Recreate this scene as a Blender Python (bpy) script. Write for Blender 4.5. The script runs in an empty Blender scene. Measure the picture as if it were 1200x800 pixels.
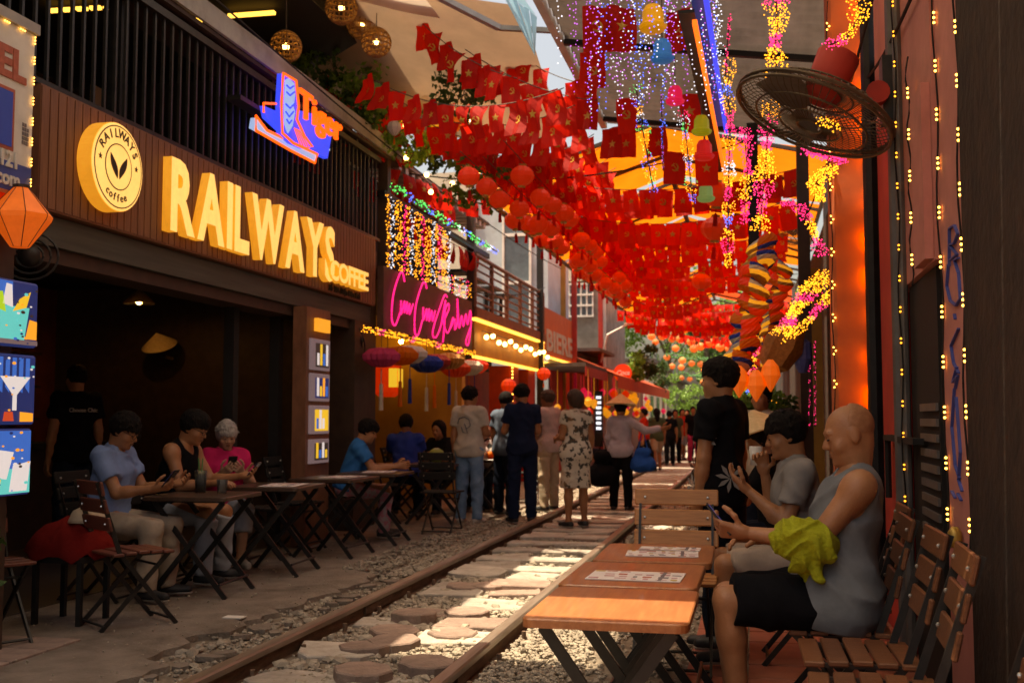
import bpy, bmesh, math, random
import numpy as np
from mathutils import Vector, Matrix, Euler
random.seed(7); np.random.seed(7)
S = bpy.context.scene
R = math.radians
# ------------------------------------------------------------------ camera
CAM = Vector((0.0, 0.0, 1.28)); FPX = 1280.0; YAW = R(12.55); PIT = R(3.98)
cam = bpy.data.cameras.new('camera'); camo = bpy.data.objects.new('camera', cam)
S.collection.objects.link(camo); camo.location = CAM
camo.rotation_euler = Euler((R(90) + PIT, 0, YAW))
cam.sensor_width = 36; cam.lens = 36 * FPX / 1200; cam.clip_start = .05; cam.clip_end = 2000
cam.dof.use_dof = True; cam.dof.focus_distance = 4.6; cam.dof.aperture_fstop = 4.5
S.camera = camo
# ------------------------------------------------------------------ sky, sun, exposure
SUNDIR = Vector((0.20, 0.08, -1.0)).normalized()
w = bpy.data.worlds.new('World'); S.world = w; w.use_nodes = True
nt = w.node_tree; bg = nt.nodes['Background']
sky = nt.nodes.new('ShaderNodeTexSky'); sky.sky_type = 'NISHITA'; sky.sun_disc = False
sky.sun_elevation = math.asin(-SUNDIR.z); sky.sun_rotation = math.atan2(-SUNDIR.x, -SUNDIR.y)
sky.air_density = 1.0; sky.dust_density = 7.0; sky.ozone_density = 1.0
nt.links.new(sky.outputs[0], bg.inputs[0]); bg.inputs[1].default_value = 0.15
sl = bpy.data.lights.new('sun', 'SUN'); sl.energy = 5.0; sl.angle = R(.5); sl.color = (1, .93, .82)
so = bpy.data.objects.new('sun', sl); S.collection.objects.link(so)
so.rotation_euler = SUNDIR.to_track_quat('-Z', 'Y').to_euler(); so.location = (0, 0, 30)
S.view_settings.view_transform = 'Standard'; S.view_settings.look = 'None'
S.view_settings.exposure = 1.02; S.view_settings.gamma = 1
S.view_settings.use_white_balance = True; S.view_settings.white_balance_temperature = 9000
S.render.engine = 'CYCLES'
S.cycles.use_denoising = True; S.cycles.max_bounces = 6; S.cycles.diffuse_bounces = 4
S.cycles.transparent_max_bounces = 8; S.cycles.sample_clamp_indirect = 4.0
S.cycles.caustics_reflective = False; S.cycles.caustics_refractive = False

# ------------------------------------------------------------------ pixel -> ray helpers (1200x800 photo pixels)
_f = Vector((-math.sin(YAW) * math.cos(PIT), math.cos(YAW) * math.cos(PIT), math.sin(PIT)))
_r = Vector((math.cos(YAW), math.sin(YAW), 0)); _u = _r.cross(_f)
def ray(u, v): return _f + _r * ((u - 600) / FPX) + _u * ((400 - v) / FPX)
def pX(u, v, X): d = ray(u, v); return CAM + d * ((X - CAM.x) / d.x)
def pY(u, v, Y): d = ray(u, v); return CAM + d * ((Y - CAM.y) / d.y)
def pZ(u, v, z=0.0): d = ray(u, v); return CAM + d * ((z - CAM.z) / d.z)

# ------------------------------------------------------------------ object helpers
ORG = {}
def link(o): S.collection.objects.link(o); return o
def tag(o, label=None, cat=None, group=None, kind=None):
    if label: o['label'] = label
    if cat: o['category'] = cat
    if group: o['group'] = group
    if kind: o['kind'] = kind
    return o
def thing(name, label, cat, loc=(0, 0, 0), group=None, rz=0):
    o = link(bpy.data.objects.new(name, None)); o.location = loc; o.rotation_euler = (0, 0, rz)
    o.empty_display_size = .1
    ORG[o.name] = Vector(loc); return tag(o, label, cat, group)
def copy_tree(o, parent=None):
    c = link(o.copy()); c.parent = parent
    for ch in o.children: copy_tree(ch, c)
    return c

class MB:
    def __init__(s): s.v = []; s.f = []; s.m = []; s.mi = 0
    def add(s, vs, fs, X=None):
        b = len(s.v)
        s.v += [tuple(X @ Vector(p)) for p in vs] if X is not None else [tuple(p) for p in vs]
        s.f += [tuple(i + b for i in f) for f in fs]; s.m += [s.mi] * len(fs); return s
    def box(s, c, d, X=None, b=0.0):
        hx, hy, hz = d[0] / 2, d[1] / 2, d[2] / 2; c = Vector(c)
        if b <= 0:
            vs = [c + Vector((x * hx, y * hy, z * hz)) for x in (-1, 1) for y in (-1, 1) for z in (-1, 1)]
            fs = [(0, 1, 3, 2), (4, 6, 7, 5), (0, 4, 5, 1), (2, 3, 7, 6), (0, 2, 6, 4), (1, 5, 7, 3)]
            return s.add(vs, fs, X)
        vs = []; ix = {}
        for sx in (-1, 1):
            for sy in (-1, 1):
                for sz in (-1, 1):
                    for ax in range(3):
                        p = [sx * hx, sy * hy, sz * hz]
                        for k in range(3):
                            if k != ax: p[k] -= b * (sx, sy, sz)[k]
                        ix[(sx, sy, sz, ax)] = len(vs); vs.append(c + Vector(p))
        fs = []
        def quad(q):
            a, b_, c_ = (Vector(vs[i]) for i in q[:3]); n = (b_ - a).cross(c_ - a)
            if n.dot(sum((Vector(vs[i]) for i in q), Vector()) / len(q) - c) < 0: q = q[::-1]
            fs.append(tuple(q))
        sg = (-1, 1)
        for t in sg:
            quad([ix[(t, a, b_, 0)] for a, b_ in ((-1, -1), (1, -1), (1, 1), (-1, 1))])
            quad([ix[(a, t, b_, 1)] for a, b_ in ((-1, -1), (1, -1), (1, 1), (-1, 1))])
            quad([ix[(a, b_, t, 2)] for a, b_ in ((-1, -1), (1, -1), (1, 1), (-1, 1))])
        for a in sg:
            for b_ in sg:
                quad([ix[(a, b_, -1, 0)], ix[(a, b_, 1, 0)], ix[(a, b_, 1, 1)], ix[(a, b_, -1, 1)]])
                quad([ix[(a, -1, b_, 0)], ix[(a, 1, b_, 0)], ix[(a, 1, b_, 2)], ix[(a, -1, b_, 2)]])
                quad([ix[(-1, a, b_, 1)], ix[(1, a, b_, 1)], ix[(1, a, b_, 2)], ix[(-1, a, b_, 2)]])
                for c_ in sg: quad([ix[(a, b_, c_, k)] for k in range(3)])
        return s.add(vs, fs, X)
    def bar(s, p0, p1, w, d=None, up=(0, 0, 1)):
        p0 = Vector(p0); p1 = Vector(p1); d = d or w; z = (p1 - p0); L = z.length; z = z / L
        x = Vector(up).cross(z)
        if x.length < 1e-4: x = Vector((1, 0, 0)).cross(z)
        if x.length < 1e-4: x = Vector((0, 1, 0)).cross(z)
        x.normalize(); y = z.cross(x)
        X = Matrix((x, y, z)).transposed().to_4x4(); X.translation = (p0 + p1) / 2
        return s.box((0, 0, 0), (w, d, L), X)
    def tube(s, pts, r, n=6, cap=True, closed=False):
        P = [Vector(p) for p in pts]; m = len(P); rs = r if isinstance(r, (list, tuple)) else [r] * m
        vs = []; up = Vector((0, 0, 1))
        for i, p in enumerate(P):
            if closed: t = P[(i + 1) % m] - P[i - 1]
            else: t = P[min(i + 1, m - 1)] - P[max(i - 1, 0)]
            t.normalize(); a = up.cross(t)
            if a.length < .05: a = Vector((1, 0, 0)).cross(t)
            a.normalize(); b = t.cross(a)
            vs += [p + (a * math.cos(2 * math.pi * k / n) + b * math.sin(2 * math.pi * k / n)) * rs[i] for k in range(n)]
        fs = []
        for i in range(m if closed else m - 1):
            j = (i + 1) % m
            for k in range(n): fs.append((i * n + k, i * n + (k + 1) % n, j * n + (k + 1) % n, j * n + k))
        if cap and not closed: fs += [tuple(range(n))[::-1], tuple((m - 1) * n + k for k in range(n))]
        return s.add(vs, fs)
    def lathe(s, prof, n=16, X=None, rib=0, ribn=0):
        vs = []; m = len(prof)
        for r, z in prof:
            for k in range(n):
                a = 2 * math.pi * k / n; rr = r * (1 - rib * (k % 2)) if rib else r
                vs.append((rr * math.cos(a), rr * math.sin(a), z))
        fs = [(i * n + k, i * n + (k + 1) % n, (i + 1) * n + (k + 1) % n, (i + 1) * n + k) for i in range(m - 1) for k in range(n)]
        fs += [tuple(range(n))[::-1], tuple((m - 1) * n + k for k in range(n))]
        return s.add(vs, fs, X)
    def ball(s, c, r, n=8, m=5, sc=(1, 1, 1)):
        prof = [(math.sin(math.pi * (i + .0) / m) * r if 0 < i < m else r * .02, -math.cos(math.pi * i / m) * r) for i in range(m + 1)]
        X = Matrix.Translation(Vector(c)) @ Matrix.Diagonal((*sc, 1)); return s.lathe(prof, n, X)
    def octa(s, c, r):
        x, y, z = c
        return s.add([(x + r, y, z), (x - r, y, z), (x, y + r, z), (x, y - r, z), (x, y, z + r), (x, y, z - r)],
                     [(0, 2, 4), (2, 1, 4), (1, 3, 4), (3, 0, 4), (2, 0, 5), (1, 2, 5), (3, 1, 5), (0, 3, 5)])
    def bead(s, c, r):
        x, y, z = c; a = r * .5257; b = r * .8507
        return s.add([(x - a, y + b, z), (x + a, y + b, z), (x - a, y - b, z), (x + a, y - b, z), (x, y - a, z + b), (x, y + a, z + b), (x, y - a, z - b), (x, y + a, z - b), (x + b, y, z - a), (x + b, y, z + a), (x - b, y, z - a), (x - b, y, z + a)],
                     [(0, 11, 5), (0, 5, 1), (0, 1, 7), (0, 7, 10), (0, 10, 11), (1, 5, 9), (5, 11, 4), (11, 10, 2), (10, 7, 6), (7, 1, 8), (3, 9, 4), (3, 4, 2), (3, 2, 6), (3, 6, 8), (3, 8, 9), (4, 9, 5), (2, 4, 11), (6, 2, 10), (8, 6, 7), (9, 8, 1)])
    def prism(s, poly, h, X=None):  # polygon in xy, extruded z 0..h
        n = len(poly)
        vs = [(x, y, 0) for x, y in poly] + [(x, y, h) for x, y in poly]
        fs = [tuple(range(n))[::-1], tuple(range(n, 2 * n))] + [(i, (i + 1) % n, n + (i + 1) % n, n + i) for i in range(n)]
        return s.add(vs, fs, X)
    def quad(s, a, b, c, d): return s.add([a, b, c, d], [(0, 1, 2, 3)])
    def mesh(s, name, mats, smooth=False, off=None):
        me = bpy.data.meshes.new(name)
        V = s.v if off is None else [(p[0] - off.x, p[1] - off.y, p[2] - off.z) for p in s.v]
        me.from_pydata(V, [], s.f)
        for m in (mats if isinstance(mats, (list, tuple)) else [mats]): me.materials.append(m)
        me.polygons.foreach_set('material_index', s.m)
        if smooth: me.polygons.foreach_set('use_smooth', [True] * len(s.f))
        me.update(); return me
    def build(s, name, mats, parent=None, smooth=False):
        off = ORG.get(parent.name) if parent else None
        o = link(bpy.data.objects.new(name, s.mesh(name, mats, smooth, off)))
        if name in ('light_beads', 'light_strand', 'guard_wires'): o['kind'] = 'stuff'
        if parent: o.parent = parent; ORG[o.name] = off if off is not None else Vector()
        return o
def wbox(name, mat, parent, lo, hi, b=0.0):
    m = MB(); m.box([(a + c) / 2 for a, c in zip(lo, hi)], [abs(c - a) for a, c in zip(lo, hi)], None, b)
    return m.build(name, mat, parent)
def meshobj(name, me, parent=None, X=None):
    o = link(bpy.data.objects.new(name, me))
    if parent: o.parent = parent
    if X is not None: o.matrix_local = X
    return o
def frame(o, x, y):   # matrix from origin, x axis, y axis
    x = Vector(x).normalized(); y = Vector(y).normalized(); z = x.cross(y)
    X = Matrix((x, y, z)).transposed().to_4x4(); X.translation = Vector(o); return X
_tc = {}
def text_mesh(txt, size=1, ext=.0, bold=0.0, mat=None, align='LEFT', shear=0, bev=0):
    cu = bpy.data.curves.new('text', 'FONT'); cu.body = txt; cu.size = size; cu.extrude = ext
    cu.offset = bold; cu.align_x = align; cu.resolution_u = 3; cu.shear = shear; cu.bevel_depth = bev
    o = bpy.data.objects.new('text', cu); link(o)
    dg = bpy.context.evaluated_depsgraph_get(); me = bpy.data.meshes.new_from_object(o.evaluated_get(dg))
    bpy.data.objects.remove(o); bpy.data.curves.remove(cu)
    me.materials.clear()
    if mat: me.materials.append(mat)
    return me

# ------------------------------------------------------------------ materials
M = {}
def mk(name, c1, c2=None, rough=.6, scale=6, bump=0, bscale=None, metal=0, spec=.4, stretch=(1, 1, 1), rvar=0, trans=0,
       emis=None, es=0, samp=None, detail=4, ramp=(.35, .65), dirt=0, dirtc=(.05, .04, .03), coat=0):
    m = bpy.data.materials.new(name); m.use_nodes = True; M[name] = m
    n = m.node_tree.nodes; L = m.node_tree.links; bs = n['Principled BSDF']; out = n['Material Output']
    bs.inputs['Roughness'].default_value = rough; bs.inputs['Metallic'].default_value = metal
    bs.inputs['Specular IOR Level'].default_value = spec; bs.inputs['Coat Weight'].default_value = coat
    tc = n.new('ShaderNodeTexCoord'); mp = n.new('ShaderNodeMapping'); mp.inputs['Scale'].default_value = stretch
    L.new(tc.outputs['Object'], mp.inputs[0])
    c2 = c2 or tuple(x * .72 for x in c1)
    no = n.new('ShaderNodeTexNoise'); no.inputs['Scale'].default_value = scale; no.inputs['Detail'].default_value = detail
    no.inputs['Roughness'].default_value = .62
    L.new(mp.outputs[0], no.inputs['Vector'])
    cr = n.new('ShaderNodeValToRGB'); cr.color_ramp.elements[0].position = ramp[0]; cr.color_ramp.elements[1].position = ramp[1]
    cr.color_ramp.elements[0].color = (*c2, 1); cr.color_ramp.elements[1].color = (*c1, 1)
    L.new(no.outputs['Fac'], cr.inputs[0]); col = cr.outputs[0]
    if rvar:
        oi = n.new('ShaderNodeObjectInfo'); hs = n.new('ShaderNodeHueSaturation')
        mr = n.new('ShaderNodeMapRange'); mr.inputs['To Min'].default_value = 1 - rvar; mr.inputs['To Max'].default_value = 1 + rvar
        L.new(oi.outputs['Random'], mr.inputs[0]); L.new(mr.outputs[0], hs.inputs['Value']); L.new(col, hs.inputs['Color']); col = hs.outputs[0]
    if dirt:
        n2 = n.new('ShaderNodeTexNoise'); n2.inputs['Scale'].default_value = 1.7; n2.inputs['Detail'].default_value = 6
        n2.inputs['Roughness'].default_value = .7; L.new(tc.outputs['Object'], n2.inputs['Vector'])
        r2 = n.new('ShaderNodeMapRange'); r2.inputs['From Min'].default_value = .5; r2.inputs['From Max'].default_value = .72; r2.inputs['To Max'].default_value = dirt
        L.new(n2.outputs['Fac'], r2.inputs[0]); mx = n.new('ShaderNodeMix'); mx.data_type = 'RGBA'
        L.new(r2.outputs[0], mx.inputs[0]); L.new(col, mx.inputs[6]); mx.inputs[7].default_value = (*dirtc, 1); col = mx.outputs[2]
    L.new(col, bs.inputs['Base Color'])
    if bump:
        nb = n.new('ShaderNodeTexNoise'); nb.inputs['Scale'].default_value = bscale or scale * 4; nb.inputs['Detail'].default_value = 5
        L.new(mp.outputs[0], nb.inputs['Vector']); bp = n.new('ShaderNodeBump'); bp.inputs['Strength'].default_value = bump
        bp.inputs['Distance'].default_value = .02; L.new(nb.outputs['Fac'], bp.inputs['Height']); L.new(bp.outputs[0], bs.inputs['Normal'])
    if emis:
        bs.inputs['Emission Color'].default_value = (*emis, 1); bs.inputs['Emission Strength'].default_value = es
        if samp: m.cycles.emission_sampling = samp
    if trans:
        tr = n.new('ShaderNodeBsdfTranslucent'); L.new(col, tr.inputs[0]); ms = n.new('ShaderNodeMixShader')
        ms.inputs[0].default_value = trans; L.new(bs.outputs[0], ms.inputs[1]); L.new(tr.outputs[0], ms.inputs[2]); L.new(ms.outputs[0], out.inputs[0])
    return m
def glow(name, c, s, samp='NONE', base=None):
    return mk(name, base or tuple(x * .6 for x in c), rough=.5, emis=c, es=s, samp=samp)
# ------------------------------------------------------------------ material library
mk('dirt', (.24, .195, .15), (.13, .10, .076), rough=.95, scale=5, bump=.6, bscale=30, dirt=.6)
mk('concrete', (.25, .205, .17), (.15, .12, .098), rough=.92, scale=5, bump=.6, bscale=55, dirt=.9, dirtc=(.075, .056, .042), detail=9, ramp=(.3, .7))
mk('slab', (.46, .41, .36), (.30, .26, .225), rough=.9, scale=7, bump=.4, bscale=40, rvar=.22, dirt=.5, dirtc=(.12, .095, .075))
mk('redslab', (.33, .23, .19), (.21, .15, .125), rough=.9, scale=8, bump=.4, bscale=50, rvar=.15, dirt=.4)
mk('gravel', (.42, .36, .29), (.2, .165, .13), rough=.9, scale=14, bump=.2, ramp=(.3, .7))
mk('rail_rust', (.20, .125, .085), (.11, .066, .045), rough=.8, scale=20, bump=.25, metal=.15, stretch=(1, .25, 1))
mk('rail_head', (.36, .30, .25), (.22, .17, .135), rough=.42, scale=16, metal=.65, stretch=(1, .08, 1))
mk('redtile', (.36, .115, .075), (.25, .078, .052), rough=.6, scale=5, rvar=.15, bump=.1, dirt=.4)
mk('fascia_wood', (.27, .115, .062), (.17, .07, .038), rough=.5, scale=9, stretch=(1, 7, .35), bump=.15)
mk('dark_metal', (.018, .018, .02), (.01, .01, .011), rough=.5, scale=10, metal=.3)
mk('bronze', (.13, .095, .065), (.09, .065, .045), rough=.45, metal=.4)
mk('black_paint', (.022, .02, .019), (.012, .011, .011), rough=.45, scale=20, rvar=.1)
mk('grey_flash', (.40, .38, .36), (.31, .29, .28), rough=.6, scale=4, dirt=.4)
mk('shutter_green', (.09, .09, .072), (.06, .06, .05), rough=.6, scale=4, stretch=(1, .3, 8))
mk('dark_red_wall', (.22, .055, .035), (.15, .036, .024), rough=.7, scale=6)
mk('dark_brown', (.062, .034, .022), (.04, .022, .015), rough=.6, scale=8)
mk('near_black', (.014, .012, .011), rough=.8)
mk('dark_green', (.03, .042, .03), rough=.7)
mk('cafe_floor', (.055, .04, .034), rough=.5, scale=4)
mk('yellow_wall', (.52, .31, .08), (.42, .24, .06), rough=.8, scale=3, dirt=.35, dirtc=(.25, .14, .05))
mk('amber_panel', (.46, .23, .045), (.36, .17, .035), rough=.6, scale=3)
mk('brown_panel', (.13, .065, .045), (.09, .045, .032), rough=.55, scale=7)
mk('red_paint', (.42, .03, .02), (.30, .02, .015), rough=.6, scale=5, dirt=.3)
mk('rail_brown', (.24, .10, .055), (.17, .07, .04), rough=.55)
mk('pale_blue', (.46, .53, .58), (.38, .44, .49), rough=.85, scale=2.5, dirt=.5, dirtc=(.28, .29, .28))
mk('cream_wall', (.58, .53, .42), (.48, .43, .35), rough=.85, scale=2.5, dirt=.5, dirtc=(.3, .27, .22))
mk('grey_wall', (.30, .285, .25), (.19, .18, .155), rough=.9, scale=2, dirt=.8, dirtc=(.12, .11, .09))
mk('window_glass', (.12, .15, .17), rough=.12, spec=.6)
mk('white_paint', (.72, .70, .66), (.62, .6, .56), rough=.7, dirt=.4, dirtc=(.4, .37, .33))
mk('pink_wall', (.62, .25, .21), (.53, .20, .17), rough=.75, scale=3, bump=.15, dirt=.6, dirtc=(.33, .15, .12))
mk('orange_wall', (.62, .16, .06), (.54, .13, .05), rough=.75, scale=3, bump=.1, dirt=.3, dirtc=(.3, .08, .04))
mk('red_wall', (.52, .05, .04), (.42, .04, .032), rough=.7, scale=3)
mk('soot_wall', (.04, .019, .010), (.02, .010, .006), rough=.9, scale=5, bump=.5, bscale=18, dirt=.7, dirtc=(.02, .016, .014))
mk('grey_pipe', (.17, .155, .145), rough=.5, metal=.3)
mk('corrugated', (.22, .18, .16), (.15, .125, .11), rough=.65, scale=5, stretch=(1, .2, 1), dirt=.5, trans=.12)
mk('fibreglass', (.56, .50, .40), (.46, .41, .33), rough=.6, scale=5, stretch=(1, .2, 1), dirt=.5, dirtc=(.3, .25, .18), trans=.36)  # for the unseen roof sheets, translucent so daylight reaches tables and right wall
mk('tarp_beige', (.46, .31, .205), (.39, .265, .175), rough=.8, scale=3, trans=.15, dirt=.4, dirtc=(.32, .22, .15), bump=.3, bscale=2)
mk('tarp_pale', (.72, .62, .50), (.66, .56, .45), rough=.8, scale=3, trans=.2)  # for the added awnings, pale and translucent to pass soft light
mk('tarp_orange', (.80, .21, .018), (.72, .17, .014), rough=.7, scale=2, trans=.36)
mk('tarp_red', (.72, .10, .03), (.6, .075, .025), rough=.7, scale=2, trans=.35)
mk('flag_red', (.74, .022, .014), (.64, .016, .011), rough=.7, scale=3, trans=.6, rvar=.25)
mk('flag_yellow', (.80, .52, .10), rough=.6, trans=.4)
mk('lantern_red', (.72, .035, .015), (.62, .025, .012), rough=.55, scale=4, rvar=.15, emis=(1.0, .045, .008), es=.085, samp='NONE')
mk('sky_cloth', (.33, .58, .72), (.28, .5, .64), rough=.8, trans=.3)
mk('lantern_orange', (.9, .42, .18), (.88, .34, .12), rough=.55, trans=.6, rvar=.15)
mk('gold_trim', (.55, .35, .08), rough=.4, metal=.4)
mk('cord', (.10, .08, .06), rough=.8)
mk('table_wood', (.40, .155, .062), (.30, .105, .042), rough=.38, scale=7, stretch=(9, .7, 9), coat=.15, detail=6, dirt=.4, dirtc=(.20, .075, .03), bump=.05, bscale=60)
mk('table_dark', (.085, .05, .036), (.05, .03, .022), rough=.35, scale=7, stretch=(9, .7, 9))
mk('slat_wood', (.175, .066, .03), (.11, .04, .018), rough=.42, scale=6, stretch=(14, 1.2, 14), rvar=.18, bump=.12, detail=6)
mk('slat_light', (.50, .22, .08), (.38, .155, .055), rough=.45, scale=6, stretch=(1.2, 14, 14), rvar=.12)
mk('slat_dark', (.16, .045, .028), (.10, .03, .02), rough=.5, scale=6, stretch=(14, 1.2, 14), rvar=.15)
mk('bolt', (.6, .58, .54), rough=.3, metal=.9)
mk('paper', (.78, .73, .72), (.70, .64, .63), rough=.6, scale=30)
mk('ink_dark', (.20, .18, .20), rough=.6); mk('ink_red', (.5, .13, .08), rough=.6); mk('ink_yellow', (.6, .42, .12), rough=.6)
mk('ink_blue', (.06, .09, .35), rough=.6); mk('ink_pink', (.6, .32, .34), rough=.6); mk('ink_green', (.10, .30, .10), rough=.6)
mk('leaf', (.20, .36, .06), (.11, .22, .035), rough=.55, scale=2, rvar=.25, trans=.35)
mk('leaf_dark', (.06, .13, .028), (.035, .08, .018), rough=.55, scale=1.5, trans=.3)
mk('bark', (.11, .08, .055), rough=.9, scale=12, bump=.5)
mk('terracotta', (.30, .11, .06), rough=.8)
mk('rattan', (.38, .20, .06), (.24, .12, .035), rough=.7, scale=30)
mk('straw', (.66, .50, .28), (.54, .39, .20), rough=.75, scale=25, stretch=(1, 1, 3))
mk('tile_roof', (.10, .08, .075), rough=.8, scale=6)
mk('awning_red', (.60, .10, .035), (.52, .08, .028), rough=.7, trans=.35)
mk('green_garland', (.07, .22, .07), rough=.7)
mk('clear_glass', (.75, .78, .78), rough=.08, spec=.6)
mk('drink_yellow', (.62, .55, .22), rough=.3)
mk('coconut', (.30, .34, .07), rough=.6)
mk('phone', (.012, .012, .014), rough=.2)
mk('towel', (.36, .38, .02), (.27, .28, .014), rough=.9, scale=12, bump=.5, bscale=60)
# lit things
glow('sign_face', (1.0, .57, .17), .52, 'AUTO', (.8, .6, .3)); glow('sign_side', (1.0, .40, .04), .30, 'AUTO', (.8, .5, .1))
glow('led_warm', (1.0, .50, .09), 5); glow('led_lamp', (1.0, .26, .015), 110, 'AUTO'); glow('led_yellow', (1.0, .38, .035), 1.5)
glow('led_pink', (1.0, .03, .22), 1.3); glow('led_white', (.62, .72, 1.0), 1.0); glow('led_blue', (.05, .14, 1.0), 1.3)
glow('led_green', (.04, .8, .18), .9); glow('led_violet', (.5, .12, .85), .9); glow('led_amber', (1.0, .36, .04), 1.8)
glow('strip_warm', (1.0, .55, .10), 1.5, 'AUTO'); glow('neon_pink', (1.0, .015, .24), .95, 'AUTO'); glow('neon_orange', (1.0, .10, .012), .95, 'AUTO')
glow('neon_blue', (.015, .05, .85), .7, 'AUTO'); glow('neon_ice', (.30, .50, 1.0), .42, 'AUTO'); glow('neon_orange_line', (1.0, .16, .02), .8, 'AUTO')
glow('pendant_bulb', (1.0, .5, .15), 60, 'AUTO'); glow('bulb', (1.0, .60, .20), 9, 'AUTO'); glow('shop_bulb', (1.0, .50, .12), 85, 'AUTO'); glow('lantern_lit', (1.0, .045, .008), .17, 'AUTO', (.7, .05, .02))
glow('lantern_warm', (1.0, .13, .015), .2, 'AUTO', (.8, .25, .05)); glow('lamp_yellow', (1.0, .40, .03), .26, 'AUTO', (.8, .5, .08))
glow('bell_yellow', (1.0, .40, .01), .14, 'AUTO', (.7, .4, .02)); glow('bell_blue', (.01, .20, .7), .13, 'AUTO', (.02, .2, .55))
glow('bell_pink', (1.0, .015, .12), .2, 'AUTO', (.7, .02, .1)); glow('bell_green', (.48, .50, .02), .12, 'AUTO', (.35, .4, .03))
glow('bell_red', (.9, .02, .02), .14, 'AUTO', (.6, .02, .02)); glow('bell_sage', (.25, .45, .15), .15, 'AUTO', (.25, .4, .15))
for nm, c, s in (('scr_blue', (.03, .16, .75), .7), ('scr_navy', (.02, .04, .22), .5), ('scr_cyan', (.08, .62, .70), .8), ('scr_lime', (.45, .75, .05), .7),
                 ('scr_yellow', (.95, .62, .06), .7), ('scr_white', (.75, .75, .9), .75), ('scr_red', (.8, .10, .04), .55), ('scr_mauve', (.40, .30, .38), .28),
                 ('scr_dark', (.10, .07, .07), .25), ('scr_orange', (1.0, .42, .05), .8)):
    glow(nm, c, s * .55, 'AUTO', tuple(x * .3 for x in c))
def fabric(nm, c, c2=None, **k): return mk(nm, c, c2 or tuple(x * .8 for x in c), rough=.9, scale=9, bump=.25, bscale=14, spec=.06, **k)
fabric('jacket_red', (.20, .014, .012)); fabric('cl_blue', (.20, .29, .52)); fabric('cl_black', (.008, .008, .010)); fabric('cl_pink', (.62, .025, .13)); fabric('cl_jeans', (.12, .22, .38), (.20, .32, .48))
fabric('cl_palejeans', (.36, .40, .46)); fabric('cl_khaki', (.42, .34, .27)); fabric('cl_navy', (.014, .022, .055)); fabric('cl_white', (.56, .51, .45))
fabric('cl_rose', (.52, .42, .42)); fabric('cl_beige', (.48, .38, .28)); fabric('cl_lav', (.46, .43, .50)); fabric('cl_grey', (.27, .25, .24))
fabric('cl_tank', (.19, .20, .215)); fabric('cl_red', (.5, .03, .02)); fabric('cl_royal', (.03, .06, .34)); fabric('cl_green', (.08, .11, .06)); fabric('cl_slate', (.10, .13, .18))
fabric('cl_ocean', (.03, .17, .46)); fabric('cl_magenta', (.55, .06, .16)); fabric('cl_shorts', (.40, .31, .25)); fabric('bag_blue', (.02, .10, .42)); fabric('cl_midnight', (.010, .014, .026))
mk('cl_floral', (.60, .55, .47), (.05, .05, .045), rough=.9, scale=15, detail=2, ramp=(.43, .47), dirt=.9, dirtc=(.52, .25, .08))
mk('cl_paisley', (.52, .20, .27), (.42, .38, .42), rough=.9, scale=22, detail=2, ramp=(.46, .54))
mk('cl_palm', (.012, .012, .014), (.40, .36, .32), rough=.9, scale=9, detail=1, ramp=(.36, .39))
mk('skin', (.42, .19, .095), (.31, .13, .06), rough=.46, scale=9, spec=.4, bump=.12, bscale=110, detail=8, ramp=(.3, .7))
mk('stubble', (.38, .175, .09), (.29, .125, .06), rough=.55, scale=40, spec=.3, bump=.1, bscale=200)
mk('skin_dark', (.24, .105, .055), (.19, .085, .044), rough=.5, scale=5, spec=.35)
mk('skin_light', (.45, .26, .17), (.40, .22, .14), rough=.5, scale=5, spec=.35)
mk('hair_black', (.012, .009, .008), (.006, .005, .005), rough=.75, spec=.12, scale=30, bump=.7, bscale=90, stretch=(1, 1, .3))
mk('hair_grey', (.46, .43, .40), (.25, .23, .22), rough=.6, scale=30, bump=.7, bscale=90, stretch=(1, 1, .3))
mk('hair_brown', (.06, .03, .018), (.03, .016, .01), rough=.55, scale=30, bump=.7, bscale=90)
mk('shoe_black', (.02, .02, .022), rough=.6); mk('shoe_sole', (.45, .40, .35), rough=.8); mk('shoe_white', (.5, .46, .42), rough=.7)

# ------------------------------------------------------------------ lettering meshes (made first, while the scene is small)
TX = {}
for ch in 'RAILWYS': TX[ch] = text_mesh(ch, 1.0, .12, .035, None, 'LEFT')
for ch in 'COFE': TX['s' + ch] = text_mesh(ch, 1.0, .1, .03, None, 'LEFT')
for ch in 'RAILWYScofe': TX['d' + ch] = text_mesh(ch, 1.0, .02, .015, None, 'CENTER')
TX['tiger'] = text_mesh('Tiger', 1.0, .03, .012, None, 'LEFT')
TX['hotel'] = text_mesh('HOTEL', 1.0, .004, .04, None, 'RIGHT'); TX['num'] = text_mesh('2121', 1.0, .004, .03, None, 'RIGHT'); TX['com'] = text_mesh('.com', 1.0, .004, .03, None, 'RIGHT')
TX['addr'] = text_mesh('Số 10A Điện Biên Phủ', 1.0, .005, .03, None, 'LEFT')
TX['huda'] = text_mesh('HUDA', 1.0, .004, .03, None, 'CENTER'); TX['back'] = text_mesh('Choose Chic', 1.0, .004, .01, None, 'CENTER')
TX['biere'] = text_mesh('BIERE', 1.0, .004, .03, None, 'CENTER'); TX['coca'] = text_mesh('Coca', 1.0, .01, .02, None, 'CENTER', .3)
TX['bar'] = text_mesh('BEER', 1.0, .02, .03, None, 'CENTER')
def put_text(key, mat, parent, X, name='lettering'):
    me = TX[key]
    if not me.materials: me.materials.append(mat)
    elif me.materials[0] != mat: me = me.copy(); me.materials[0] = mat
    o = link(bpy.data.objects.new(name, me)); o.parent = parent
    if parent and ORG.get(parent.name) is not None: X = Matrix.Translation(-ORG[parent.name]) @ X
    o.matrix_local = X; return o
def twidth(key): me = TX[key]; xs = [v.co.x for v in me.vertices]; return min(xs), max(xs)

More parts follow.
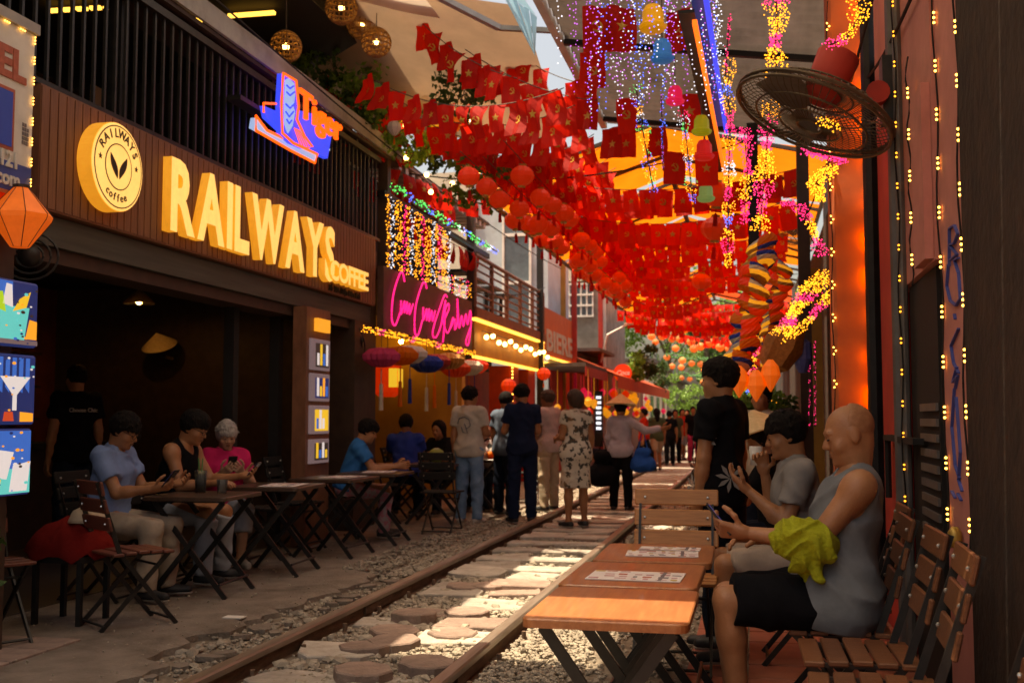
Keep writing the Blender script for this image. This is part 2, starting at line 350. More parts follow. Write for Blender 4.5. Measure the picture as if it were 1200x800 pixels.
# ------------------------------------------------------------------ ground, track bed, pavement
def sheet(name, x0, x1, y0, y1, z, mat, nx, ny, amp=0, kind='structure', fz=None):
    m = MB(); vs = []
    for j in range(ny + 1):
        for i in range(nx + 1):
            x = x0 + (x1 - x0) * i / nx; y = y0 + (y1 - y0) * j / ny
            vs.append((x, y, z + (random.uniform(-amp, amp)) + (fz(x, y) if fz else 0)))
    fs = [(j * (nx + 1) + i, j * (nx + 1) + i + 1, (j + 1) * (nx + 1) + i + 1, (j + 1) * (nx + 1) + i) for j in range(ny) for i in range(nx)]
    m.add(vs, fs); o = m.build(name, mat, None, True); o['kind'] = kind; return o
sheet('ground', -400, 400, -200, 900, -.05, M['dirt'], 2, 2)
XL, XR = -2.52, -1.42          # rail centre lines
bed = sheet('track_bed', -3.35, -.30, -2, 60, -.018, M['dirt'], 40, 400, .007)
# pavement with a broken edge
m = MB(); edge = []
y = -2.0
while y < 60:
    ex = -3.02 + .07 * math.sin(y * 1.7) + random.uniform(-.06, .06) - (.22 if y > 8.5 else 0) - (.12 if 5.2 < y < 6.0 else 0)
    edge.append((ex, y)); y += .11 if y < 14 else .6
for i in range(len(edge) - 1):
    (xa, ya), (xb, yb) = edge[i], edge[i + 1]
    m.quad((-4.6, ya, .035), (xa - .06, ya, .035), (xb - .06, yb, .035), (-4.6, yb, .035))
    m.quad((xa - .06, ya, .035), (xa, ya, .02), (xb, yb, .02), (xb - .06, yb, .035))
    m.quad((xa, ya, .02), (xa + .01, ya, -.05), (xb + .01, yb, -.05), (xb, yb, .02))
pav = m.build('pavement', M['concrete'], None, False); pav['kind'] = 'structure'
# broken concrete flakes lying along the pavement edge
for i in range(26):
    y = random.uniform(4.2, 9); x = -2.93 + random.uniform(-.05, .16); n = random.randint(5, 7); a0 = random.random() * 6
    pl = [(.5 * math.cos(a0 + 6.283 * k / n) * random.uniform(.7, 1.1), .5 * math.sin(a0 + 6.283 * k / n) * random.uniform(.7, 1.1)) for k in range(n)]
    s = random.uniform(.06, .2); mm = MB(); mm.prism([(px * s, py * s) for px, py in pl], .025)
    o = mm.build('concrete_flake', M['concrete'], pav); o.location = (x, y, -.012); o.rotation_euler = (random.uniform(-.1, .1), random.uniform(-.1, .1), 0)
# red floor tiles on the right, and a few at the cafe corner
fl = wbox('tiled_floor', M['dirt'], None, (-.36, -4, -.04), (1.2, 14, .012)); fl['kind'] = 'structure'
ts = .30; tm = MB(); tm.box((0, 0, 0), (ts - .012, ts - .012, .02), None, .004); tme = tm.mesh('floor_tile', M['redtile']); tme2 = tm.mesh('floor_tile', M['redslab'])
for i in range(5):
    for j in range(38):
        o = meshobj('floor_tile', tme, fl); o.location = (-.36 + ts * (i + .5), -.8 + ts * (j + .5), .016 + random.uniform(-.003, .003))
for i in range(2):
    for j in range(4):
        o = meshobj('floor_tile', tme2, pav); o.location = (-4.55 + ts * (i + .5) + .25, 4.35 + ts * (j + .5), .036 + random.uniform(-.001, .002))

# rails
def rail(x, lab):
    t = thing('steel_rail', lab, 'rail', (x, 0, 0), 'rails of the track')
    head = [(-.036, .062), (.036, .062), (.036, .088), (.028, .098), (-.028, .098), (-.036, .088)]
    body = [(-.062, -.04), (.062, -.04), (.062, -.026), (.011, -.012), (.011, .064), (-.011, .064), (-.011, -.012), (-.062, -.026)]
    for nm, pr, mt in (('rail_foot', body, 'rail_rust'), ('rail_head', head, 'rail_head')):
        mm = MB(); X = frame((x, -2, 0), (1, 0, 0), (0, 0, 1)); mm.prism(pr, -64, X); mm.build(nm, M[mt], t)
    for j in range(42):
        yy = 3.2 + j * .62
        for sx in (-1, 1):
            mm = MB(); mm.box((x + sx * .085, yy, -.012), (.06, .075, .02)); mm.tube([(x + sx * .088, yy, -.005), (x + sx * .088, yy, .045)], .014, 6); mm.build('rail_clip', M['rail_rust'], t)
    for jy in ((5.35, 8.9) if x > -2 else (7.1,)):
        mm = MB(); mm.box((x - .02, jy, .03), (.016, .55, .05)); mm.box((x + .02, jy, .03), (.016, .55, .05)); mm.build('fishplate', M['rail_rust'], t)
    return t
rail(XL, 'rusty steel rail beside the concrete pavement and the dark cafe tables')
rail(XR, 'partly sunlit steel rail beside the pale ballast and wooden tables')
# octagon pavers, slabs and broken stones between the rails
def octag(r, h, n=8):
    mm = MB(); a0 = math.pi / n
    lo = [(r * math.cos(a0 + 2 * math.pi * k / n), r * math.sin(a0 + 2 * math.pi * k / n)) for k in range(n)]
    vs = [(x, y, 0) for x, y in lo] + [(x, y, h - .008) for x, y in lo] + [(x * .95, y * .95, h) for x, y in lo]
    fs = [(i, (i + 1) % n, n + (i + 1) % n, n + i) for i in range(n)] + [(n + i, n + (i + 1) % n, 2 * n + (i + 1) % n, 2 * n + i) for i in range(n)] + [tuple(range(2 * n, 3 * n))]
    mm.add(vs, fs); return mm
om = octag(.15, .075).mesh('octagon_paver', M['redslab'])
for u, v in ((425, 783), (500, 772), (428, 752), (462, 733), (462, 747), (485, 717), (547, 711), (545, 683), (575, 683), (530, 735)):
    p = pZ(u, v, .05); o = meshobj('octagon_paver', om, bed)
    o.location = (max(XL + .2, min(XR - .2, p.x)), p.y, random.uniform(-.045, -.02)); o.rotation_euler = (random.uniform(-.05, .05), random.uniform(-.05, .05), random.random())
def stone(w, d, h, rough=.12, n=7):
    mm = MB(); pl = []; rough = rough * 1.6
    for k in range(n):
        a = 2 * math.pi * k / n + random.uniform(-.2, .2); c, s = math.cos(a), math.sin(a)
        q = 1 / max(abs(c), abs(s)) * random.uniform(1 - rough * 2, 1)
        pl.append((c * q * w / 2, s * q * d / 2))
    k = len(pl); vs = [(x, y, 0) for x, y in pl] + [(x, y, h - .008) for x, y in pl] + [(x * .95, y * .95, h + random.uniform(-.006, .006)) for x, y in pl]
    fs = [(i, (i + 1) % k, k + (i + 1) % k, k + i) for i in range(k)] + [(k + i, k + (i + 1) % k, 2 * k + (i + 1) % k, 2 * k + i) for i in range(k)] + [tuple(range(2 * k, 3 * k))]
    mm.add(vs, fs); return mm
def qslab(w, d, h):
    mm = MB(); pl = []
    for sx, sy in ((-1, -1), (1, -1), (1, 1), (-1, 1)):
        x = sx * w / 2 * random.uniform(.86, 1); y_ = sy * d / 2 * random.uniform(.84, 1)
        if random.random() < .35: c = random.uniform(.03, .11); a = (x, y_ - sy * c); b = (x - sx * c, y_); pl += [a, b] if sx * sy > 0 else [b, a]
        else: pl.append((x, y_))
    k = len(pl); tz = [h + random.uniform(-.006, .006) for _ in pl]; vs = [(x, q, 0) for x, q in pl] + [(x, q, z - .007) for (x, q), z in zip(pl, tz)] + [(x * .965, q * .965, z) for (x, q), z in zip(pl, tz)]
    mm.add(vs, [(i, (i + 1) % k, k + (i + 1) % k, k + i) for i in range(k)] + [(k + i, k + (i + 1) % k, 2 * k + (i + 1) % k, 2 * k + i) for i in range(k)] + [tuple(range(2 * k, 3 * k))]); return mm
y = 3.0
while y < 22:                      # large slabs between the rails, two columns, uneven
    for c in (0, 1):
        if random.random() < (.93 if y > 6.6 else .5):
            wd = random.uniform(.38, .50); dp = random.uniform(.28, .42) if y < 8 else random.uniform(.4, .56)
            o = qslab(wd, dp, random.uniform(.055, .085)).build('stone_slab', M['slab' if random.random() < .75 else 'redslab'], bed)
            o.location = (XL + .31 + c * .46 + random.uniform(-.04, .04), y + random.uniform(-.1, .1), -.055 + random.uniform(-.012, .012)); o.rotation_euler = (random.uniform(-.05, .05), random.uniform(-.05, .05), random.uniform(-.25, .25))
    y += .40 if y < 8 else .55
y = 9.0
while y < 45:                     # full-width sleepers further on
    mm = MB(); mm.box(((XL + XR) / 2, y, .0), (.96, .24, .075), None, .012); mm.build('sleeper', M['slab'], bed); y += .62
y = 3.2
while y < 13:                     # slabs on the ballast right of the track, by the tables
    for x0 in (-1.12, -.78, -.5):
        if random.random() < (.8 if y < 5.2 else .16):
            o = qslab(random.uniform(.26, .38), random.uniform(.32, .48), .05).build('stone_slab', M['slab'], bed)
            o.location = (x0, y + random.uniform(-.08, .08), -.03); o.rotation_euler = (random.uniform(-.04, .04), random.uniform(-.04, .04), random.uniform(-.15, .15))
    y += .44
# ballast: thousands of small stones, one mass
rng = np.random.RandomState(3)
def icos():
    t = (1 + 5 ** .5) / 2
    v = np.array([(-1, t, 0), (1, t, 0), (-1, -t, 0), (1, -t, 0), (0, -1, t), (0, 1, t), (0, -1, -t), (0, 1, -t), (t, 0, -1), (t, 0, 1), (-t, 0, -1), (-t, 0, 1)], float) / 1.9
    f = np.array([(0, 11, 5), (0, 5, 1), (0, 1, 7), (0, 7, 10), (0, 10, 11), (1, 5, 9), (5, 11, 4), (11, 10, 2), (10, 7, 6), (7, 1, 8), (3, 9, 4), (3, 4, 2), (3, 2, 6), (3, 6, 8), (3, 8, 9), (4, 9, 5), (2, 4, 11), (6, 2, 10), (8, 6, 7), (9, 8, 1)])
    return v, f
def rocks(name, spec, mat):
    iv, jf = icos(); V = []; F = []; b = 0
    for (x0, x1, y0, y1, n, s0, s1, zc) in spec:
        for _ in range(n):
            s = rng.uniform(s0, s1); sc = rng.uniform(.55, 1.15, 3) * s; sc[2] *= .75
            p = iv * sc * rng.uniform(.8, 1.2, (12, 1)); a = rng.uniform(0, 6.28); c, q = math.cos(a), math.sin(a)
            p = p @ np.array([[c, -q, 0], [q, c, 0], [0, 0, 1]]) + np.array([rng.uniform(x0, x1), rng.uniform(y0, y1), zc + rng.uniform(-.008, .012)])
            V.append(p); F.append(jf + b); b += 12
    me = bpy.data.meshes.new(name); me.from_pydata(np.concatenate(V).tolist(), [], np.concatenate(F).tolist()); me.materials.append(mat); me.update()
    o = link(bpy.data.objects.new(name, me)); o['kind'] = 'stuff'; o['label'] = 'pale crushed stone ballast spread along and between the rails'; o['category'] = 'gravel'; return o
rocks('ballast', [(XL + .1, XR - .1, 3, 9, 240, .03, .06, -.01), (-3.1, XL - .1, 3.5, 8.5, 90, .025, .05, -.015), (XR + .1, -.5, 3.2, 9, 120, .03, .055, -.015), (XL + .06, XR - .06, 3, 9, 5200, .008, .026, -.008), (XL + .06, XR - .06, 9, 18, 1500, .02, .04, -.006), (XR + .06, -.9, 3.2, 10, 5200, .008, .022, .0),
                  (-.95, -.36, 3.2, 10, 1600, .008, .02, -.008), (XR + .06, -.5, 10, 24, 2600, .02, .045, -.005), (-3.15, XL - .06, 8.5, 16, 4200, .014, .032, .0), (-3.12, XL - .06, 3, 8.5, 1500, .008, .022, -.012),
                  (-3.3, -2.6, 16, 30, 1300, .025, .05, -.005), (-3.35, -2.95, 8.5, 13, 700, .012, .026, .04), (-4.3, -3.0, 4.6, 13, 420, .004, .012, .038)], M['gravel'])
tag(wbox('paper_scrap', M['white_paint'], None, (-3.26, 6.34, .036), (-3.13, 6.42, .042)), 'crumpled white paper scrap lying on the concrete pavement', 'litter').rotation_euler = (0, 0, 0)
# ------------------------------------------------------------------ left: the coffee shop
FX = -4.30                                    # street face of the left row
ca = thing('coffee_shop', 'dark open-fronted coffee shop under a brown fascia with black balcony', 'building', (-6.3, 5, 0))
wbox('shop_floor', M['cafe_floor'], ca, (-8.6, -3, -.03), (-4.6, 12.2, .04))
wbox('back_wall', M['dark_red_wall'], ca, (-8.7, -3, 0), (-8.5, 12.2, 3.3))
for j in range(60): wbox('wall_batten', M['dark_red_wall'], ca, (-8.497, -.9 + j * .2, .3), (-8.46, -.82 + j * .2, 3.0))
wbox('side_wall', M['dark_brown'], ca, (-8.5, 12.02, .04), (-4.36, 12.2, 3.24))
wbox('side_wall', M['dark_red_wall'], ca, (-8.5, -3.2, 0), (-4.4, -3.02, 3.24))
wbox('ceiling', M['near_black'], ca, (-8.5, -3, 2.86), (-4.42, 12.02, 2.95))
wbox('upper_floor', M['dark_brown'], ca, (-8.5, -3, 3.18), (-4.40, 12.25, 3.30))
wbox('shutter_box', M['shutter_green'], ca, (-4.62, -2.9, 2.37), (-4.36, 12.0, 2.56))
wbox('shutter_lip', M['dark_brown'], ca, (-4.68, -2.9, 2.27), (-4.40, 12.0, 2.367))
wbox('pillar', M['dark_green'], ca, (-4.66, 5.42, 0), (-4.38, 5.74, 2.37))
wbox('pillar', M['dark_brown'], ca, (-4.62, 11.45, 0), (-4.34, 11.98, 2.37))
for yy in (9.0, 9.95): wbox('door_post', M['near_black'], ca, (-4.66, yy, .04), (-4.56, yy + .1, 2.27))
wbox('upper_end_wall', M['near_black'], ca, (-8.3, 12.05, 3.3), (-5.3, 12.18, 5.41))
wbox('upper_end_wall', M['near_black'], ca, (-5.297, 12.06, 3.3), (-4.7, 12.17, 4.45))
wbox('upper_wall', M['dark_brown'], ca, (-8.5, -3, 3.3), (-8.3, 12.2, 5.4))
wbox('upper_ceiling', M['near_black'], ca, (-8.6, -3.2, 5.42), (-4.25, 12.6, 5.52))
wbox('roof_edge', M['dark_brown'], ca, (-4.55, -3, 5.525), (-3.95, 12.75, 5.66))
for yy in (2.0, 6.9, 12.0): wbox('roof_post', M['dark_metal'], ca, (-4.52, yy, 3.3), (-4.42, yy + .1, 5.42))
def strip(p, q): mm = MB(); mm.bar(p, q, .05, .03); mm.build('ceiling_light_strip', M['strip_warm'], ca)
for j in range(7): strip(pZ(58 + j * 16, 13 - j, 5.36), pZ(70 + j * 16, 12.3 - j, 5.36))
strip(pZ(216, 25, 5.36), pZ(243, 23, 5.36)); strip(pZ(268, 19, 5.36), pZ(322, 15, 5.36))
for j, (yy, z0, z1) in enumerate(((8.0, 3.7, 4.8), (8.5, 3.6, 4.9), (9.1, 3.7, 4.9), (9.7, 3.5, 4.7), (10.4, 3.6, 4.9))):
    wbox('blind', M['tarp_beige'], ca, (-7.02, yy, z0), (-7.0, yy + .26, z1))
# fascia sign
sg = thing('shop_sign', 'long brown fascia sign with glowing yellow letters and round logo', 'sign', (FX, 8.9, 2.56))
Y0, Y1, Z0, Z1 = 5.86, 11.98, 2.57, 3.35
wbox('board', M['fascia_wood'], sg, (FX - .10, Y0, Z0), (FX, Y1, Z1))
for j in range(int((Y1 - Y0) / .085)):
    wbox('board_rib', M['fascia_wood'], sg, (FX - .002, Y0 + .006 + j * .085, Z0 + .012), (FX + .007, Y0 + .078 + j * .085, Z1 - .012))
# frame on the face: x axis = +Y, y axis = +Z, normal = +X
def face(y, z, x=FX): return frame((x, y, z), (0, 1, 0), (0, 0, 1))
lp = pX(138, 196, FX + .12); lc = (lp.y, lp.z); LR = .30
mm = MB(); mm.lathe([(LR, 0), (LR, .105)], 40, face(lc[0], lc[1], FX + .012)); dsk = mm.build('logo_drum', M['sign_side'], sg)
mm = MB(); mm.lathe([(LR - .004, 0), (LR - .004, .006)], 40, face(lc[0], lc[1], FX + .118)); lf = mm.build('logo_face', M['sign_face'], sg)
def ring(r0, r1, n=40):
    mm = MB(); X = face(lc[0], lc[1], FX + .126)
    vs = [(r * math.cos(6.2832 * k / n), r * math.sin(6.2832 * k / n), z) for r, z in ((r0, 0), (r1, 0), (r1, .003), (r0, .003)) for k in range(n)]
    fs = [(2 * n + k, 2 * n + (k + 1) % n, 3 * n + (k + 1) % n, 3 * n + k)[::-1] for k in range(n)] + [(n + k, n + (k + 1) % n, 2 * n + (k + 1) % n, 2 * n + k) for k in range(n)]
    mm.add(vs, fs, X); mm.build('logo_ring', M['dark_brown'], sg)
ring(.272, .28); ring(.150, .158)
for sx in (-1, 1):      # two leaves
    mm = MB(); pl = []
    for k in range(13):
        t = k / 12; pl.append((sx * (.012 + .085 * t + .03 * math.sin(math.pi * t)), -.08 + .16 * t))
    for k in range(11, 0, -1):
        t = k / 12; pl.append((sx * (.012 + .085 * t - .035 * math.sin(math.pi * t)), -.08 + .16 * t))
    if sx < 0: pl = pl[::-1]
    mm.prism(pl, .004, face(lc[0], lc[1], FX + .126)); mm.build('logo_leaf', M['dark_brown'], sg)
for word, rr, a0, da, top in (('RAILWAYS', .2, 148, -16.6, True), ('coffee', .235, 236, 11.5, False)):
    for i, ch in enumerate(word):
        a = R(a0 + da * i); s = .085 if top else .075
        X = face(lc[0], lc[1], FX + .127) @ Matrix.Translation((rr * math.cos(a), rr * math.sin(a), 0)) @ Matrix.Rotation(a - math.pi / 2 if top else a + math.pi / 2, 4, 'Z') @ Matrix.Diagonal((s, s, .1, 1))
        put_text('d' + (ch if top else ch), M['dark_brown'], sg, X, 'logo_letter')
for a in (172, 8):
    mm = MB(); pl = [((.022 if k % 2 == 0 else .009) * math.cos(R(90 + 36 * k)) + .215 * math.cos(R(a)), (.022 if k % 2 == 0 else .009) * math.sin(R(90 + 36 * k)) + .215 * math.sin(R(a))) for k in range(10)]
    mm.prism(pl, .004, face(lc[0], lc[1], FX + .126)); mm.build('logo_star', M['dark_brown'], sg)
# big letters: each letter is placed between two photo columns on the board
ly0 = pX(205, 250, FX + .12).y; ly1 = pX(396, 320, FX + .12).y
wid = [twidth(c) for c in 'RAILWAYS']; tot = sum(b - a for a, b in wid) + 7 * .07; k = (ly1 - ly0) / tot; yy = ly0
for ch, (a, b) in zip('RAILWAYS', wid):
    me = TX[ch]
    if not me.materials:
        me.materials.append(M['sign_face']); me.materials.append(M['sign_side'])
        for p in me.polygons: p.material_index = 0 if p.normal.z > .9 else 1
    hz = .54
    X = face(yy - a * k, 2.69, FX + .05) @ Matrix.Diagonal((k, hz / .73, .3, 1))
    o = link(bpy.data.objects.new('letter', me)); o.parent = sg; o.matrix_local = Matrix.Translation(-ORG[sg.name]) @ X
    yy += (b - a + .07) * k
ly0 = pX(386, 330, FX + .1).y; ly1 = pX(431, 330, FX + .1).y
wid = [twidth('s' + c) for c in 'COFFEE']; k = (ly1 - ly0) / sum(b - a for a, b in wid); yy = ly0
for ch, (a, b) in zip('COFFEE', wid):
    me = TX['s' + ch]
    if not me.materials:
        me.materials.append(M['sign_face']); me.materials.append(M['sign_side'])
        for p in me.polygons: p.material_index = 0 if p.normal.z > .9 else 1
    X = face(yy - a * k, 2.69, FX + .06) @ Matrix.Diagonal((k, .2 / .73, .5, 1))
    o = link(bpy.data.objects.new('letter', me)); o.parent = sg; o.matrix_local = Matrix.Translation(-ORG[sg.name]) @ X
    yy += (b - a) * k
put_text('addr', M['near_black'], sg, face(pX(384, 335, FX).y, 2.595, FX + .012) @ Matrix.Diagonal((.10, .085, 1, 1)))
# balcony railing
br = thing('balcony_railing', 'black metal balcony railing with thin upright bars above the fascia sign', 'railing', (FX - .05, 8, 3.36))
y = 5.6
while y < 12.2:
    mm = MB(); mm.box((FX - .05, y, 3.83), (.022, .022, .94)); mm.build('baluster', M['black_paint'], br); y += .125
wbox('handrail', M['black_paint'], br, (FX - .09, 3, 4.30), (FX - .01, 12.2, 4.36))
wbox('bottom_rail', M['black_paint'], br, (FX - .08, 3, 3.355), (FX - .02, 12.2, 3.39))
fb = thing('roof_flashing', 'long grey metal gutter edge slanting above the balcony railing', 'gutter', (FX, 8, 4.4))
wbox('gutter_edge', M['grey_flash'], fb, (FX + .02, 3, 4.44), (FX + .05, 12.85, 4.62)); wbox('gutter_tray', M['dark_brown'], fb, (FX - .5, 3, 4.40), (FX + .018, 12.85, 4.435))
for yy in (7.0, 9.2, 11.4): wbox('bracket', M['black_paint'], fb, (FX - .3, yy, 4.362), (FX - .02, yy + .05, 4.398))
# Tiger light-box sign hung on the railing
tp = pX(345, 140, FX + .25); ts_ = thing('neon_sign', 'orange and blue illuminated beer sign with tiger emblem on the balcony', 'sign', (FX + .25, tp.y, tp.z))
def fpt(u, v, x): p = pX(u, v, x); return (p.y, p.z)
def poly_on(name, pix, x, dep, mat, parent):
    q = [fpt(u, v, x + dep) for u, v in pix]
    ar = sum(q[i][0] * q[(i + 1) % len(q)][1] - q[(i + 1) % len(q)][0] * q[i][1] for i in range(len(q)))
    if ar < 0: q = q[::-1]
    mm = MB(); mm.prism(q, dep, frame((x, 0, 0), (0, 1, 0), (0, 0, 1))); return mm.build(name, mat, parent)
def line_on(name, pix, x, r, mat, parent, closed=False):
    mm = MB(); mm.tube([(x, *fpt(u, v, x)) for u, v in pix], r, 6, True, closed); return mm.build(name, mat, parent)
TXX = FX + .10
poly_on('blue_panel', [(345, 128), (392, 140), (384, 186), (340, 164)], TXX, .05, M['neon_blue'], ts_)
poly_on('base_shape', [(300, 138), (312, 152), (372, 182), (370, 190), (356, 182), (298, 150)], TXX + .055, .05, M['neon_ice'], ts_)
poly_on('base_shape', [(309, 124), (332, 134), (356, 160), (340, 164), (312, 138)], TXX + .058, .04, M['neon_blue'], ts_)
line_on('neon_outline', [(300, 136), (313, 153), (372, 181), (369, 191), (340, 176), (300, 153)], TXX + .115, .012, M['neon_orange'], ts_, True)
line_on('neon_outline', [(309, 132), (309, 121), (327, 122), (332, 140)], TXX + .115, .011, M['neon_orange'], ts_)
em = [(332, 86), (347, 95), (350, 125), (348, 140), (357, 160), (366, 172), (358, 174), (344, 168), (331, 156), (330, 120)]
poly_on('emblem_panel', em, TXX + .11, .06, M['neon_blue'], ts_)
line_on('neon_outline', em, TXX + .185, .013, M['neon_orange'], ts_, True)
poly_on('tiger_emblem', [(335, 94), (339, 92), (345, 98), (346, 112), (344, 125), (346, 132), (343, 148), (338, 156), (334, 145), (334, 120)], TXX + .175, .012, M['neon_ice'], ts_)
for k, pts in enumerate(([(336, 100), (340, 104), (344, 101)], [(336, 108), (340, 112), (345, 108)], [(335, 122), (340, 127), (345, 122)], [(335, 131), (339, 137), (344, 131)], [(336, 140), (339, 145), (342, 141)])):
    line_on('emblem_stripe', pts, TXX + .195, .008, M['neon_blue'], ts_)
for k in range(4): line_on('emblem_stripe', [(345 + k * 2, 150 + k), (352 + k * 3, 170 + k * .6)], TXX + .19, .006, M['neon_orange'], ts_)
a, b = twidth('tiger'); p0 = pX(352, 137, TXX + .2); p1 = pX(401, 161, TXX + .2); k = (p1.y - p0.y) / (b - a)
put_text('tiger', M['neon_orange'], ts_, face(p0.y, p0.z + .02, TXX + .19) @ Matrix.Diagonal((k, .36, .5, 1)))
wbox('mounting_rail', M['black_paint'], ts_, (FX - .02, p0.y - .8, 3.95), (TXX + .01, p1.y, 3.99))
# ---- inside the coffee shop
def pendant(p, lab, s=1):
    t = thing('pendant_lamp', lab, 'lamp', p, 'pendant lamps in the cafe')
    mm = MB(); mm.lathe([(.02, .14 * s), (.05, .12 * s), (.17 * s, .0), (.165 * s, -.01), (.04, .10 * s)], 20, Matrix.Translation(p)); mm.build('lamp_shade', M['rattan'], t, True)
    mm = MB(); mm.ball((p[0], p[1], p[2] + .02), .034, 10, 6); mm.build('light_bulb', M['pendant_bulb'], t, True)
    mm = MB(); mm.tube([(p[0], p[1], p[2] + .13), (p[0], p[1], 2.86)], .006, 5); mm.build('lamp_cord', M['near_black'], t)
pendant(tuple(pX(160, 334, -6.1)), 'upper dark conical pendant lamp inside the coffee shop'); pendant(tuple(pX(163, 355, -6.6)), 'lower dark conical pendant lamp inside the coffee shop'); pendant(tuple(pX(292, 354, -6.0)), 'dark pendant lamp behind the cafe door post')
ct = thing('bar_counter', 'dark bar counter with bottles shelf inside the coffee shop', 'counter', (-7.0, 9, .04))
wbox('counter_body', M['dark_brown'], ct, (-7.3, 7.4, .04), (-6.8, 10.8, .98)); wbox('counter_top', M['near_black'], ct, (-7.35, 7.35, .982), (-6.75, 10.85, 1.03))
sh = thing('wall_shelf', 'dark wooden wall shelf behind the counter', 'shelf', (-8.2, 9.5, 1.2))
for z in (1.25, 1.62, 2.0): wbox('shelf_board', M['dark_brown'], sh, (-8.45, 8.2, z), (-8.1, 11.2, z + .03))
for k, (yy, z) in enumerate(((8.5, 1.28), (8.85, 1.28), (9.05, 1.28), (9.4, 1.28), (8.6, 1.65), (9.0, 1.65), (9.3, 1.65))):
    mm = MB(); mm.lathe([(.05, 0), (.065, .16), (.06, .16)], 12, Matrix.Translation((-8.25, yy, z))); o = mm.build('paper_cup', M['white_paint']); tag(o, 'pale cup standing on the dark shelf behind the counter', 'cup', 'cups on the cafe shelf')
ht = MB(); hp = pX(187, 405, -6.9); ht.lathe([(.21, 0), (.2, .01), (.01, .16), (.005, .155)], 24, Matrix.Translation(hp) @ Matrix.Rotation(.5, 4, 'X')); tag(ht.build('conical_hat', M['straw'], None, True), 'straw conical hat hanging inside the dark coffee shop', 'hat')
ps = thing('poster', 'red poster with white shield lettering on the cafe wall', 'poster', tuple(pX(264, 480, -6.72)))
a = pX(238, 462, -6.72); b = pX(287, 520, -6.72); wbox('poster_panel', M['dark_red_wall'], ps, (-6.74, a.y, b.z), (-6.72, b.y, a.z)); wbox('poster_panel', M['red_wall'], ps, (-6.719, a.y + .03, b.z + .03), (-6.716, b.y - .03, a.z - .03))
c = pX(263, 478, -6.71); put_text('huda', M['white_paint'], ps, face(c.y, c.z - .02, -6.71) @ Matrix.Diagonal((.1, .07, 1, 1)))
mm = MB(); mm.tube([(-6.712, c.y + dy, c.z + dz) for dy, dz in ((-.17, .08), (.17, .08), (.17, -.05), (0, -.12), (-.17, -.05))], .006, 5, False, True); mm.build('poster_shield', M['white_paint'], ps)
ms = thing('menu_board', 'pale menu sheet with green drawing hung in the cafe', 'menu', tuple(pX(265, 440, -6.6)))
a = pX(250, 418, -6.6); b = pX(279, 462, -6.6); wbox('menu_sheet', M['paper'], ms, (-6.62, a.y, b.z), (-6.60, b.y, a.z)); wbox('menu_print', M['ink_green'], ms, (-6.598, a.y + .12, b.z + .1), (-6.594, a.y + .2, a.z - .08))
fr = thing('gold_scroll', 'gold scroll moulding on the dark cafe wall', 'ornament', tuple(pX(250, 395, -6.9)))
mm = MB(); pts = [(195, 418), (215, 424), (232, 418), (245, 402), (250, 394), (262, 391), (277, 390), (281, 393), (274, 402), (266, 414)]
mm.tube([pX(u, v, -6.9) for u, v in pts], .022, 6); mm.build('scroll_curve', M['gold_trim'], fr, True)
for u, v in ((247, 391), (261, 386), (268, 389), (278, 387)):
    mm = MB(); mm.ball(pX(u, v, -6.9), .05, 8, 5); mm.build('scroll_leaf', M['gold_trim'], fr, True)
# ---- left foreground: hotel sign, lantern, light-box column, plant
HX = -3.92
hs = thing('hotel_sign', 'white hotel sign with red letters and blue band, edged with small lights', 'sign', (HX, 4.9, 2.5))
e = pX(41, 40, HX); yE = e.y; zT = 3.42; zB = pX(38, 232, HX).z
wbox('panel', M['white_paint'], hs, (HX - .06, yE - .9, zB), (HX, yE, zT))
wbox('picture', M['ink_red'], hs, (HX + .001, yE - .55, 2.72), (HX + .004, yE - .155, 3.06)); wbox('picture', M['scr_navy'], hs, (HX + .005, yE - .53, 2.74), (HX + .008, yE - .175, 3.04))
wbox('blue_band', M['ink_blue'], hs, (HX + .001, yE - .9, zB + .002), (HX + .004, yE - .002, 2.66))
wbox('top_bar', M['grey_flash'], hs, (HX - .08, yE - .95, zT + .002), (HX + .02, yE + .02, zT + .06))
for j in range(14): wbox('code_square', M['ink_dark'], hs, (HX + .001, yE - .085 + .02 * (j % 3), 2.78 + .025 * (j // 3)), (HX + .003, yE - .07 + .02 * (j % 3), 2.8 + .025 * (j // 3)))
put_text('hotel', M['ink_red'], hs, face(yE - .075, 3.12, HX + .004) @ Matrix.Diagonal((.23, .23, 1, 1))); put_text('num', M['white_paint'], hs, face(yE - .11, zB + .13, HX + .008) @ Matrix.Diagonal((.11, .12, 1, 1))); put_text('com', M['white_paint'], hs, face(yE - .1, zB + .03, HX + .008) @ Matrix.Diagonal((.11, .11, 1, 1)))
mm = MB()
for j in range(8):
    for q in range(3): mm.octa((HX + .012, yE - .012, zB + .06 + j * .115 + q * .018), .0055)
for j in range(3):
    for q in range(3): mm.octa((HX + .012, yE - .1 - j * .13 - q * .018, zT - .012), .0055)
mm.build('light_beads', M['led_warm'], hs)
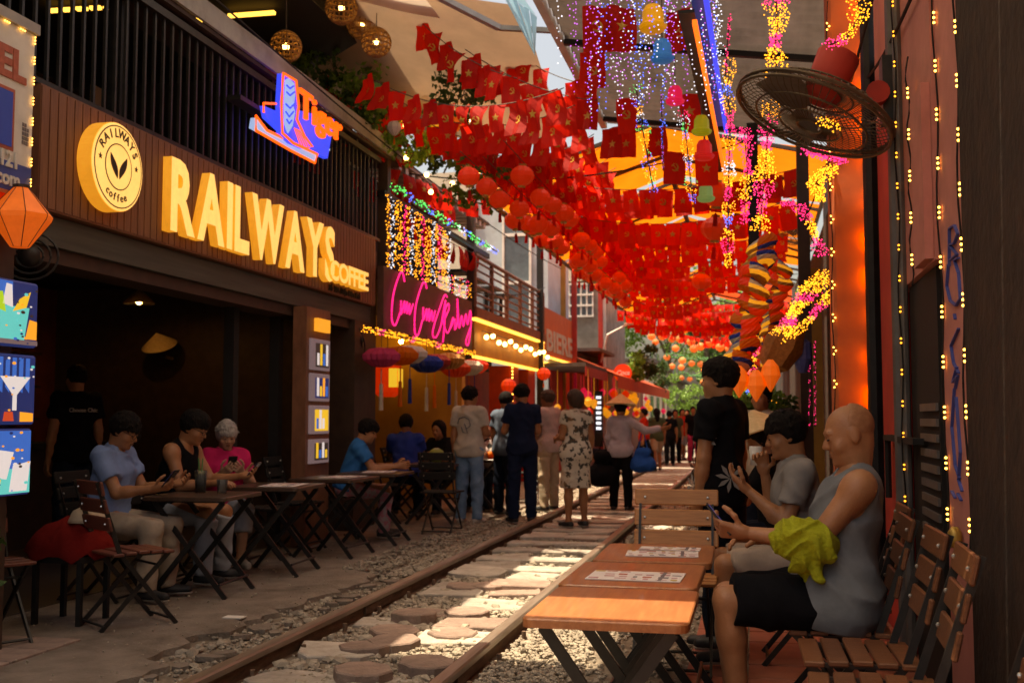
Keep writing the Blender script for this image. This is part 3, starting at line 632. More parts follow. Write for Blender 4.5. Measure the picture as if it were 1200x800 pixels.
def gem_lantern(p, r, h, mat, lab, name='silk_lantern', group=None, n=8, prof=None, tas=True):
    t = thing(name, lab, 'lantern', p, group); x, y, z = p
    prof = prof or [(.25, 1), (1, .1), (.95, -.05), (.3, -.95)]
    mm = MB(); mm.lathe([(r * a, h * .5 * b) for a, b in prof][::-1], n, Matrix.Translation(p)); mm.build('lantern_shade', mat, t)
    for k in range(n):
        a = 2 * math.pi * k / n; mm = MB(); mm.tube([(x + r * q * 1.015 * math.cos(a), y + r * q * 1.015 * math.sin(a), z + h * .5 * b) for q, b in prof], r * .014, 4); mm.build('rib', M['dark_brown'], t)
    mm = MB(); mm.lathe([(r * .27, 0), (r * .27, r * .1)], 10, Matrix.Translation((x, y, z + h * .5))); mm.build('lantern_cap', M['dark_brown'], t)
    if tas:
        mm = MB(); mm.tube([(x, y, z - h * .47), (x, y, z - h * .75), (x, y, z - h * .76), (x, y, z - h * 1.1)], [r * .03, r * .03, r * .1, r * .13], 6); mm.build('tassel', M['tarp_orange'], t)
    return t
gem_lantern(tuple(pX(24, 256, -3.85)), .165, .33, M['lantern_warm'], 'orange silk lantern with dark ribs below the hotel sign', tas=False)
gem_lantern(tuple(pX(-6, 228, -4.1)), .15, .28, M['lantern_red'], 'red silk lantern tucked behind the orange lantern', tas=False)
fn = thing('wall_fan', 'round black wall fan behind the orange lantern', 'fan', tuple(pX(35, 300, -4.2)))
c = pX(35, 300, -4.2)
for rr in (.19, .14, .09):
    mm = MB(); mm.tube([(c.x + rr * .8 * math.cos(6.283 * k / 20), c.y + .3 * rr * math.cos(6.283 * k / 20), c.z + rr * .75 * math.sin(6.283 * k / 20)) for k in range(20)], .008, 5, False, True); mm.build('guard_ring', M['black_paint'], fn)
mm = MB(); mm.ball(c, .07); mm.build('motor', M['black_paint'], fn, True)
lb = thing('drink_light_box', 'post with three glowing cocktail picture boxes by the cafe', 'light box', (HX, 5.0, 0))
wbox('post', M['dark_brown'], lb, (HX - .12, 4.5, 0.04), (HX - .03, 5.20, 2.35))
def scr(u0, v0, u1, v1, dress):
    a = pX(u0, v0, HX); b = pX(u1, v1, HX); y0_, y1_, z1_, z0_ = a.y, b.y, a.z, b.z
    mm = MB(); mm.box((HX - .01, (y0_ + y1_) / 2, (z0_ + z1_) / 2), (.06, y1_ - y0_, z1_ - z0_), None, .012); bx = mm.build('picture_box', M['scr_navy'], lb)
    def P(pl, mat, lay): # polygon in 0..1 box coords
        mm = MB(); q = [(y0_ + (y1_ - y0_) * a_, z0_ + (z1_ - z0_) * b_) for a_, b_ in pl]
        ar = sum(q[i][0] * q[(i + 1) % len(q)][1] - q[(i + 1) % len(q)][0] * q[i][1] for i in range(len(q)))
        if ar < 0: q = q[::-1]
        mm.prism(q, .0015, frame((HX + .0215 + lay * .002, 0, 0), (0, 1, 0), (0, 0, 1))); mm.build('picture_print', M[mat], bx)
    dress(P); rq = random.Random(int(v0))
    for q in range(26):
        cx, cy, s_ = rq.uniform(.05, .95), rq.uniform(.05, .95), rq.uniform(.012, .035); P([(cx + s_ * math.cos(6.283 * k / 6), cy + s_ * .8 * math.sin(6.283 * k / 6)) for k in range(6)], rq.choice(('scr_white', 'scr_cyan', 'scr_orange', 'scr_navy', 'scr_blue', 'scr_dark')), 4)
def d1(P):
    P([(.02, .5), (.6, .5), (.6, .97), (.02, .97)], 'scr_blue', 0); P([(.3, .08), (.78, .08), (.85, .6), (.22, .6)], 'scr_cyan', 1); P([(.25, .58), (.5, .5), (.45, .8), (.28, .78)], 'scr_lime', 2)
    P([(.6, .52), (.8, .6), (.86, .85), (.7, .72)], 'scr_yellow', 2); P([(.45, .62), (.6, .58), (.58, .92), (.5, .93)], 'scr_white', 2); P([(.02, .03), (.98, .03), (.98, .1), (.02, .1)], 'scr_mauve', 2); P([(.8, .12), (.97, .12), (.97, .4), (.86, .42)], 'scr_orange', 1)
def d2(P):
    for k in range(9): P([(.03 + .1 * k, .45 + .04 * (k % 3)), (.09 + .1 * k, .45), (.09 + .1 * k, .95), (.03 + .1 * k, .95 - .05 * (k % 2))], 'scr_blue', 0)
    P([(.45, .68), (.9, .68), (.7, .42), (.7, .2), (.64, .2), (.64, .42)], 'scr_white', 1); P([(.05, .08), (.35, .08), (.35, .32), (.05, .36)], 'scr_red', 1); P([(.08, .36), (.3, .34), (.2, .48)], 'scr_yellow', 1)
    P([(.5, .05), (.66, .05), (.64, .18), (.52, .18)], 'scr_red', 2); P([(.75, .04), (.95, .04), (.95, .16), (.75, .18)], 'scr_orange', 2)
def d3(P):
    P([(.02, .4), (.97, .4), (.97, .97), (.02, .97)], 'scr_blue', 0); P([(.02, .03), (.97, .03), (.97, .4), (.02, .4)], 'scr_cyan', 0); P([(.1, .1), (.5, .1), (.55, .45), (.05, .5)], 'scr_yellow', 1); P([(.3, .3), (.6, .25), (.7, .65), (.42, .7)], 'scr_white', 2); P([(.65, .06), (.92, .06), (.97, .5), (.7, .45)], 'scr_white', 1)
scr(-40, 318, 40, 408, d1); scr(-42, 410, 37, 497, d2); scr(-45, 503, 32, 578, d3)
# ------------------------------------------------------------------ left: second shop (yellow, pink neon)
def ywin(u, X=FX): return pX(u, 400, X).y
h2 = thing('yellow_shop', 'yellow-walled souvenir cafe under a brown panel with pink neon', 'building', (-6, 14.4, 0))
wbox('shop_floor', M['cafe_floor'], h2, (-6.4, 12.22, -.03), (-4.6, 16.6, .04))
wbox('back_wall', M['yellow_wall'], h2, (-6.2, 12.25, .04), (-6.0, 16.6, 2.9)); wbox('side_wall', M['yellow_wall'], h2, (-6.0, 16.4, .04), (-4.45, 16.6, 2.9))
wbox('ceiling', M['dark_brown'], h2, (-6.2, 12.25, 2.92), (-4.35, 16.6, 3.0)); wbox('terrace_roof', M['corrugated'], h2, (-8, 12.9, 4.55), (-4.4, 18.0, 4.6))
for k in range(18): wbox('roof_slat', M['grey_flash'], h2, (-8, 12.9 + k * .28, 4.46), (-4.42, 13.02 + k * .28, 4.545))
wbox('dark_doorway', M['near_black'], h2, (-5.99, 14.6, .04), (-5.95, 16.3, 2.2))
for yy in (12.4, 16.55): wbox('terrace_post', M['dark_brown'], h2, (-4.42, yy, 2.9), (-4.3, yy + .12, 4.6))
wbox('dark_backing', M['near_black'], h2, (-4.9, 12.3, 3.082), (-4.86, 16.45, 4.4))  # black sheet added as the darkness behind the light curtain
wbox('terrace_beam', M['dark_metal'], h2, (-4.4, 12.3, 3.92), (-4.3, 17.6, 4.0)); wbox('terrace_slab', M['dark_brown'], h2, (-6.2, 12.25, 3.02), (-4.42, 16.6, 3.08))
ns = thing('neon_sign', 'dark brown panel with looping pink neon script', 'sign', (FX, 14.4, 2.4))
NX = FX + .06; ya, yb = ywin(449, NX), ywin(553, NX)
z_t = pX(449, 311, NX).z; z_b = pX(449, 385, NX).z
wbox('panel', M['brown_panel'], ns, (NX - .08, ya, z_b), (NX, yb, z_t))
def script(pts): # photo-pixel polyline on panel, smoothed
    P = [Vector(fpt(u, v, NX + .03)) for u, v in pts]; out = []
    for i in range(len(P) - 1):
        p0 = P[max(i - 1, 0)]; p1 = P[i]; p2 = P[i + 1]; p3 = P[min(i + 2, len(P) - 1)]
        for s in range(6):
            t = s / 6; out.append(.5 * ((2 * p1) + (-p0 + p2) * t + (2 * p0 - 5 * p1 + 4 * p2 - p3) * t * t + (-p0 + 3 * p1 - 3 * p2 + p3) * t ** 3))
    out.append(P[-1]); mm = MB(); mm.tube([(NX + .03, p.x, p.y) for p in out], .0115, 6); mm.build('neon_tube', M['neon_pink'], ns, True)
script([(474, 330), (472, 320), (468, 322), (461, 345), (459, 372), (463, 381), (469, 366)]); script([(470, 352), (470, 368), (474, 353), (474, 366), (477, 354), (477, 367), (480, 356), (480, 368), (484, 356)])
script([(500, 338), (498, 331), (494, 335), (487, 360), (486, 388), (490, 392), (495, 375)]); script([(496, 360), (496, 375), (500, 362), (500, 375), (503, 362), (503, 376), (506, 364), (507, 376), (510, 364)])
script([(524, 348), (521, 346), (515, 362), (509, 380), (507, 392), (511, 395), (517, 380), (522, 352), (521, 378), (519, 401)]); script([(521, 374), (526, 362), (525, 356), (519, 372), (524, 390), (529, 380)])
script([(530, 380), (531, 372), (528, 384), (533, 374), (533, 386), (536, 376), (536, 350), (538, 384), (541, 370), (543, 382), (546, 368), (548, 380), (551, 364), (552, 378), (549, 403), (546, 400), (551, 384)])
# curtain of lights above the panel
lc2 = thing('light_curtain', 'curtain of yellow, pink and white light strings above the pink neon panel', 'lights', (FX, 14.2, 3.1))
def beads(n, x, fy, z0, z1, mat, parent, r=.013, jit=.012, name='light_beads'):
    mm = MB()
    for _ in range(n):
        t = random.random(); mm.octa((x + random.uniform(-jit, jit), fy + random.uniform(-jit, jit) * 2.2, z0 + (z1 - z0) * t), r)
    return mm.build(name, M[mat], parent)
cols = ['led_yellow', 'led_white', 'led_yellow', 'led_yellow', 'led_pink', 'led_yellow', 'led_white', 'led_yellow', 'led_yellow', 'led_pink', 'led_yellow', 'led_yellow', 'led_white', 'led_yellow', 'led_pink', 'led_yellow', 'led_yellow', 'led_white']
for k, cmat in enumerate(cols):
    yy = ywin(452, NX) + (ywin(524, NX) - ywin(452, NX)) * k / (len(cols) - 1); beads(60, NX + .02, yy, z_t, 3.92, cmat, lc2, .0085, .022)
for k in range(8): beads(12, NX + .02, ywin(528, NX) + k * .14, z_t, z_t + .28, ('led_pink', 'led_yellow', 'led_white')[k % 3], lc2, .0085, .03)
mm = MB(); mm.tube([(NX + .02, ya, 3.93), (NX + .02, yb, 3.93)], .012, 5); mm.build('light_cord', M['cord'], lc2)
rl = thing('light_rope', 'green and blue light rope along the terrace roof edge', 'lights', (FX, 15, 4.0))
mm = MB(); mm.tube([(FX + .12, 12.2, 4.02), (FX + .12, 17.6, 4.04)], .012, 5); mm.build('light_cord', M['cord'], rl)
for k in range(18):
    mm = MB(); y0_ = 12.2 + k * .3
    for _ in range(16): mm.octa((FX + .12 + random.uniform(-.04, .04), y0_ + random.random() * .3, 4.03 + random.uniform(-.05, .05)), .0105)
    mm.build('light_beads', M[('led_green', 'led_green', 'led_blue', 'led_green', 'led_white' if k > 4 else 'led_green', 'led_blue')[k % 6]], rl)
rw = thing('light_rope', 'yellow light rope with pink clusters below the pink neon panel', 'lights', (FX, 14.2, 2.3))
for k in range(30):
    y0_ = ywin(425, NX + .05) + k * (yb - ywin(425, NX + .05)) / 30; mm = MB(); pk = k % 7 == 3
    for _ in range(22 if pk else 16): mm.octa((NX + .06 + random.uniform(-.04, .04), y0_ + random.random() * .17, z_b - .06 + random.uniform(-.04, .04)), .008)
    mm.build('light_beads', M['led_pink' if pk else 'led_yellow'], rw)
mm = MB(); mm.tube([(NX + .06, ywin(425, NX), z_b - .06), (NX + .06, yb, z_b - .06)], .01, 5); mm.build('light_cord', M['cord'], rw)
# paper parasol lanterns under the panel
pcols = [('pink', 'cl_magenta'), ('orange', 'tarp_orange'), ('white', 'white_paint'), ('purple', 'cl_royal'), ('red', 'red_paint'), ('amber', 'amber_panel'), ('scarlet', 'tarp_red'), ('cream', 'cream_wall'), ('crimson', 'lantern_red')]
for k, (cn, mt) in enumerate(pcols):
    yy = 11.35 + k * .52; p = (FX + .22 + .05 * (k % 2), yy + .25, 1.96 + .045 * (k % 3))
    t = thing('parasol_lantern', f'{cn} pleated paper lantern in the row under the pink neon panel', 'lantern', p, 'pleated paper lanterns under the neon panel')
    mm = MB(); mm.lathe([(.04, .10), (.14, .085), (.215, .02), (.205, -.04), (.11, -.11), (.04, -.12)][::-1], 36, Matrix.Translation(p), .12); mm.build('lantern_shade', M[mt], t)
    mm = MB(); mm.tube([(p[0], p[1], p[2] - .13), (p[0], p[1], p[2] - .3), (p[0], p[1], p[2] - .31), (p[0], p[1], p[2] - .6)], [.006, .006, .02, .026], 6); mm.build('tassel', M[('cream_wall', 'tarp_orange', 'cl_royal')[k % 3]], t)
    mm = MB(); mm.tube([(p[0], p[1], p[2] + .1), (p[0], p[1], z_b)], .004, 4); mm.build('hanging_cord', M['cord'], t)
for k, (u, v) in enumerate(((454, 443), (402, 432))):
    c = pX(u, v, -5.0); t = thing('box_lantern', ('red lantern box with gold picture hanging on the yellow wall', 'red lantern box glowing behind the black fan')[k], 'lantern', tuple(c))
    mm = MB(); mm.lathe([(.12, -.26), (.2, -.2), (.2, .2), (.12, .26)], 8, Matrix.Translation(c)); mm.build('lantern_shade', M['lantern_lit'], t)
    mm = MB(); mm.box((c.x + .1, c.y - .165, c.z), (.2, .006, .26)); mm.box((c.x + .19, c.y + .0, c.z), (.008, .2, .26)); mm.build('lantern_picture', M['scr_yellow'], t)
    mm = MB(); mm.tube([(c.x, c.y, c.z + .26), (c.x, c.y, 2.92)], .006, 4); mm.build('hanging_cord', M['cord'], t)
sbl = thing('bulb_string', 'warm bare bulbs hanging inside the yellow shop', 'lights', (-5.0, 14, 2.6))
for q, (u, v, X) in enumerate(((425, 402, -4.7), (470, 400, -5.3), (520, 420, -5.2))):
    c = pX(u, v, X); mm = MB(); mm.ball(c, .035, 10, 6); mm.build('light_bulb', M['shop_bulb'], sbl, True); mm = MB(); mm.tube([c, (c.x, c.y, 2.92)], .005, 4); mm.build('light_cord', M['cord'], sbl)
fn = thing('wall_fan', 'black wall fan above the menu boxes beside the yellow shop', 'fan', tuple(pX(412, 402, -4.5))); c = pX(412, 402, -4.5)
for rr in (.3, .24, .17, .1):
    mm = MB(); mm.tube([(c.x + rr * .7 * math.cos(6.283 * k / 24), c.y - .5 * rr * math.cos(6.283 * k / 24) - .4 * rr * math.sin(6.283 * k / 24), c.z + .8 * rr * math.sin(6.283 * k / 24)) for k in range(24)], .008, 5, False, True); mm.build('guard_ring', M['black_paint'], fn)
mm = MB(); mm.tube([c, (c.x - .35, c.y + .3, c.z + .12)], .05, 8); mm.build('fan_arm', M['black_paint'], fn); mm = MB(); mm.ball(c, .1); mm.build('motor', M['black_paint'], fn, True)
for k in range(3):
    mm = MB(); a = 2.1 * k; mm.add([c, (c.x + .2 * math.cos(a), c.y - .14 * math.cos(a), c.z + .2 * math.sin(a)), (c.x + .18 * math.cos(a + .6), c.y - .1 * math.cos(a + .6) + .04, c.z + .2 * math.sin(a + .6))], [(0, 1, 2)]); mm.build('fan_blade', M['grey_pipe'], fn)
sv = thing('souvenir_shelf', 'dark shelf of small gold trinkets against the yellow wall', 'shelf', (-5.8, 13.3, .04))
for z in (.5, 1.0, 1.4, 1.75): wbox('shelf_board', M['dark_brown'], sv, (-5.98, 12.3, z), (-5.65, 14.5, z + .03))
for yy in (12.3, 13.0, 13.75, 14.47): wbox('shelf_side', M['dark_brown'], sv, (-5.98, yy, .04), (-5.66, yy + .03, 1.9))
for k in range(22):
    p = (-5.82, 12.42 + (k % 11) * .19, (1.03, 1.43)[k // 11]); mm = MB(); s = random.uniform(.7, 1.2)
    mm.lathe([(.04 * s, 0), (.06 * s, .06 * s), (.035 * s, .12 * s), (.045 * s, .17 * s), (.01, .22 * s)], 10, Matrix.Translation(p)); tag(mm.build('figurine', M[random.choice(('gold_trim', 'amber_panel', 'red_paint'))], None, True), 'small painted figurine on the souvenir shelf', 'figurine', 'figurines on the souvenir shelf')
# menu light box column between the two shops
mc = thing('menu_light_box', 'brown column of four small glowing beer picture boxes', 'light box', (FX, 11.7, 0))
MX = FX + .06; y0_, y1_ = ywin(362, MX), ywin(386, MX)
wbox('column', M['fascia_wood'], mc, (MX - .14, y0_ - .06, .04), (MX, y1_ + .02, 2.36))
for k, (v0, v1) in enumerate(((398, 434), (438, 470), (475, 508), (514, 542))):
    a = pX(374, v0, MX).z; b = pX(374, v1, MX).z; bx = wbox('picture_box', M['scr_mauve'], mc, (MX + .001, y0_, b), (MX + .03, y1_ - .05, a), .006)
    for q in range(4):
        yy = y0_ + .14 + q * .075; wbox('picture_print', M[('scr_white', 'scr_yellow', 'scr_blue', 'scr_white', 'scr_yellow', 'scr_orange', 'scr_blue', 'scr_white')[(q + k * 3) % 8]], bx, (MX + .031, yy, b + .05), (MX + .034, yy + .05, b + (a - b) * (.55 + .3 * ((q + k) % 2))))
    wbox('picture_print', M[('scr_dark', 'scr_navy', 'scr_yellow', 'scr_dark')[k]], bx, (MX + .0302, y0_ + .1, b + .03), (MX + .0308, y1_ - .08, a - .04))
wbox('lit_letters', M['scr_orange'], mc, (MX + .01, y0_ + .1, pX(374, 389, MX).z), (MX + .05, y1_ - .1, pX(374, 374, MX).z))

# ------------------------------------------------------------------ left: third shop with amber fascia and balcony
h3 = thing('amber_shop', 'narrow shop with glowing amber fascia, brown balcony and dark doorway', 'building', (-5.5, 19.5, 0))
Y3a, Y3b = ywin(556), 22.3
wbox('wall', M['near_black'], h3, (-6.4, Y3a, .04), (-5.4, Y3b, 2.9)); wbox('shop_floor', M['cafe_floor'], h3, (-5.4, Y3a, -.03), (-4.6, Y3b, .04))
wbox('fascia', M['amber_panel'], h3, (FX - .1, Y3a, 2.26), (FX, Y3b, 2.80)); wbox('balcony_slab', M['rail_brown'], h3, (-6.4, Y3a, 2.86), (FX + .04, Y3b + .1, 3.02))
for z in (2.83, 2.235): wbox('light_strip', M['strip_warm'], h3, (FX - .04, Y3a, z - .018), (FX + .03, Y3b, z + .018))
wbox('light_strip', M['strip_warm'], h3, (FX - .02, Y3b - .06, 2.27), (FX + .02, Y3b - .02, 2.8))
for yy in (19.4, 21.0): wbox('red_column', M['red_paint'], h3, (-4.75, yy, .04), (-4.35, yy + .7, 2.22))
wbox('red_panel', M['red_paint'], h3, (-5.38, 18.6, .04), (-5.3, 22.2, 2.2))
br = thing('balcony_railing', 'brown balcony railing with horizontal bars above the amber fascia', 'railing', (FX, 19.4, 3.02))
for k in range(6): mm = MB(); mm.tube([(FX, Y3a, 3.1 + k * .13), (FX, Y3b, 3.1 + k * .13)], .018, 6); mm.build('rail_bar', M['rail_brown'], br)
for k in range(6): yy = Y3a + (Y3b - Y3a) * k / 5; wbox('rail_post', M['rail_brown'], br, (FX - .03, yy - .03, 3.02), (FX + .03, yy + .03, 3.82))
mm = MB(); mm.tube([(FX, Y3a, 3.85), (FX, Y3b, 3.85)], .035, 8); mm.build('handrail', M['rail_brown'], br)
sb = thing('bulb_string', 'string of round warm bulbs across the amber fascia', 'lights', (FX + .1, 19, 2.6))
for k in range(13):
    p = (FX + .12, Y3a + .3 + k * .44, 2.56 + .05 * math.sin(k * 1.9)); mm = MB(); mm.ball(p, .04, 8, 6); mm.build('light_bulb', M['bulb'], sb, True)
mm = MB(); mm.tube([(FX + .12, Y3a, 2.64), (FX + .12, Y3b, 2.64)], .008, 4); mm.build('light_cord', M['cord'], sb)
for k, (u, v, l) in enumerate(((637, 438, 'round red lantern glowing under the end of the amber fascia'), (596, 452, 'small red lantern by the dark doorway of the amber shop'))):
    gem_lantern(tuple(pX(u, v, FX + .3)), .14, .24, M['lantern_lit'], l, 'round_lantern', None, 10, [(.3, 1), (.8, .6), (1, 0), (.8, -.6), (.3, -1)])
for yy, nm in ((19.35, 'amber'), (22.2, 'red')):
    t = thing('light_string', f'upright string of warm lights on the {nm} shop column', 'lights', (FX - .02, yy, 0)); mm = MB()
    for k in range(30): mm.octa((FX + .0, yy, .5 + k * .06), .016)
    mm.build('light_beads', M['led_warm'], t)
for k in range(4):
    t = thing('terrace_table', 'dark cafe table with chairs on the balcony above the amber fascia', 'table', (-4.9, 17.4 + k * 1.2, 3.02), 'tables on the upper balcony'); p = ORG[t.name]
    wbox('table_top', M['near_black'], t, (p.x - .25, p.y - .3, 3.66), (p.x + .25, p.y + .3, 3.7)); wbox('leg', M['near_black'], t, (p.x - .03, p.y - .03, 3.02), (p.x + .03, p.y + .03, 3.66))
# ------------------------------------------------------------------ left: houses further along
h4 = thing('pale_blue_house', 'tall pale blue house with a long glazed stair window', 'building', (-6.6, 25, 0))
wbox('wall', M['pale_blue'], h4, (-9.5, 24.2, 0), (-4.55, 27.0, 6.8)); wbox('wall', M['cream_wall'], h4, (-9.6, 23.9, 0), (-6.3, 24.195, 6.9))
wbox('window', M['window_glass'], h4, (-5.55, 24.15, 3.2), (-4.98, 24.197, 6.4)); 
for z in (3.2, 4.3, 5.4, 6.35): wbox('window_frame', M['white_paint'], h4, (-5.6, 24.1, z), (-4.93, 24.148, z + .07))
for x in (-5.6, -4.97): wbox('window_frame', M['white_paint'], h4, (x, 24.09, 3.2), (x + .05, 24.147, 6.4))
mm = MB(); mm.prism([(-.16, 0), (.16, 0), (.16, .5)] + [(.16 * math.cos(R(a)), .5 + .3 * math.sin(R(a))) for a in range(15, 180, 15)] + [(-.16, .5)], .05, frame((-5.9, 24.197, 3.5), (1, 0, 0), (0, 0, 1))); mm.build('arched_window', M['window_glass'], h4)
wbox('shop_front', M['red_wall'], h4, (-4.54, 24.3, .04), (-4.5, 26.8, 2.4))
s4 = thing('shop_sign', 'faded orange sign panel with pale capital letters between poles', 'sign', (FX, 24, 2.5))
ya, yb = 22.45, 26.2; wbox('panel', M['orange_wall'], s4, (FX - .05, ya, 2.6), (FX, yb, 3.6)); a, b = twidth('biere')
put_text('biere', M['cream_wall'], s4, face((ya + yb) / 2, 2.72, FX + .006) @ Matrix.Diagonal(((yb - ya) * .9 / (b - a), .62, 1, 1)))
for z in (2.42, 2.55): wbox('light_strip', M['strip_warm'], s4, (FX - .04, ya, z), (FX + .02, yb, z + .03))
h5 = thing('grey_house', 'weathered grey house with white grille window', 'building', (-6.4, 33, 0))
wbox('wall', M['grey_wall'], h5, (-9, 31, 0), (-4.3, 37, 6.4)); wbox('upper_wall', M['cream_wall'], h5, (-8.9, 30.9, 5.2), (-4.28, 30.997, 6.35))
wbox('window', M['window_glass'], h5, (-5.5, 30.95, 4.2), (-4.5, 30.998, 5.1))
for k in range(7): wbox('grille_bar', M['white_paint'], h5, (-5.55 + k * .17, 30.88, 4.15), (-5.51 + k * .17, 30.93, 5.12))
for k in range(4): wbox('grille_bar', M['white_paint'], h5, (-5.56, 30.85, 4.15 + k * .31), (-4.48, 30.879, 4.2 + k * .31))
wbox('eave', M['tile_roof'], h5, (-5, 28, 3.0), (-3.9, 31, 3.08)); wbox('lower_wall', M['dark_red_wall'], h5, (-5.2, 27.1, 0), (-4.6, 30.99, 3.0))
wbox('drain_pipe', M['white_paint'], h5, (-4.28, 31.3, 0), (-4.2, 31.4, 6.3))
for (u, X, m_, z1, l) in ((633, -4.28, 'near_black', 6.2, 'black steel post rising beside the brown balcony'), (660, -4.5, 'amber_panel', 6, 'ochre painted post behind the faded orange sign'), (673, -4.25, 'red_paint', 6.2, 'red painted post at the end of the orange sign'), (704, -4.1, 'red_paint', 5.6, 'red painted post in front of the grey house')):
    p = pX(u, 400, X); o = wbox('street_post', M[m_], None, (X - .06, p.y - .06, 0), (X + .06, p.y + .06, z1)); tag(o, l, 'post')
# lit stalls and awnings further on
st = thing('lantern_stall', 'open stall front hung with yellow and pink lantern lights', 'stall', (-4.4, 31, 0))
wbox('back_panel', M['dark_red_wall'], st, (-4.6, 27.2, 0), (-4.4, 44, 2.4)); wbox('roof', M['tile_roof'], st, (-4.5, 22.6, 2.35), (-3.45, 25.9, 2.43)); wbox('valance', M['red_paint'], st, (-3.47, 22.6, 2.15), (-3.43, 25.9, 2.345))
aw = thing('red_awning', 'red sloping fabric awning over the stall', 'awning', (-3.3, 34, 2.4)); mm = MB(); mm.add([(-4.4, 26, 2.8), (-4.4, 42, 2.8), (-3.2, 42, 2.3), (-3.2, 26, 2.3), (-3.2, 42, 1.98), (-3.2, 26, 1.98)], [(0, 1, 2, 3), (3, 2, 4, 5)]); mm.build('awning_cloth', M['awning_red'], aw)
for yy in (26.1, 34, 41.9): mm = MB(); mm.tube([(-4.4, yy, 2.77), (-3.21, yy, 2.27)], .02, 5); mm.build('awning_arm', M['grey_pipe'], aw)
for k in range(64):
    p = (random.uniform(-4.2, -3.3), random.uniform(22.6, 41), random.uniform(1.35, 1.95)); r = random.uniform(.06, .11); cm = random.choice(('lamp_yellow', 'lamp_yellow', 'lamp_yellow', 'bell_pink', 'bell_pink', 'lantern_lit'))
    mm = MB(); mm.lathe([(r * .3, r), (r, .3 * r), (r * .9, -.3 * r), (r * .3, -r)][::-1], 8, Matrix.Translation(p)); mm.tube([(p[0], p[1], p[2] + r), (p[0], p[1], 2.3)], .004, 3); tag(mm.build('paper_lantern', M[cm]), 'small glowing paper lantern hung under the stall roof', 'lantern', 'glowing lanterns of the stall')
vs_ = thing('lit_sign', 'upright sign of white light letters in front of the stall', 'sign', (-3.3, 27, 1)); p = pX(701, 470, -3.6)
for k in range(7): wbox('light_bar', M['led_white'], vs_, (p.x - .05, p.y, 1.0 + k * .12), (p.x + .06, p.y + .05, 1.06 + k * .12))
wbox('sign_board', M['near_black'], vs_, (p.x - .1, p.y + .06, .6), (p.x + .1, p.y + .1, 1.9))
cs = thing('round_sign', 'round red sign with white lettering above the stall roof', 'sign', tuple(pX(730, 437, -3.4))); c = pX(730, 437, -3.4)
mm = MB(); mm.lathe([(.24, 0), (.24, .06)], 24, frame((c.x, c.y, c.z), (1, 0, 0), (0, 0, 1))); mm.build('disc', M['lantern_lit'], cs); mm = MB(); mm.tube([(c.x - .24, c.y + .0, c.z), (c.x - 1.0, c.y, c.z)], .02, 5); mm.build('bracket', M['grey_pipe'], cs)
put_text('coca', M['white_paint'], cs, frame((c.x, c.y - .075, c.z - .05), (1, 0, 0), (0, 0, 1)) @ Matrix.Diagonal((.17, .17, 1, 1)))
sl_ = thing('street_lamp', 'pale metal street lamp arm reaching from a red post', 'street lamp', tuple(pX(704, 420, -4.1))); p = pX(704, 424, -4.05)
mm = MB(); mm.tube([p, pX(712, 392, -3.8), pX(735, 380, -3.3)], .03, 6); mm.build('lamp_arm', M['white_paint'], sl_); mm = MB(); mm.ball(pX(738, 379, -3.25), .1, 8, 5, (1.6, 1, .5)); mm.build('lamp_head', M['white_paint'], sl_)
for k, (x0, x1, y0_, y1_, z1, mt, lab) in enumerate(((-9, -4.4, 46, 56, 3.6, 'cream_wall', 'cream house far down the street beyond the red awning'), (-9, -4.2, 57, 66, 3.2, 'grey_wall', 'grey house far down the street before the trees'), (2.4, 7, 46, 60, 4.2, 'cream_wall', 'cream house far down the track on the right'))):
    t = thing('far_house', lab, 'building', ((x0 + x1) / 2, y0_, 0)); wbox('wall', M[mt], t, (x0, y0_, 0), (x1, y1_, z1)); wbox('roof', M['tile_roof'], t, (x0 - .2, y0_ - .3, z1), (x1 + .3, y1_, z1 + .15))
    for q in range(3):
        for z in (1.2, 3.2): wbox('window', M['window_glass'], t, ((x1 + .0) if x0 < 0 else x0 - .04, y0_ + 1 + q * 3, z), ((x1 + .04) if x0 < 0 else x0, y0_ + 2.2 + q * 3, z + 1))

# ------------------------------------------------------------------ right wall and pillars
WX = .78
rw_ = thing('right_wall', 'long dark wall of the houses along the right of the tables', 'wall', (WX, 8, 0))
wbox('wall_plaster', M['soot_wall'], rw_, (WX + .05, 4.95, 0), (WX + .4, 46, 3.6))
wbox('red_panel', M['red_wall'], rw_, (WX, 6.25, .02), (WX + .047, 7.2, 3.1)); wbox('red_panel', M['pink_wall'], rw_, (WX - .003, 6.25, 3.1), (WX + .047, 7.2, 4.2))
wbox('dark_opening', M['near_black'], rw_, (WX + .01, 5.1, .02), (WX + .048, 5.95, 1.95))
for k in range(9): wbox('shutter_slat', M['grey_pipe'], rw_, (WX - .005, 5.12, .75 + k * .07), (WX + .008, 5.6, .785 + k * .07))
wbox('pink_panel', M['pink_wall'], rw_, (WX - .012, 4.96, 1.96), (WX + .046, 6.24, 4.4)); wbox('wall_cabinet', M['pink_wall'], rw_, (WX - .05, 5.0, 1.97), (WX - .013, 5.34, 2.75))
for yy, r in ((6.1, .035), (5.9, .025), (7.3, .05)):
    mm = MB(); mm.tube([(WX - .03, yy, 0), (WX - .03, yy, 4.4)], r, 8); mm.build('drain_pipe', M['grey_pipe'] if r < .05 else M['dark_metal'], rw_)
pp = thing('pink_pillar', 'pink plastered pillar with blue scribble between dark walls', 'pillar', (WX, 4.6, 0))
mm = MB(); mm.box((WX + .1, 4.62, 2.3), (.2, .62, 4.6), None, .03); mm.build('pillar_shaft', M['pink_wall'], pp)
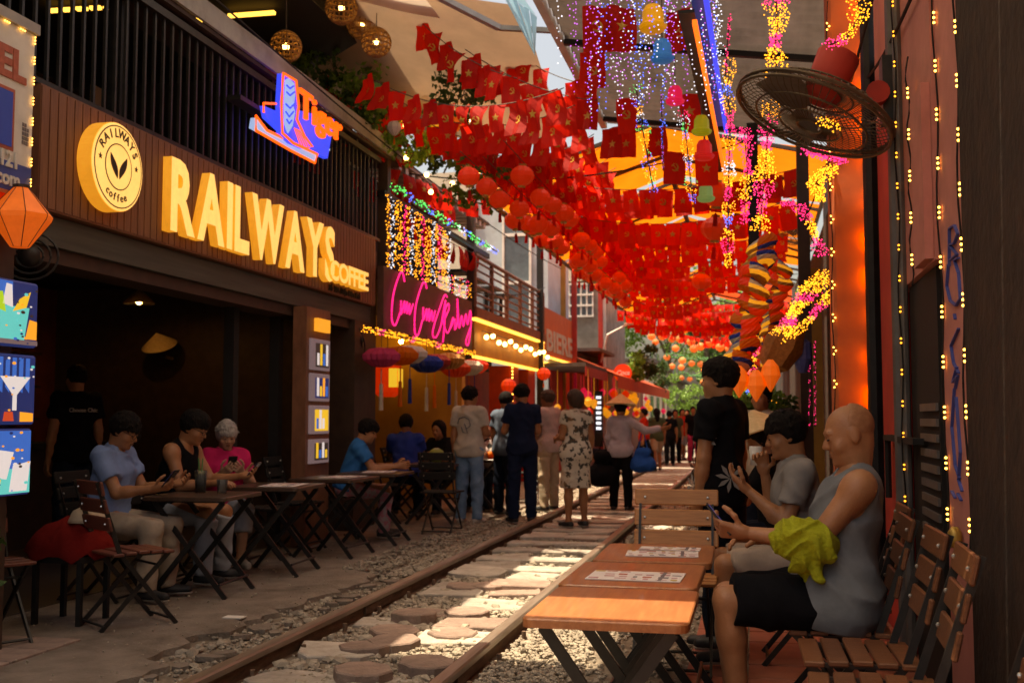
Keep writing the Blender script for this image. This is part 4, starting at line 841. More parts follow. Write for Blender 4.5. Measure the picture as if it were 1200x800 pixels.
def scrawl(pts):
    P = [pX(u, v, WX - .004) for u, v in pts]; mm = MB()
    for a, b in zip(P[:-1], P[1:]): mm.bar(a, b, .006, .016, (1, 0, 0))
    mm.build('graffiti_stroke', M['ink_blue'], pp)
scrawl([(1113, 312), (1113, 268), (1119, 264), (1123, 274), (1119, 285), (1113, 287), (1122, 298), (1114, 305)]); scrawl([(1112, 310), (1110, 335), (1114, 352), (1121, 358), (1126, 350), (1124, 320), (1119, 305), (1124, 302)])
scrawl([(1119, 368), (1120, 374)]); scrawl([(1124, 385), (1115, 405), (1118, 425), (1124, 437)]); scrawl([(1122, 430), (1117, 448), (1123, 440), (1120, 455)]); scrawl([(1119, 455), (1116, 500), (1120, 545), (1125, 560)]); scrawl([(1121, 465), (1123, 490), (1126, 530), (1124, 562), (1128, 575)]); scrawl([(1116, 575), (1120, 583)]); scrawl([(1123, 578), (1127, 586)])
nw = thing('dark_wall', 'sooty dark concrete wall beside the pink pillar', 'wall', (WX, 3.2, 0)); wbox('wall_plaster', M['soot_wall'], nw, (WX - .02, -2, 0), (WX + .4, 4.3, 4.6))
op = thing('orange_pillar', 'orange-red pillar lit along its edge by warm lights', 'pillar', (.5, 7.6, 0)); mm = MB(); mm.box((.645, 7.75, 2.2), (.25, .4, 4.4), None, .02); mm.build('pillar_shaft', M['orange_wall'], op)
def vstring(x, y, z0, z1, lab, mat='led_warm', step=.115, tri=3, nx=(0, 0)):
    t = thing('light_string', lab, 'lights', (x, y, z0)); mm = MB(); z = z0
    while z < z1:
        for q in range(tri): mm.bead((x + nx[0] * (q % 2), y, z + q * .022), .006)
        z += step
    mm.build('light_beads', M[mat], t); mm = MB(); mm.tube([(x + .008 * math.sin(k * 1.3), y + .006, z0 - .1 + (z1 - z0 + .2) * k / 20) for k in range(21)], .004, 4); mm.build('light_cord', M['near_black'], t)
e1 = pX(1022, 400, 1).x
vstring(.752, 7.50, .35, 4.0, 'warm light string down the right edge of the orange pillar', 'led_lamp', .26, 4); vstring(.512, 7.53, .6, 4.0, 'warm light string down the left edge of the orange pillar', 'led_warm', .22, 3, (.014, 0))
vstring(WX - .012, 4.36, .86, 4.0, 'warm light string down the near edge of the pink pillar', 'led_warm', .21); vstring(WX - .012, 4.84, .86, 4.0, 'warm light string down the far edge of the pink pillar', 'led_warm', .21)
vstring(WX - .05, 5.4, 2.0, 2.9, 'warm light string on the pale wall cabinet', 'led_warm', .2); vstring(WX - .05, 5.86, .7, 3.6, 'faint light string behind the grey wall pipe', 'led_amber', .16, 2)
hk = thing('wall_hook', 'brass pipe fitting hanging low on the pink pillar', 'fitting', (WX - .03, 4.5, .72)); c = pX(1119, 632, WX - .03); mm = MB(); mm.lathe([(.02, -.03), (.028, .0), (.026, .03), (.012, .05)], 10, Matrix.Translation(c)); mm.build('brass_cap', M['gold_trim'], hk, True)
bl = thing('door_bolt', 'dark iron door bolt fixed on the red panel', 'bolt', tuple(pX(1050, 516, WX - .02))); a = pX(1040, 512, WX - .03); b = pX(1066, 520, WX - .03); mm = MB(); mm.bar(a, (a.x, b.y - .3, a.z), .05, .03); mm.build('bolt_bar', M['near_black'], bl); mm = MB(); mm.tube([(a.x, a.y, a.z), (a.x, a.y, a.z - .35)], .02, 6); mm.build('padlock', M['near_black'], bl)
# big wall fan, upper right
fc = pX(955, 132, .33); fan = thing('wall_fan', 'large round wall fan with wire cage tilted down from the right wall', 'fan', tuple(fc))
ax = Vector((-.42, -.16, -1)).normalized(); ex = Vector((1, .25, -.45)); ex = (ex - ax * ex.dot(ax)).normalized(); ey = ax.cross(ex); FR = .42
def fp(r, a, h): return fc + ex * (r * math.cos(a)) + ey * (r * math.sin(a)) + ax * h
for r, h, tr in ((FR, 0, .012), (FR, .03, .01), (FR * .72, .06, .006), (FR * .4, .075, .006), (FR * .72, -.08, .006), (FR * .4, -.10, .006), (FR * .16, .08, .008)):
    mm = MB(); mm.tube([fp(r, 6.2832 * k / 36, h) for k in range(36)], tr, 5, False, True); mm.build('guard_ring', M['bronze'], fan)
mm = MB()
for k in range(60):
    a = 6.2832 * k / 60; mm.tube([fp(FR * .14, a, .08), fp(FR * .5, a, .072), fp(FR * .86, a, .05), fp(FR, a, .015), fp(FR * .86, a, -.05), fp(FR * .4, a, -.1), fp(FR * .2, a, -.11)], .0028, 3, False)
o = mm.build('guard_wires', M['bronze'], fan); o['kind'] = 'stuff'
for k in range(3):
    mm = MB(); a = 2.0944 * k + .4; mm.add([fp(.06, a, -.02), fp(.2, a - .25, -.05), fp(.36, a - .1, -.04), fp(.37, a + .4, .03), fp(.2, a + .6, .04), fp(.07, a + .8, .02)], [(0, 1, 2, 3, 4, 5)]); mm.build('fan_blade', M['grey_pipe'], fan)
mm = MB(); mm.tube([fp(0, 0, -.08), fp(0, 0, -.34)], [.1, .115], 14); mm.build('motor', M['red_wall'], fan, True)
mm = MB(); mm.tube([fp(0, 0, -.2), fp(.2, .3, -.16), (WX - .05, fc.y + .12, fc.z + .1)], .03, 8); mm.build('fan_arm', M['bronze'], fan)
wbox('wall_bracket', M['black_paint'], fan, (WX - .1, fc.y + .05, fc.z - .05), (WX - .02, fc.y + .2, fc.z + .3)); mm = MB(); mm.lathe([(.06, -.04), (.06, .04)], 14, frame((WX - .13, fc.y + .03, fc.z + .09), (0, 0, 1), (1, 0, 0))); mm.build('knob', M['red_paint'], fan)
# smaller fan further along
fc = pX(925, 275, .55); f2 = thing('wall_fan', 'second round fan with dark cage above the fabric lantern column', 'fan', tuple(fc)); FR = .42
ax = Vector((-.5, -.3, -.8)).normalized(); ex = Vector((1, .2, -.6)); ex = (ex - ax * ex.dot(ax)).normalized(); ey = ax.cross(ex)
for r, h, tr in ((FR, 0, .014), (FR * .7, .05, .006), (FR * .4, .07, .006), (FR * .7, -.06, .006)):
    mm = MB(); mm.tube([fp(r, 6.2832 * k / 30, h) for k in range(30)], tr, 5, False, True); mm.build('guard_ring', M['black_paint'], f2)
mm = MB()
for k in range(48): a = 6.2832 * k / 48; mm.tube([fp(FR * .14, a, .08), fp(FR * .7, a, .06), fp(FR, a, .0), fp(FR * .7, a, -.06), fp(FR * .2, a, -.1)], .003, 3, False)
o = mm.build('guard_wires', M['rattan'], f2); o['kind'] = 'stuff'; mm = MB(); mm.tube([fp(0, 0, -.05), fp(0, 0, -.3)], [.09, .1], 12); mm.build('motor', M['brown_panel'], f2, True)
mm = MB(); mm.tube([fp(0, 0, -.25), (WX, fc.y + .2, fc.z + .25)], .03, 6); mm.build('fan_arm', M['black_paint'], f2)
for (u, Y, lab) in ((886, 12.5, 'tall dark steel post carrying the light columns'), (945, 11.5, 'dark post against the right wall')):
    p = pY(u, 450, Y); tag(wbox('steel_post', M['dark_metal' if u < 900 else 'dark_brown'], None, (p.x - .06, Y - .06, 0), (p.x + .06, Y + .06, 4.6)), lab, 'post')
tag(wbox('plaster_strip', M['yellow_wall'], None, (.55, 13.0, 0), (.76, 13.2, 3.0)), 'narrow ochre wall strip behind the grey shirted man', 'wall')
# ------------------------------------------------------------------ canopy over the street
def corr(name, x0, x1, y0, y1, z0, z1, lab, mat='corrugated'):
    m = MB(); n = int((y1 - y0) / .05); vs = []
    for j in range(n + 1):
        y = y0 + (y1 - y0) * j / n
        for x, z in ((x0, z0), (x1, z1)): vs.append((x, y, z + .02 * math.cos(j * math.pi / 2)))
    m.add(vs, [(2 * j, 2 * j + 1, 2 * j + 3, 2 * j + 2) for j in range(n)]); o = m.build(name, M[mat], None, True); return tag(o, lab, 'roof')
corr('corrugated_roof', -1.70, 1.1, 7.42, 13.0, 4.85, 4.45, 'long dark corrugated roof sheet over the light curtains')
corr('corrugated_roof', -1.70, 1.1, 3.42, 7.4, 4.85, 4.45, 'unseen translucent fibreglass sheet added to light the wooden tables', 'fibreglass')  # out of view, added translucent to light the tables and right wall
corr('corrugated_roof', -.28, 1.1, 1.6, 3.05, 4.66, 4.45, 'unseen translucent roof sheet added to shade the nearest wooden chairs', 'fibreglass')  # out of view, added to keep direct sun off the near chairs
corr('corrugated_roof', -1.70, -.3, 2.5, 3.05, 4.85, 4.67, 'small unseen corrugated sheet added to bound the sun band on the table')  # out of view, added as the near edge of the table's sun band
corr('corrugated_roof', -.92, 1.1, 3.06, 3.41, 4.78, 4.5, 'short unseen corrugated strip added to shorten the sun slit')  # out of view, added to keep the sun slit off the right wall
rg = thing('roof_gutter', 'white plastic gutter along the corrugated roof edge', 'gutter', (-1.75, 8, 4.8))
wbox('gutter_strip', M['white_paint'], rg, (-1.78, 3.5, 4.78), (-1.71, 13, 4.94))
for yy in (4.5, 7.2, 9.9, 12.6): wbox('roof_beam', M['dark_metal'], rg, (-1.7, yy, 4.68), (1.05, yy + .07, 4.76)) if False else None
for yy in (4.5, 7.2, 9.9, 12.6):
    mm = MB(); mm.bar((-1.7, yy, 4.79), (.95, yy, 4.41), .06, .05); tag(mm.build('roof_beam', M['dark_metal']), 'dark steel beam under the corrugated roof', 'beam', 'beams of the corrugated roof')
def tarp(name, cs, mat, lab, sag=.08, n=10, cat='awning'):
    a, b, c, d = (Vector(p) for p in cs); m = MB(); vs = []
    for j in range(n + 1):
        for i in range(n + 1):
            s, t = i / n, j / n; p = (a * (1 - s) + b * s) * (1 - t) + (d * (1 - s) + c * s) * t
            p.z -= sag * 4 * s * (1 - s) * (1 - .0 * t) * .6 + sag * .8 * math.sin(t * 9 + s * 5) * .25; vs.append(p)
    m.add(vs, [(j * (n + 1) + i, j * (n + 1) + i + 1, (j + 1) * (n + 1) + i + 1, (j + 1) * (n + 1) + i) for j in range(n) for i in range(n)])
    return tag(m.build(name, M[mat], None, True), lab, cat)
tarp('added_awning', [(-4.6, 3.0, 5.75), (-3.0, 3.0, 5.25), (-3.0, 10.2, 5.25), (-4.6, 10.2, 5.75)], 'tarp_pale', 'pale translucent awning cloth added above the cafe balcony to shade the track')  # added to block sun from the left of the track
tarp('added_awning', [(-2.99, 3.0, 5.2), (-1.8, 3.0, 5.0), (-1.8, 5.3, 5.0), (-2.99, 5.3, 5.2)], 'tarp_pale', 'pale unseen awning cloth added to shade the near track')  # out of view, added to block sun from the nearest track
AWN = tarp('awning_cloth', [(-4.5, 9.9, 5.9), (-2.1, 9.9, 5.15), (-2.25, 13.2, 4.66), (-5.8, 13.2, 5.2)], 'tarp_beige', 'beige retractable awning with metal arms above the flags', .1)
aa = thing('retractable_awning', 'beige retractable awning with metal arms above the flags', 'awning', tuple(pY(585, 33, 10.5)))
for kk in ('label', 'category'): del AWN[kk]
AWN.parent = aa; AWN.matrix_parent_inverse = Matrix.Translation(-ORG[aa.name])
mm = MB(); mm.bar(pY(505, -8, 9.3), pY(585, 33, 9.9), .06, .05); mm.build('arm_segment', M['grey_flash'], aa); mm = MB(); mm.bar(pY(585, 33, 9.9), pY(664, 37, 9.9), .05, .045); mm.build('arm_segment', M['grey_pipe'], aa)
mm = MB(); mm.bar(pY(484, 24, 11), pY(520, 22, 11), .04, .04); mm.build('arm_stub', M['grey_flash'], aa)
# folded pale-blue umbrella cloth hanging from the awning
bp_ = thing('blue_banner', 'pale blue pleated cloth point hanging beside the awning arm', 'banner', tuple(pY(612, 20, 9.6)))
mm = MB(); t0 = pY(586, -12, 9.6); t1 = pY(628, 18, 9.6); tip = pY(627, 66, 9.6)
for k in range(6):
    a = t0.lerp(t1, k / 6); b = t0.lerp(t1, (k + 1) / 6); mm.add([(a.x, a.y, a.z), (b.x, b.y + (.05 if k % 2 else -.05), b.z), tuple(tip)], [(0, 1, 2)])
mm.add([pY(600, -20, 9.6), pY(628, 18, 9.65), pY(586, -12, 9.55)], [(0, 1, 2)]); mm.build('pleat', M['sky_cloth'], bp_)
# orange tent roof further along
RX = -1.2
tf = thing('tent_canopy', 'long orange tarpaulin tent roof on a dark steel frame over the track', 'canopy', (RX, 20, 4.9))
def panel(*a):
    o = tarp(*a)
    for kk in ('label', 'category'): del o[kk]
    o.parent = tf; o.matrix_parent_inverse = Matrix.Translation(-ORG[tf.name]); return o
for k in range(6):
    y0_ = 13.6 + k * 3.5; y1_ = y0_ + 3.16
    if k == 3: y1_ -= .6
    rz_ = 5.05; l = ('nearest', 'second', 'third', 'fourth', 'fifth', 'farthest')[k]
    panel('roof_panel', [(-3.5, y0_, 4.25), (RX, y0_, rz_), (RX, y1_, rz_), (-3.5, y1_, 4.25)], 'tarp_orange', f'{l} orange tarpaulin panel sloping to the left eaves', .1, 10, 'canopy')
    if k not in (3,): panel('roof_panel', [(RX + .02, y0_, rz_), (1.0, y0_, 4.5), (1.0, y1_, 4.5), (RX + .02, y1_, rz_)], 'tarp_orange' if k < 4 else 'tarp_red', f'{l} orange tarpaulin panel sloping to the right eaves', .1, 10, 'canopy')
mm = MB(); mm.bar((RX, 13.5, 4.97), (RX, 34.5, 4.97), .07); mm.build('ridge_bar', M['dark_brown'], tf)
for x, z in ((-3.5, 4.2), (1.0, 4.43)): mm = MB(); mm.bar((x, 13.5, z), (x, 34.5, z), .05); mm.build('eave_bar', M['dark_brown'], tf)
for k in range(13):
    y_ = 13.55 + k * 1.75; mm = MB(); mm.bar((-3.5, y_, 4.19), (RX, y_, 4.95), .045); mm.build('rafter', M['dark_brown'], tf); mm = MB(); mm.bar((RX, y_, 4.95), (1.0, y_, 4.42), .045); mm.build('rafter', M['dark_brown'], tf)
for k, y_ in enumerate((14, 20, 26, 32)):
    for x in (.9,): tag(wbox('tent_post', M['grey_pipe'], None, (x - .04, y_ - .04, 0), (x + .04, y_ + .04, 4.4)), ('grey steel tent post by the right wall', 'second grey tent post along the right wall', 'third grey tent post along the right wall', 'last grey tent post along the right wall')[k], 'post')

# ------------------------------------------------------------------ flag bunting
FW, FH = .19, .285
def flag_mesh(kind, cv):
    m = MB(); nx, ny = 3, 5
    def bend(x, z): return cv * (.03 * math.sin(z * 14 + x * 9) + .25 * x * x * (1 + z * 2) + .012 * math.sin(x * 40))
    vs = [((i / nx - .5) * FW, bend((i / nx - .5) * FW, -j / ny * FH), -j / ny * FH) for j in range(ny + 1) for i in range(nx + 1)]
    m.add(vs, [(j * (nx + 1) + i, j * (nx + 1) + i + 1, (j + 1) * (nx + 1) + i + 1, (j + 1) * (nx + 1) + i) for j in range(ny) for i in range(nx)])
    m.mi = 1
    def shape(pl, cz=-FH * .5):
        for s in (-1, 1):
            q = [(x, bend(x, cz + z) + s * .004, cz + z) for x, z in pl]; m.add(q, [tuple(range(len(q))) if s < 0 else tuple(range(len(q)))[::-1]])
    if kind == 0:
        r = .042
        for k in range(5): shape([(0, 0), (r * .42 * math.cos(R(126 + 72 * k)), r * .42 * math.sin(R(126 + 72 * k))), (r * math.cos(R(162 + 72 * k)), r * math.sin(R(162 + 72 * k)))])
        for k in range(5): shape([(0, 0), (r * math.cos(R(90 + 72 * k)), r * math.sin(R(90 + 72 * k))), (r * .42 * math.cos(R(126 + 72 * k)), r * .42 * math.sin(R(126 + 72 * k)))])
    else:
        N = 9; o_ = [(.036 * math.cos(R(70 - 210 * k / N)), .036 * math.sin(R(70 - 210 * k / N))) for k in range(N + 1)]; i_ = [(.006 * (1 - k / N) * 0 + .027 * math.cos(R(66 - 195 * k / N)) - .006, .027 * math.sin(R(66 - 195 * k / N)) + .004) for k in range(N + 1)]
        for k in range(N): shape([o_[k], o_[k + 1], i_[k + 1], i_[k]])
        shape([(-.022, .018), (-.016, .024), (.034, -.028), (.028, -.034)]); shape([(-.034, .012), (-.008, .036), (-.002, .028), (-.028, .004)])
    return m.mesh('flag', [M['flag_red'], M['flag_yellow']], False)
FM = [[flag_mesh(k, c) for c in (-1.1, .7, 1.5)] for k in (0, 1)]
def bunting(a, b, sag, lab, sp=.205, skip=.06, group='flag strings across the track', up=0):
    a = Vector(a); b = Vector(b); L = (b - a).length; n = int(L / sp)
    t = thing('flag_bunting', lab, 'bunting', tuple(a), group)
    P = [a.lerp(b, i / 24) - Vector((0, 0, sag * 4 * (i / 24) * (1 - i / 24))) for i in range(25)]
    mm = MB(); mm.tube(P, .005, 4, False); mm.build('bunting_cord', M['cord'], t)
    hd = math.atan2(b.y - a.y, b.x - a.x)
    for i in range(n):
        if random.random() < skip: continue
        s = (i + .5) / n; p = a.lerp(b, s) - Vector((0, 0, sag * 4 * s * (1 - s))) - a
        o = meshobj('flag', FM[i % 2 if random.random() < .85 else random.randint(0, 1)][random.randint(0, 2)], t)
        o.location = p; o.rotation_euler = (random.gauss(0, .16), random.gauss(0, .07), hd + random.gauss(0, .15)); q = random.uniform(.92, 1.1); o.scale = (q, q, q)
    return t
SAME = 'string of small red flags with yellow stars and emblems across the track'
rr_ = random.Random(5)
for k in range(7):       # first rows, fixed left to the balcony
    y_ = 9.6 + k * .62
    bunting((-3.95 + .1 * k, y_ + .9, 4.85 - .06 * k), (-1.62, y_ - .2, 4.2 + .02 * k), .18 + rr_.random() * .12, 'string of small red flags slung from the balcony corner below the beige awning', group='flag strings below the beige awning')
for k in range(21):      # under the orange roof
    y_ = 12.4 + k * .95
    bunting((-2.95 + rr_.uniform(-.15, .15), y_ + rr_.uniform(-.1, .5), 4.22 + rr_.uniform(-.1, .15)), (.55 if not 22.8 < y_ < 27 else -1.0, y_ + rr_.uniform(-.5, .2), 4.15 + rr_.uniform(-.1, .2)), .15 + rr_.random() * .2, SAME)
for k in range(5):      # rows running along the left eaves
    bunting((-2.75 + .24 * k, 10.6 + .3 * k, 4.22 + .03 * k), (-2.7 + .24 * k, 22 + k, 4.2 + .02 * k), .1, 'string of small red flags running lengthwise along the left eaves', group='flag strings along the left eaves')
bunting((-4.9, 10.2, 5.0), (-4.15, 13.0, 4.7), .2, 'short string of red flags hung along the upper terrace', .26)
bunting((-5.2, 11.4, 4.5), (-4.2, 15.0, 4.35), .1, 'short string of red flags behind the gutter edge', .3)
bunting((-4.3, 13.0, 3.95), (-4.3, 17.0, 3.9), .1, 'string of red flags under the terrace roof edge', .34)
for k, (a, b) in enumerate(((pY(487, 20, 10.6), pY(606, 92, 10.0)), (pY(545, 58, 10.4), pY(700, 118, 10.2)), (pY(590, 50, 11.2), pY(700, 100, 10.8)))):
    bunting(a, b, .1, ('string of flags slung from the grey awning stub', 'string of flags crossing in front of the beige awning', 'short string of flags below the bright sky gap', 'string of flags from the rattan lamps to the lanterns')[k], .2)
for k, (a, b) in enumerate(((pY(378, 82, 11.4), pY(470, 135, 12.4)), (pY(440, 100, 12), pY(560, 175, 13)), (pY(455, 195, 13), pY(585, 232, 15)))):
    bunting(a, b, .08, ('string of flags hung over the Tiger sign corner of the terrace' if False else 'string of flags among the terrace plants by the roof post', 'string of flags across the leafy terrace front', 'string of flags below the grey terrace roof')[k], .24)
for (u, v, Y) in ((700, 8, 7.8), (727, 8, 7.8), (796, 12, 8.2), (694, 60, 9.0), (735, 115, 10), (811, 110, 9.5), (790, 178, 11), (716, 150, 11.2), (828, 178, 10.5), (733, 150, 11.5), (770, 150, 12)):
    p = pY(u, v, Y); o = link(bpy.data.objects.new('hanging_flag', FM[(u // 3) % 2][v % 3])); o.location = p; o.rotation_euler = (0, 0, random.uniform(-.4, .4)); o.scale = (1.15,) * 3
    tag(o, 'single red flag hung under the corrugated roof', 'flag', 'single flags under the roof')
for y_ in (27.5, 29.5, 31.5): bunting((-3.4, y_, 4.0), (.8, y_ - .3, 4.1), .2, 'string of small red flags at the far end of the orange roof', group='flag strings at the far roof end')
for k in range(4): bunting((-3.0 + 1.0 * k, 35, 4.2), (-1.2 + .8 * k, 39, 4.0), .1, 'string of dark red flags beyond the orange roof', group='flag strings beyond the roof')

# ------------------------------------------------------------------ red round lanterns in rows along the street
def lantern_proto(mat):
    t = thing('red_lantern', 'round red fabric lantern in the rows above the left rail', 'lantern', (0, 0, 0), 'red lanterns in rows')
    prof = [(.3, -.92), (.62, -.74), (.9, -.4), (1, 0), (.9, .4), (.62, .74), (.3, .92)]
    mm = MB(); mm.lathe([(.115 * a, .1 * b) for a, b in prof], 20, None, .07); mm.build('lantern_shade', M[mat], t)
    mm = MB(); mm.lathe([(.036, .09), (.036, .108)], 10); mm.build('lantern_cap', M['gold_trim'], t); mm = MB(); mm.lathe([(.036, -.108), (.036, -.09)], 10); mm.build('lantern_foot', M['gold_trim'], t)
    mm = MB(); mm.tube([(0, 0, -.1), (0, 0, -.14), (0, 0, -.15), (0, 0, -.24)], [.004, .004, .016, .02], 5); mm.build('tassel', M['flag_red'], t)
    return t
lp_ = lantern_proto('lantern_red'); first = True
rows = [(-2.26, 3.70), (-2.46, 3.56), (-2.68, 3.62), (-2.34, 3.44)]
for r_, (x, z) in enumerate(rows):
    t = thing('hanging_line', ('innermost', 'second', 'third', 'outermost', 'lowest')[r_] + ' cord carrying the red lantern rows', 'cord', (x, 10, z)); mm = MB()
    mm.tube([(x, 9.8, z + .16), (x, 21, z + .16)], .005, 4); mm.build('cord_line', M['cord'], t)
    for k in range(20):
        y_ = 10.2 + k * .52 + (r_ % 2) * .26 + random.uniform(-.06, .06)
        if (r_ == 3 and y_ < 13) or random.random() < .3: continue
        o = lp_ if first else copy_tree(lp_); first = False
        o.location = (x + random.uniform(-.05, .05), y_, z + random.uniform(-.05, .05)); o.rotation_euler = (random.uniform(-.12, .12), random.uniform(-.12, .12), random.random()); q = random.uniform(.95, 1.15); o.scale = (q,) * 3
for (u, v, Y) in ((838, 268, 13), (840, 228, 12.5), (822, 330, 19)):
    o = copy_tree(lp_); o.location = pY(u, v, Y); o.scale = (1.5,) * 3; o['label'] = 'larger red lantern hanging near the light columns on the right'; o['group'] = 'larger red lanterns on the right'
# far rows: peach lanterns in full sun, with green garlands
mm = MB(); mm.lathe([(.3 * .12, -.11), (.9 * .13, -.05), (.13, 0), (.9 * .13, .05), (.3 * .12, .11)], 10, None, .07); pm = mm.mesh('peach_lantern', M['lantern_orange'])
for r_, (y_, z) in enumerate(((34.6, 4.35), (38, 4.1), (40, 4.0), (45, 3.75), (48, 3.6), (54, 3.3))):
    g = thing('garland', ('first', 'second', 'third', 'fourth', 'fifth', 'sixth', 'seventh', 'eighth', 'last')[r_] + ' cord of peach lanterns beyond the orange roof', 'garland', (-1, y_, z)); mm = MB()
    if r_ in (3, 5, 6):
        for k in range(260): x = random.uniform(-3.6, 2.2); mm.octa((x, y_ + random.uniform(-.1, .1), z + .14 - .35 * (1 - ((x + .7) / 2.9) ** 2) + random.uniform(-.09, .09)), random.uniform(.03, .06))
        mm.build('greenery', M['green_garland'], g)
    mm = MB(); mm.tube([(-3.6 + .58 * k, y_, z + .14 - .35 * (1 - ((-3.6 + .58 * k + .7) / 2.9) ** 2)) for k in range(11)], .01, 4); mm.build('cord_line', M['cord'], g)
    for k in range(18):
        x = -3.5 + k * .33 + random.uniform(-.05, .05); 
        if random.random() < .18: continue
        o = meshobj('peach_lantern', pm, g); o.location = (x + 1, random.uniform(-.2, .2), random.uniform(-.09, .09) - .35 * (1 - ((x + .7) / 2.9) ** 2)); q = random.uniform(1.0, 1.35); o.scale = (q,) * 3

# ------------------------------------------------------------------ lights and hangings under the right roof
wc = thing('light_curtain', 'curtain of white and violet light strands under the corrugated roof', 'lights', (-.7, 7.6, 4.5))
for k in range(84):
    x = random.uniform(-1.25, -.2); y_ = random.uniform(6.8, 8.6); z1 = 4.6 - .07 * (x + 1.7); ln = random.uniform(.5, 1.15); mt = random.choice(('led_white', 'led_white', 'led_violet', 'led_blue'))
    mm = MB(); z = z1
    while z > z1 - ln: mm.octa((x + random.gauss(0, .012), y_ + random.gauss(0, .012), z), random.uniform(.0045, .007)); z -= random.uniform(.02, .055)
    mm.build('light_strand', M[mt], wc)
def bell(u, v, Y, r, mat, lab):
    p = pY(u, v, Y); t = thing('bell_lantern', lab, 'lantern', tuple(p)); X = Matrix.Translation(p)
    mm = MB(); mm.lathe([(.98 * r, -.8 * r), (1.05 * r, -.55 * r), (.8 * r, -.35 * r), (.76 * r, .5 * r), (.5 * r, .95 * r), (.1 * r, 1.05 * r)], 18, X, .05); mm.build('lantern_shade', M[mat], t, False)
    mm = MB(); mm.lathe([(.3 * r, -1.05 * r), (.7 * r, -.98 * r), (.95 * r, -.82 * r)], 16, X); mm.build('lantern_base', M[mat], t, True)
    mm = MB(); mm.tube([p + Vector((0, 0, r)), (p.x, p.y, 4.5)], .004, 4); mm.build('hanging_cord', M['cord'], t)
bell(765, 22, 7.4, .095, 'bell_yellow', 'yellow bell-shaped lantern among the white light strands'); bell(776, 60, 7.7, .085, 'bell_blue', 'blue bell-shaped lantern below the yellow one')
bell(791, 112, 8.6, .075, 'bell_pink', 'pink bell-shaped lantern between two light columns'); bell(822, 147, 8.8, .08, 'bell_green', 'yellow-green bell-shaped lantern beside the orange neon strip')
bell(825, 176, 9.2, .085, 'bell_red', 'red bell-shaped lantern under the yellow-green one'); bell(827, 226, 11, .09, 'bell_sage', 'sage green bell-shaped lantern above the larger red lanterns'); bell(826, 200, 10.6, .09, 'bell_yellow', 'amber bell-shaped lantern above the sage green one')
def col_lights(path, Y, rad, cols, lab, n=260, r=.0052, ring=0):
    P = [pY(u, v, Y) for u, v in path]; t = thing('light_column', lab, 'lights', tuple(P[-1])); bins = {}
    L = [0]
    for a, b in zip(P[:-1], P[1:]): L.append(L[-1] + (b - a).length)
    for i in range(int(n * 1.15)):
        s = random.random() * L[-1]; k = max(j for j in range(len(P) - 1) if L[j] <= s); q = (s - L[k]) / max(L[k + 1] - L[k], 1e-6); c = P[k].lerp(P[k + 1], q); a = random.random() * 6.283
        rr = rad * (.75 + .3 * math.sin(s / rad * 1.3)) * (random.uniform(.7, 1) if len(cols) > 8 else random.random() ** .5)
        bins.setdefault(cols[int(s / L[-1] * len(cols) * .999)], []).append((c.x + rr * math.cos(a), c.y + rr * math.sin(a), c.z + random.gauss(0, .01)))
    for cm, pts in bins.items():
        mm = MB()
        for p in pts: mm.bead(p, r * random.uniform(.5, .95))
        mm.build('light_beads', M[cm], t)
    mm = MB(); mm.tube(P, .006, 4); mm.build('light_cord', M['cord'], t)
Yl, Pk, Bl, Gr, Wh = 'led_yellow', 'led_pink', 'led_blue', 'led_green', 'led_white'
col_lights([(745, 100), (751, 140), (758, 180), (766, 224)], 9.0, .065, [Gr, Wh, Bl, Yl, Wh, Bl, Gr, Yl, Yl, Gr, Bl, Bl, Yl, Gr, Bl], 'twisting light column of green, blue and yellow beads below the white strands')
col_lights([(800, 128), (806, 180), (812, 236)], 9.4, .06, [Pk, Wh, Gr, Bl, Yl, Yl, Wh, Bl, Yl, Gr, Yl, Bl], 'slim light column of mixed beads under the pink bell lantern')
col_lights([(856, 70), (852, 105), (856, 140), (854, 200), (853, 312)], 9.0, .06, [Yl, Yl, Bl, Yl, Pk, Pk, Yl, Pk, Wh, Yl, Pk, Yl, Bl, Yl, Pk, Yl], 'tall light column of yellow and pink beads beside the dark post', 700, .0062)
col_lights([(909, -10), (911, 30), (907, 60), (912, 90)], 6.8, .085, [Pk, Yl, Yl, Pk, Yl, Yl], 'yellow light column hanging above the large fan', 480, .006); col_lights([(903, 120), (900, 150), (898, 185), (895, 215), (890, 270)], 7.4, .085, [Yl, Pk, Pk, Yl, Yl, Pk, Pk, Yl], 'pink and yellow light column behind the large fan', 600, .006)
col_lights([(1005, -8), (1008, 20), (992, 45), (972, 52)], 4.6, .05, [Yl, Yl, Yl, Yl, Pk], 'yellow light garland looping above the large fan', 190, .0045); col_lights([(962, 140), (980, 150)], 5.6, .045, [Yl], 'short cluster of yellow lights seen through the fan cage', 60, .0045)
col_lights([(945, 175), (968, 183), (990, 190)], 6.4, .06, [Pk], 'cluster of pink lights below the large fan', 220, .006); col_lights([(975, 195), (955, 215), (962, 235)], 6.6, .07, [Yl], 'curling yellow light cluster beside the orange pillar', 260, .006)
col_lights([(923, 237), (925, 240)], 8, .07, [Pk], 'small pink light ball above the second fan', 60); col_lights([(972, 318), (955, 335), (935, 358), (915, 392)], 8.2, .11, [Yl, Yl, Yl, Pk, Yl, Yl, Pk, Yl], 'drooping mass of yellow flower lights beside the orange pillar', 700, .0065)
col_lights([(978, 340), (945, 378), (918, 400)], 8.0, .06, [Yl, Pk, Yl, Yl], 'lower fringe of yellow flower lights', 280, .0065); col_lights([(887, 395), (884, 420), (880, 440)], 9, .05, [Yl, Pk, Yl, Pk], 'pink and yellow light tail beside the fabric lanterns', 110); col_lights([(880, 456), (881, 458)], 9.2, .065, [Bl], 'small blue light ball below the orange lantern points', 90)
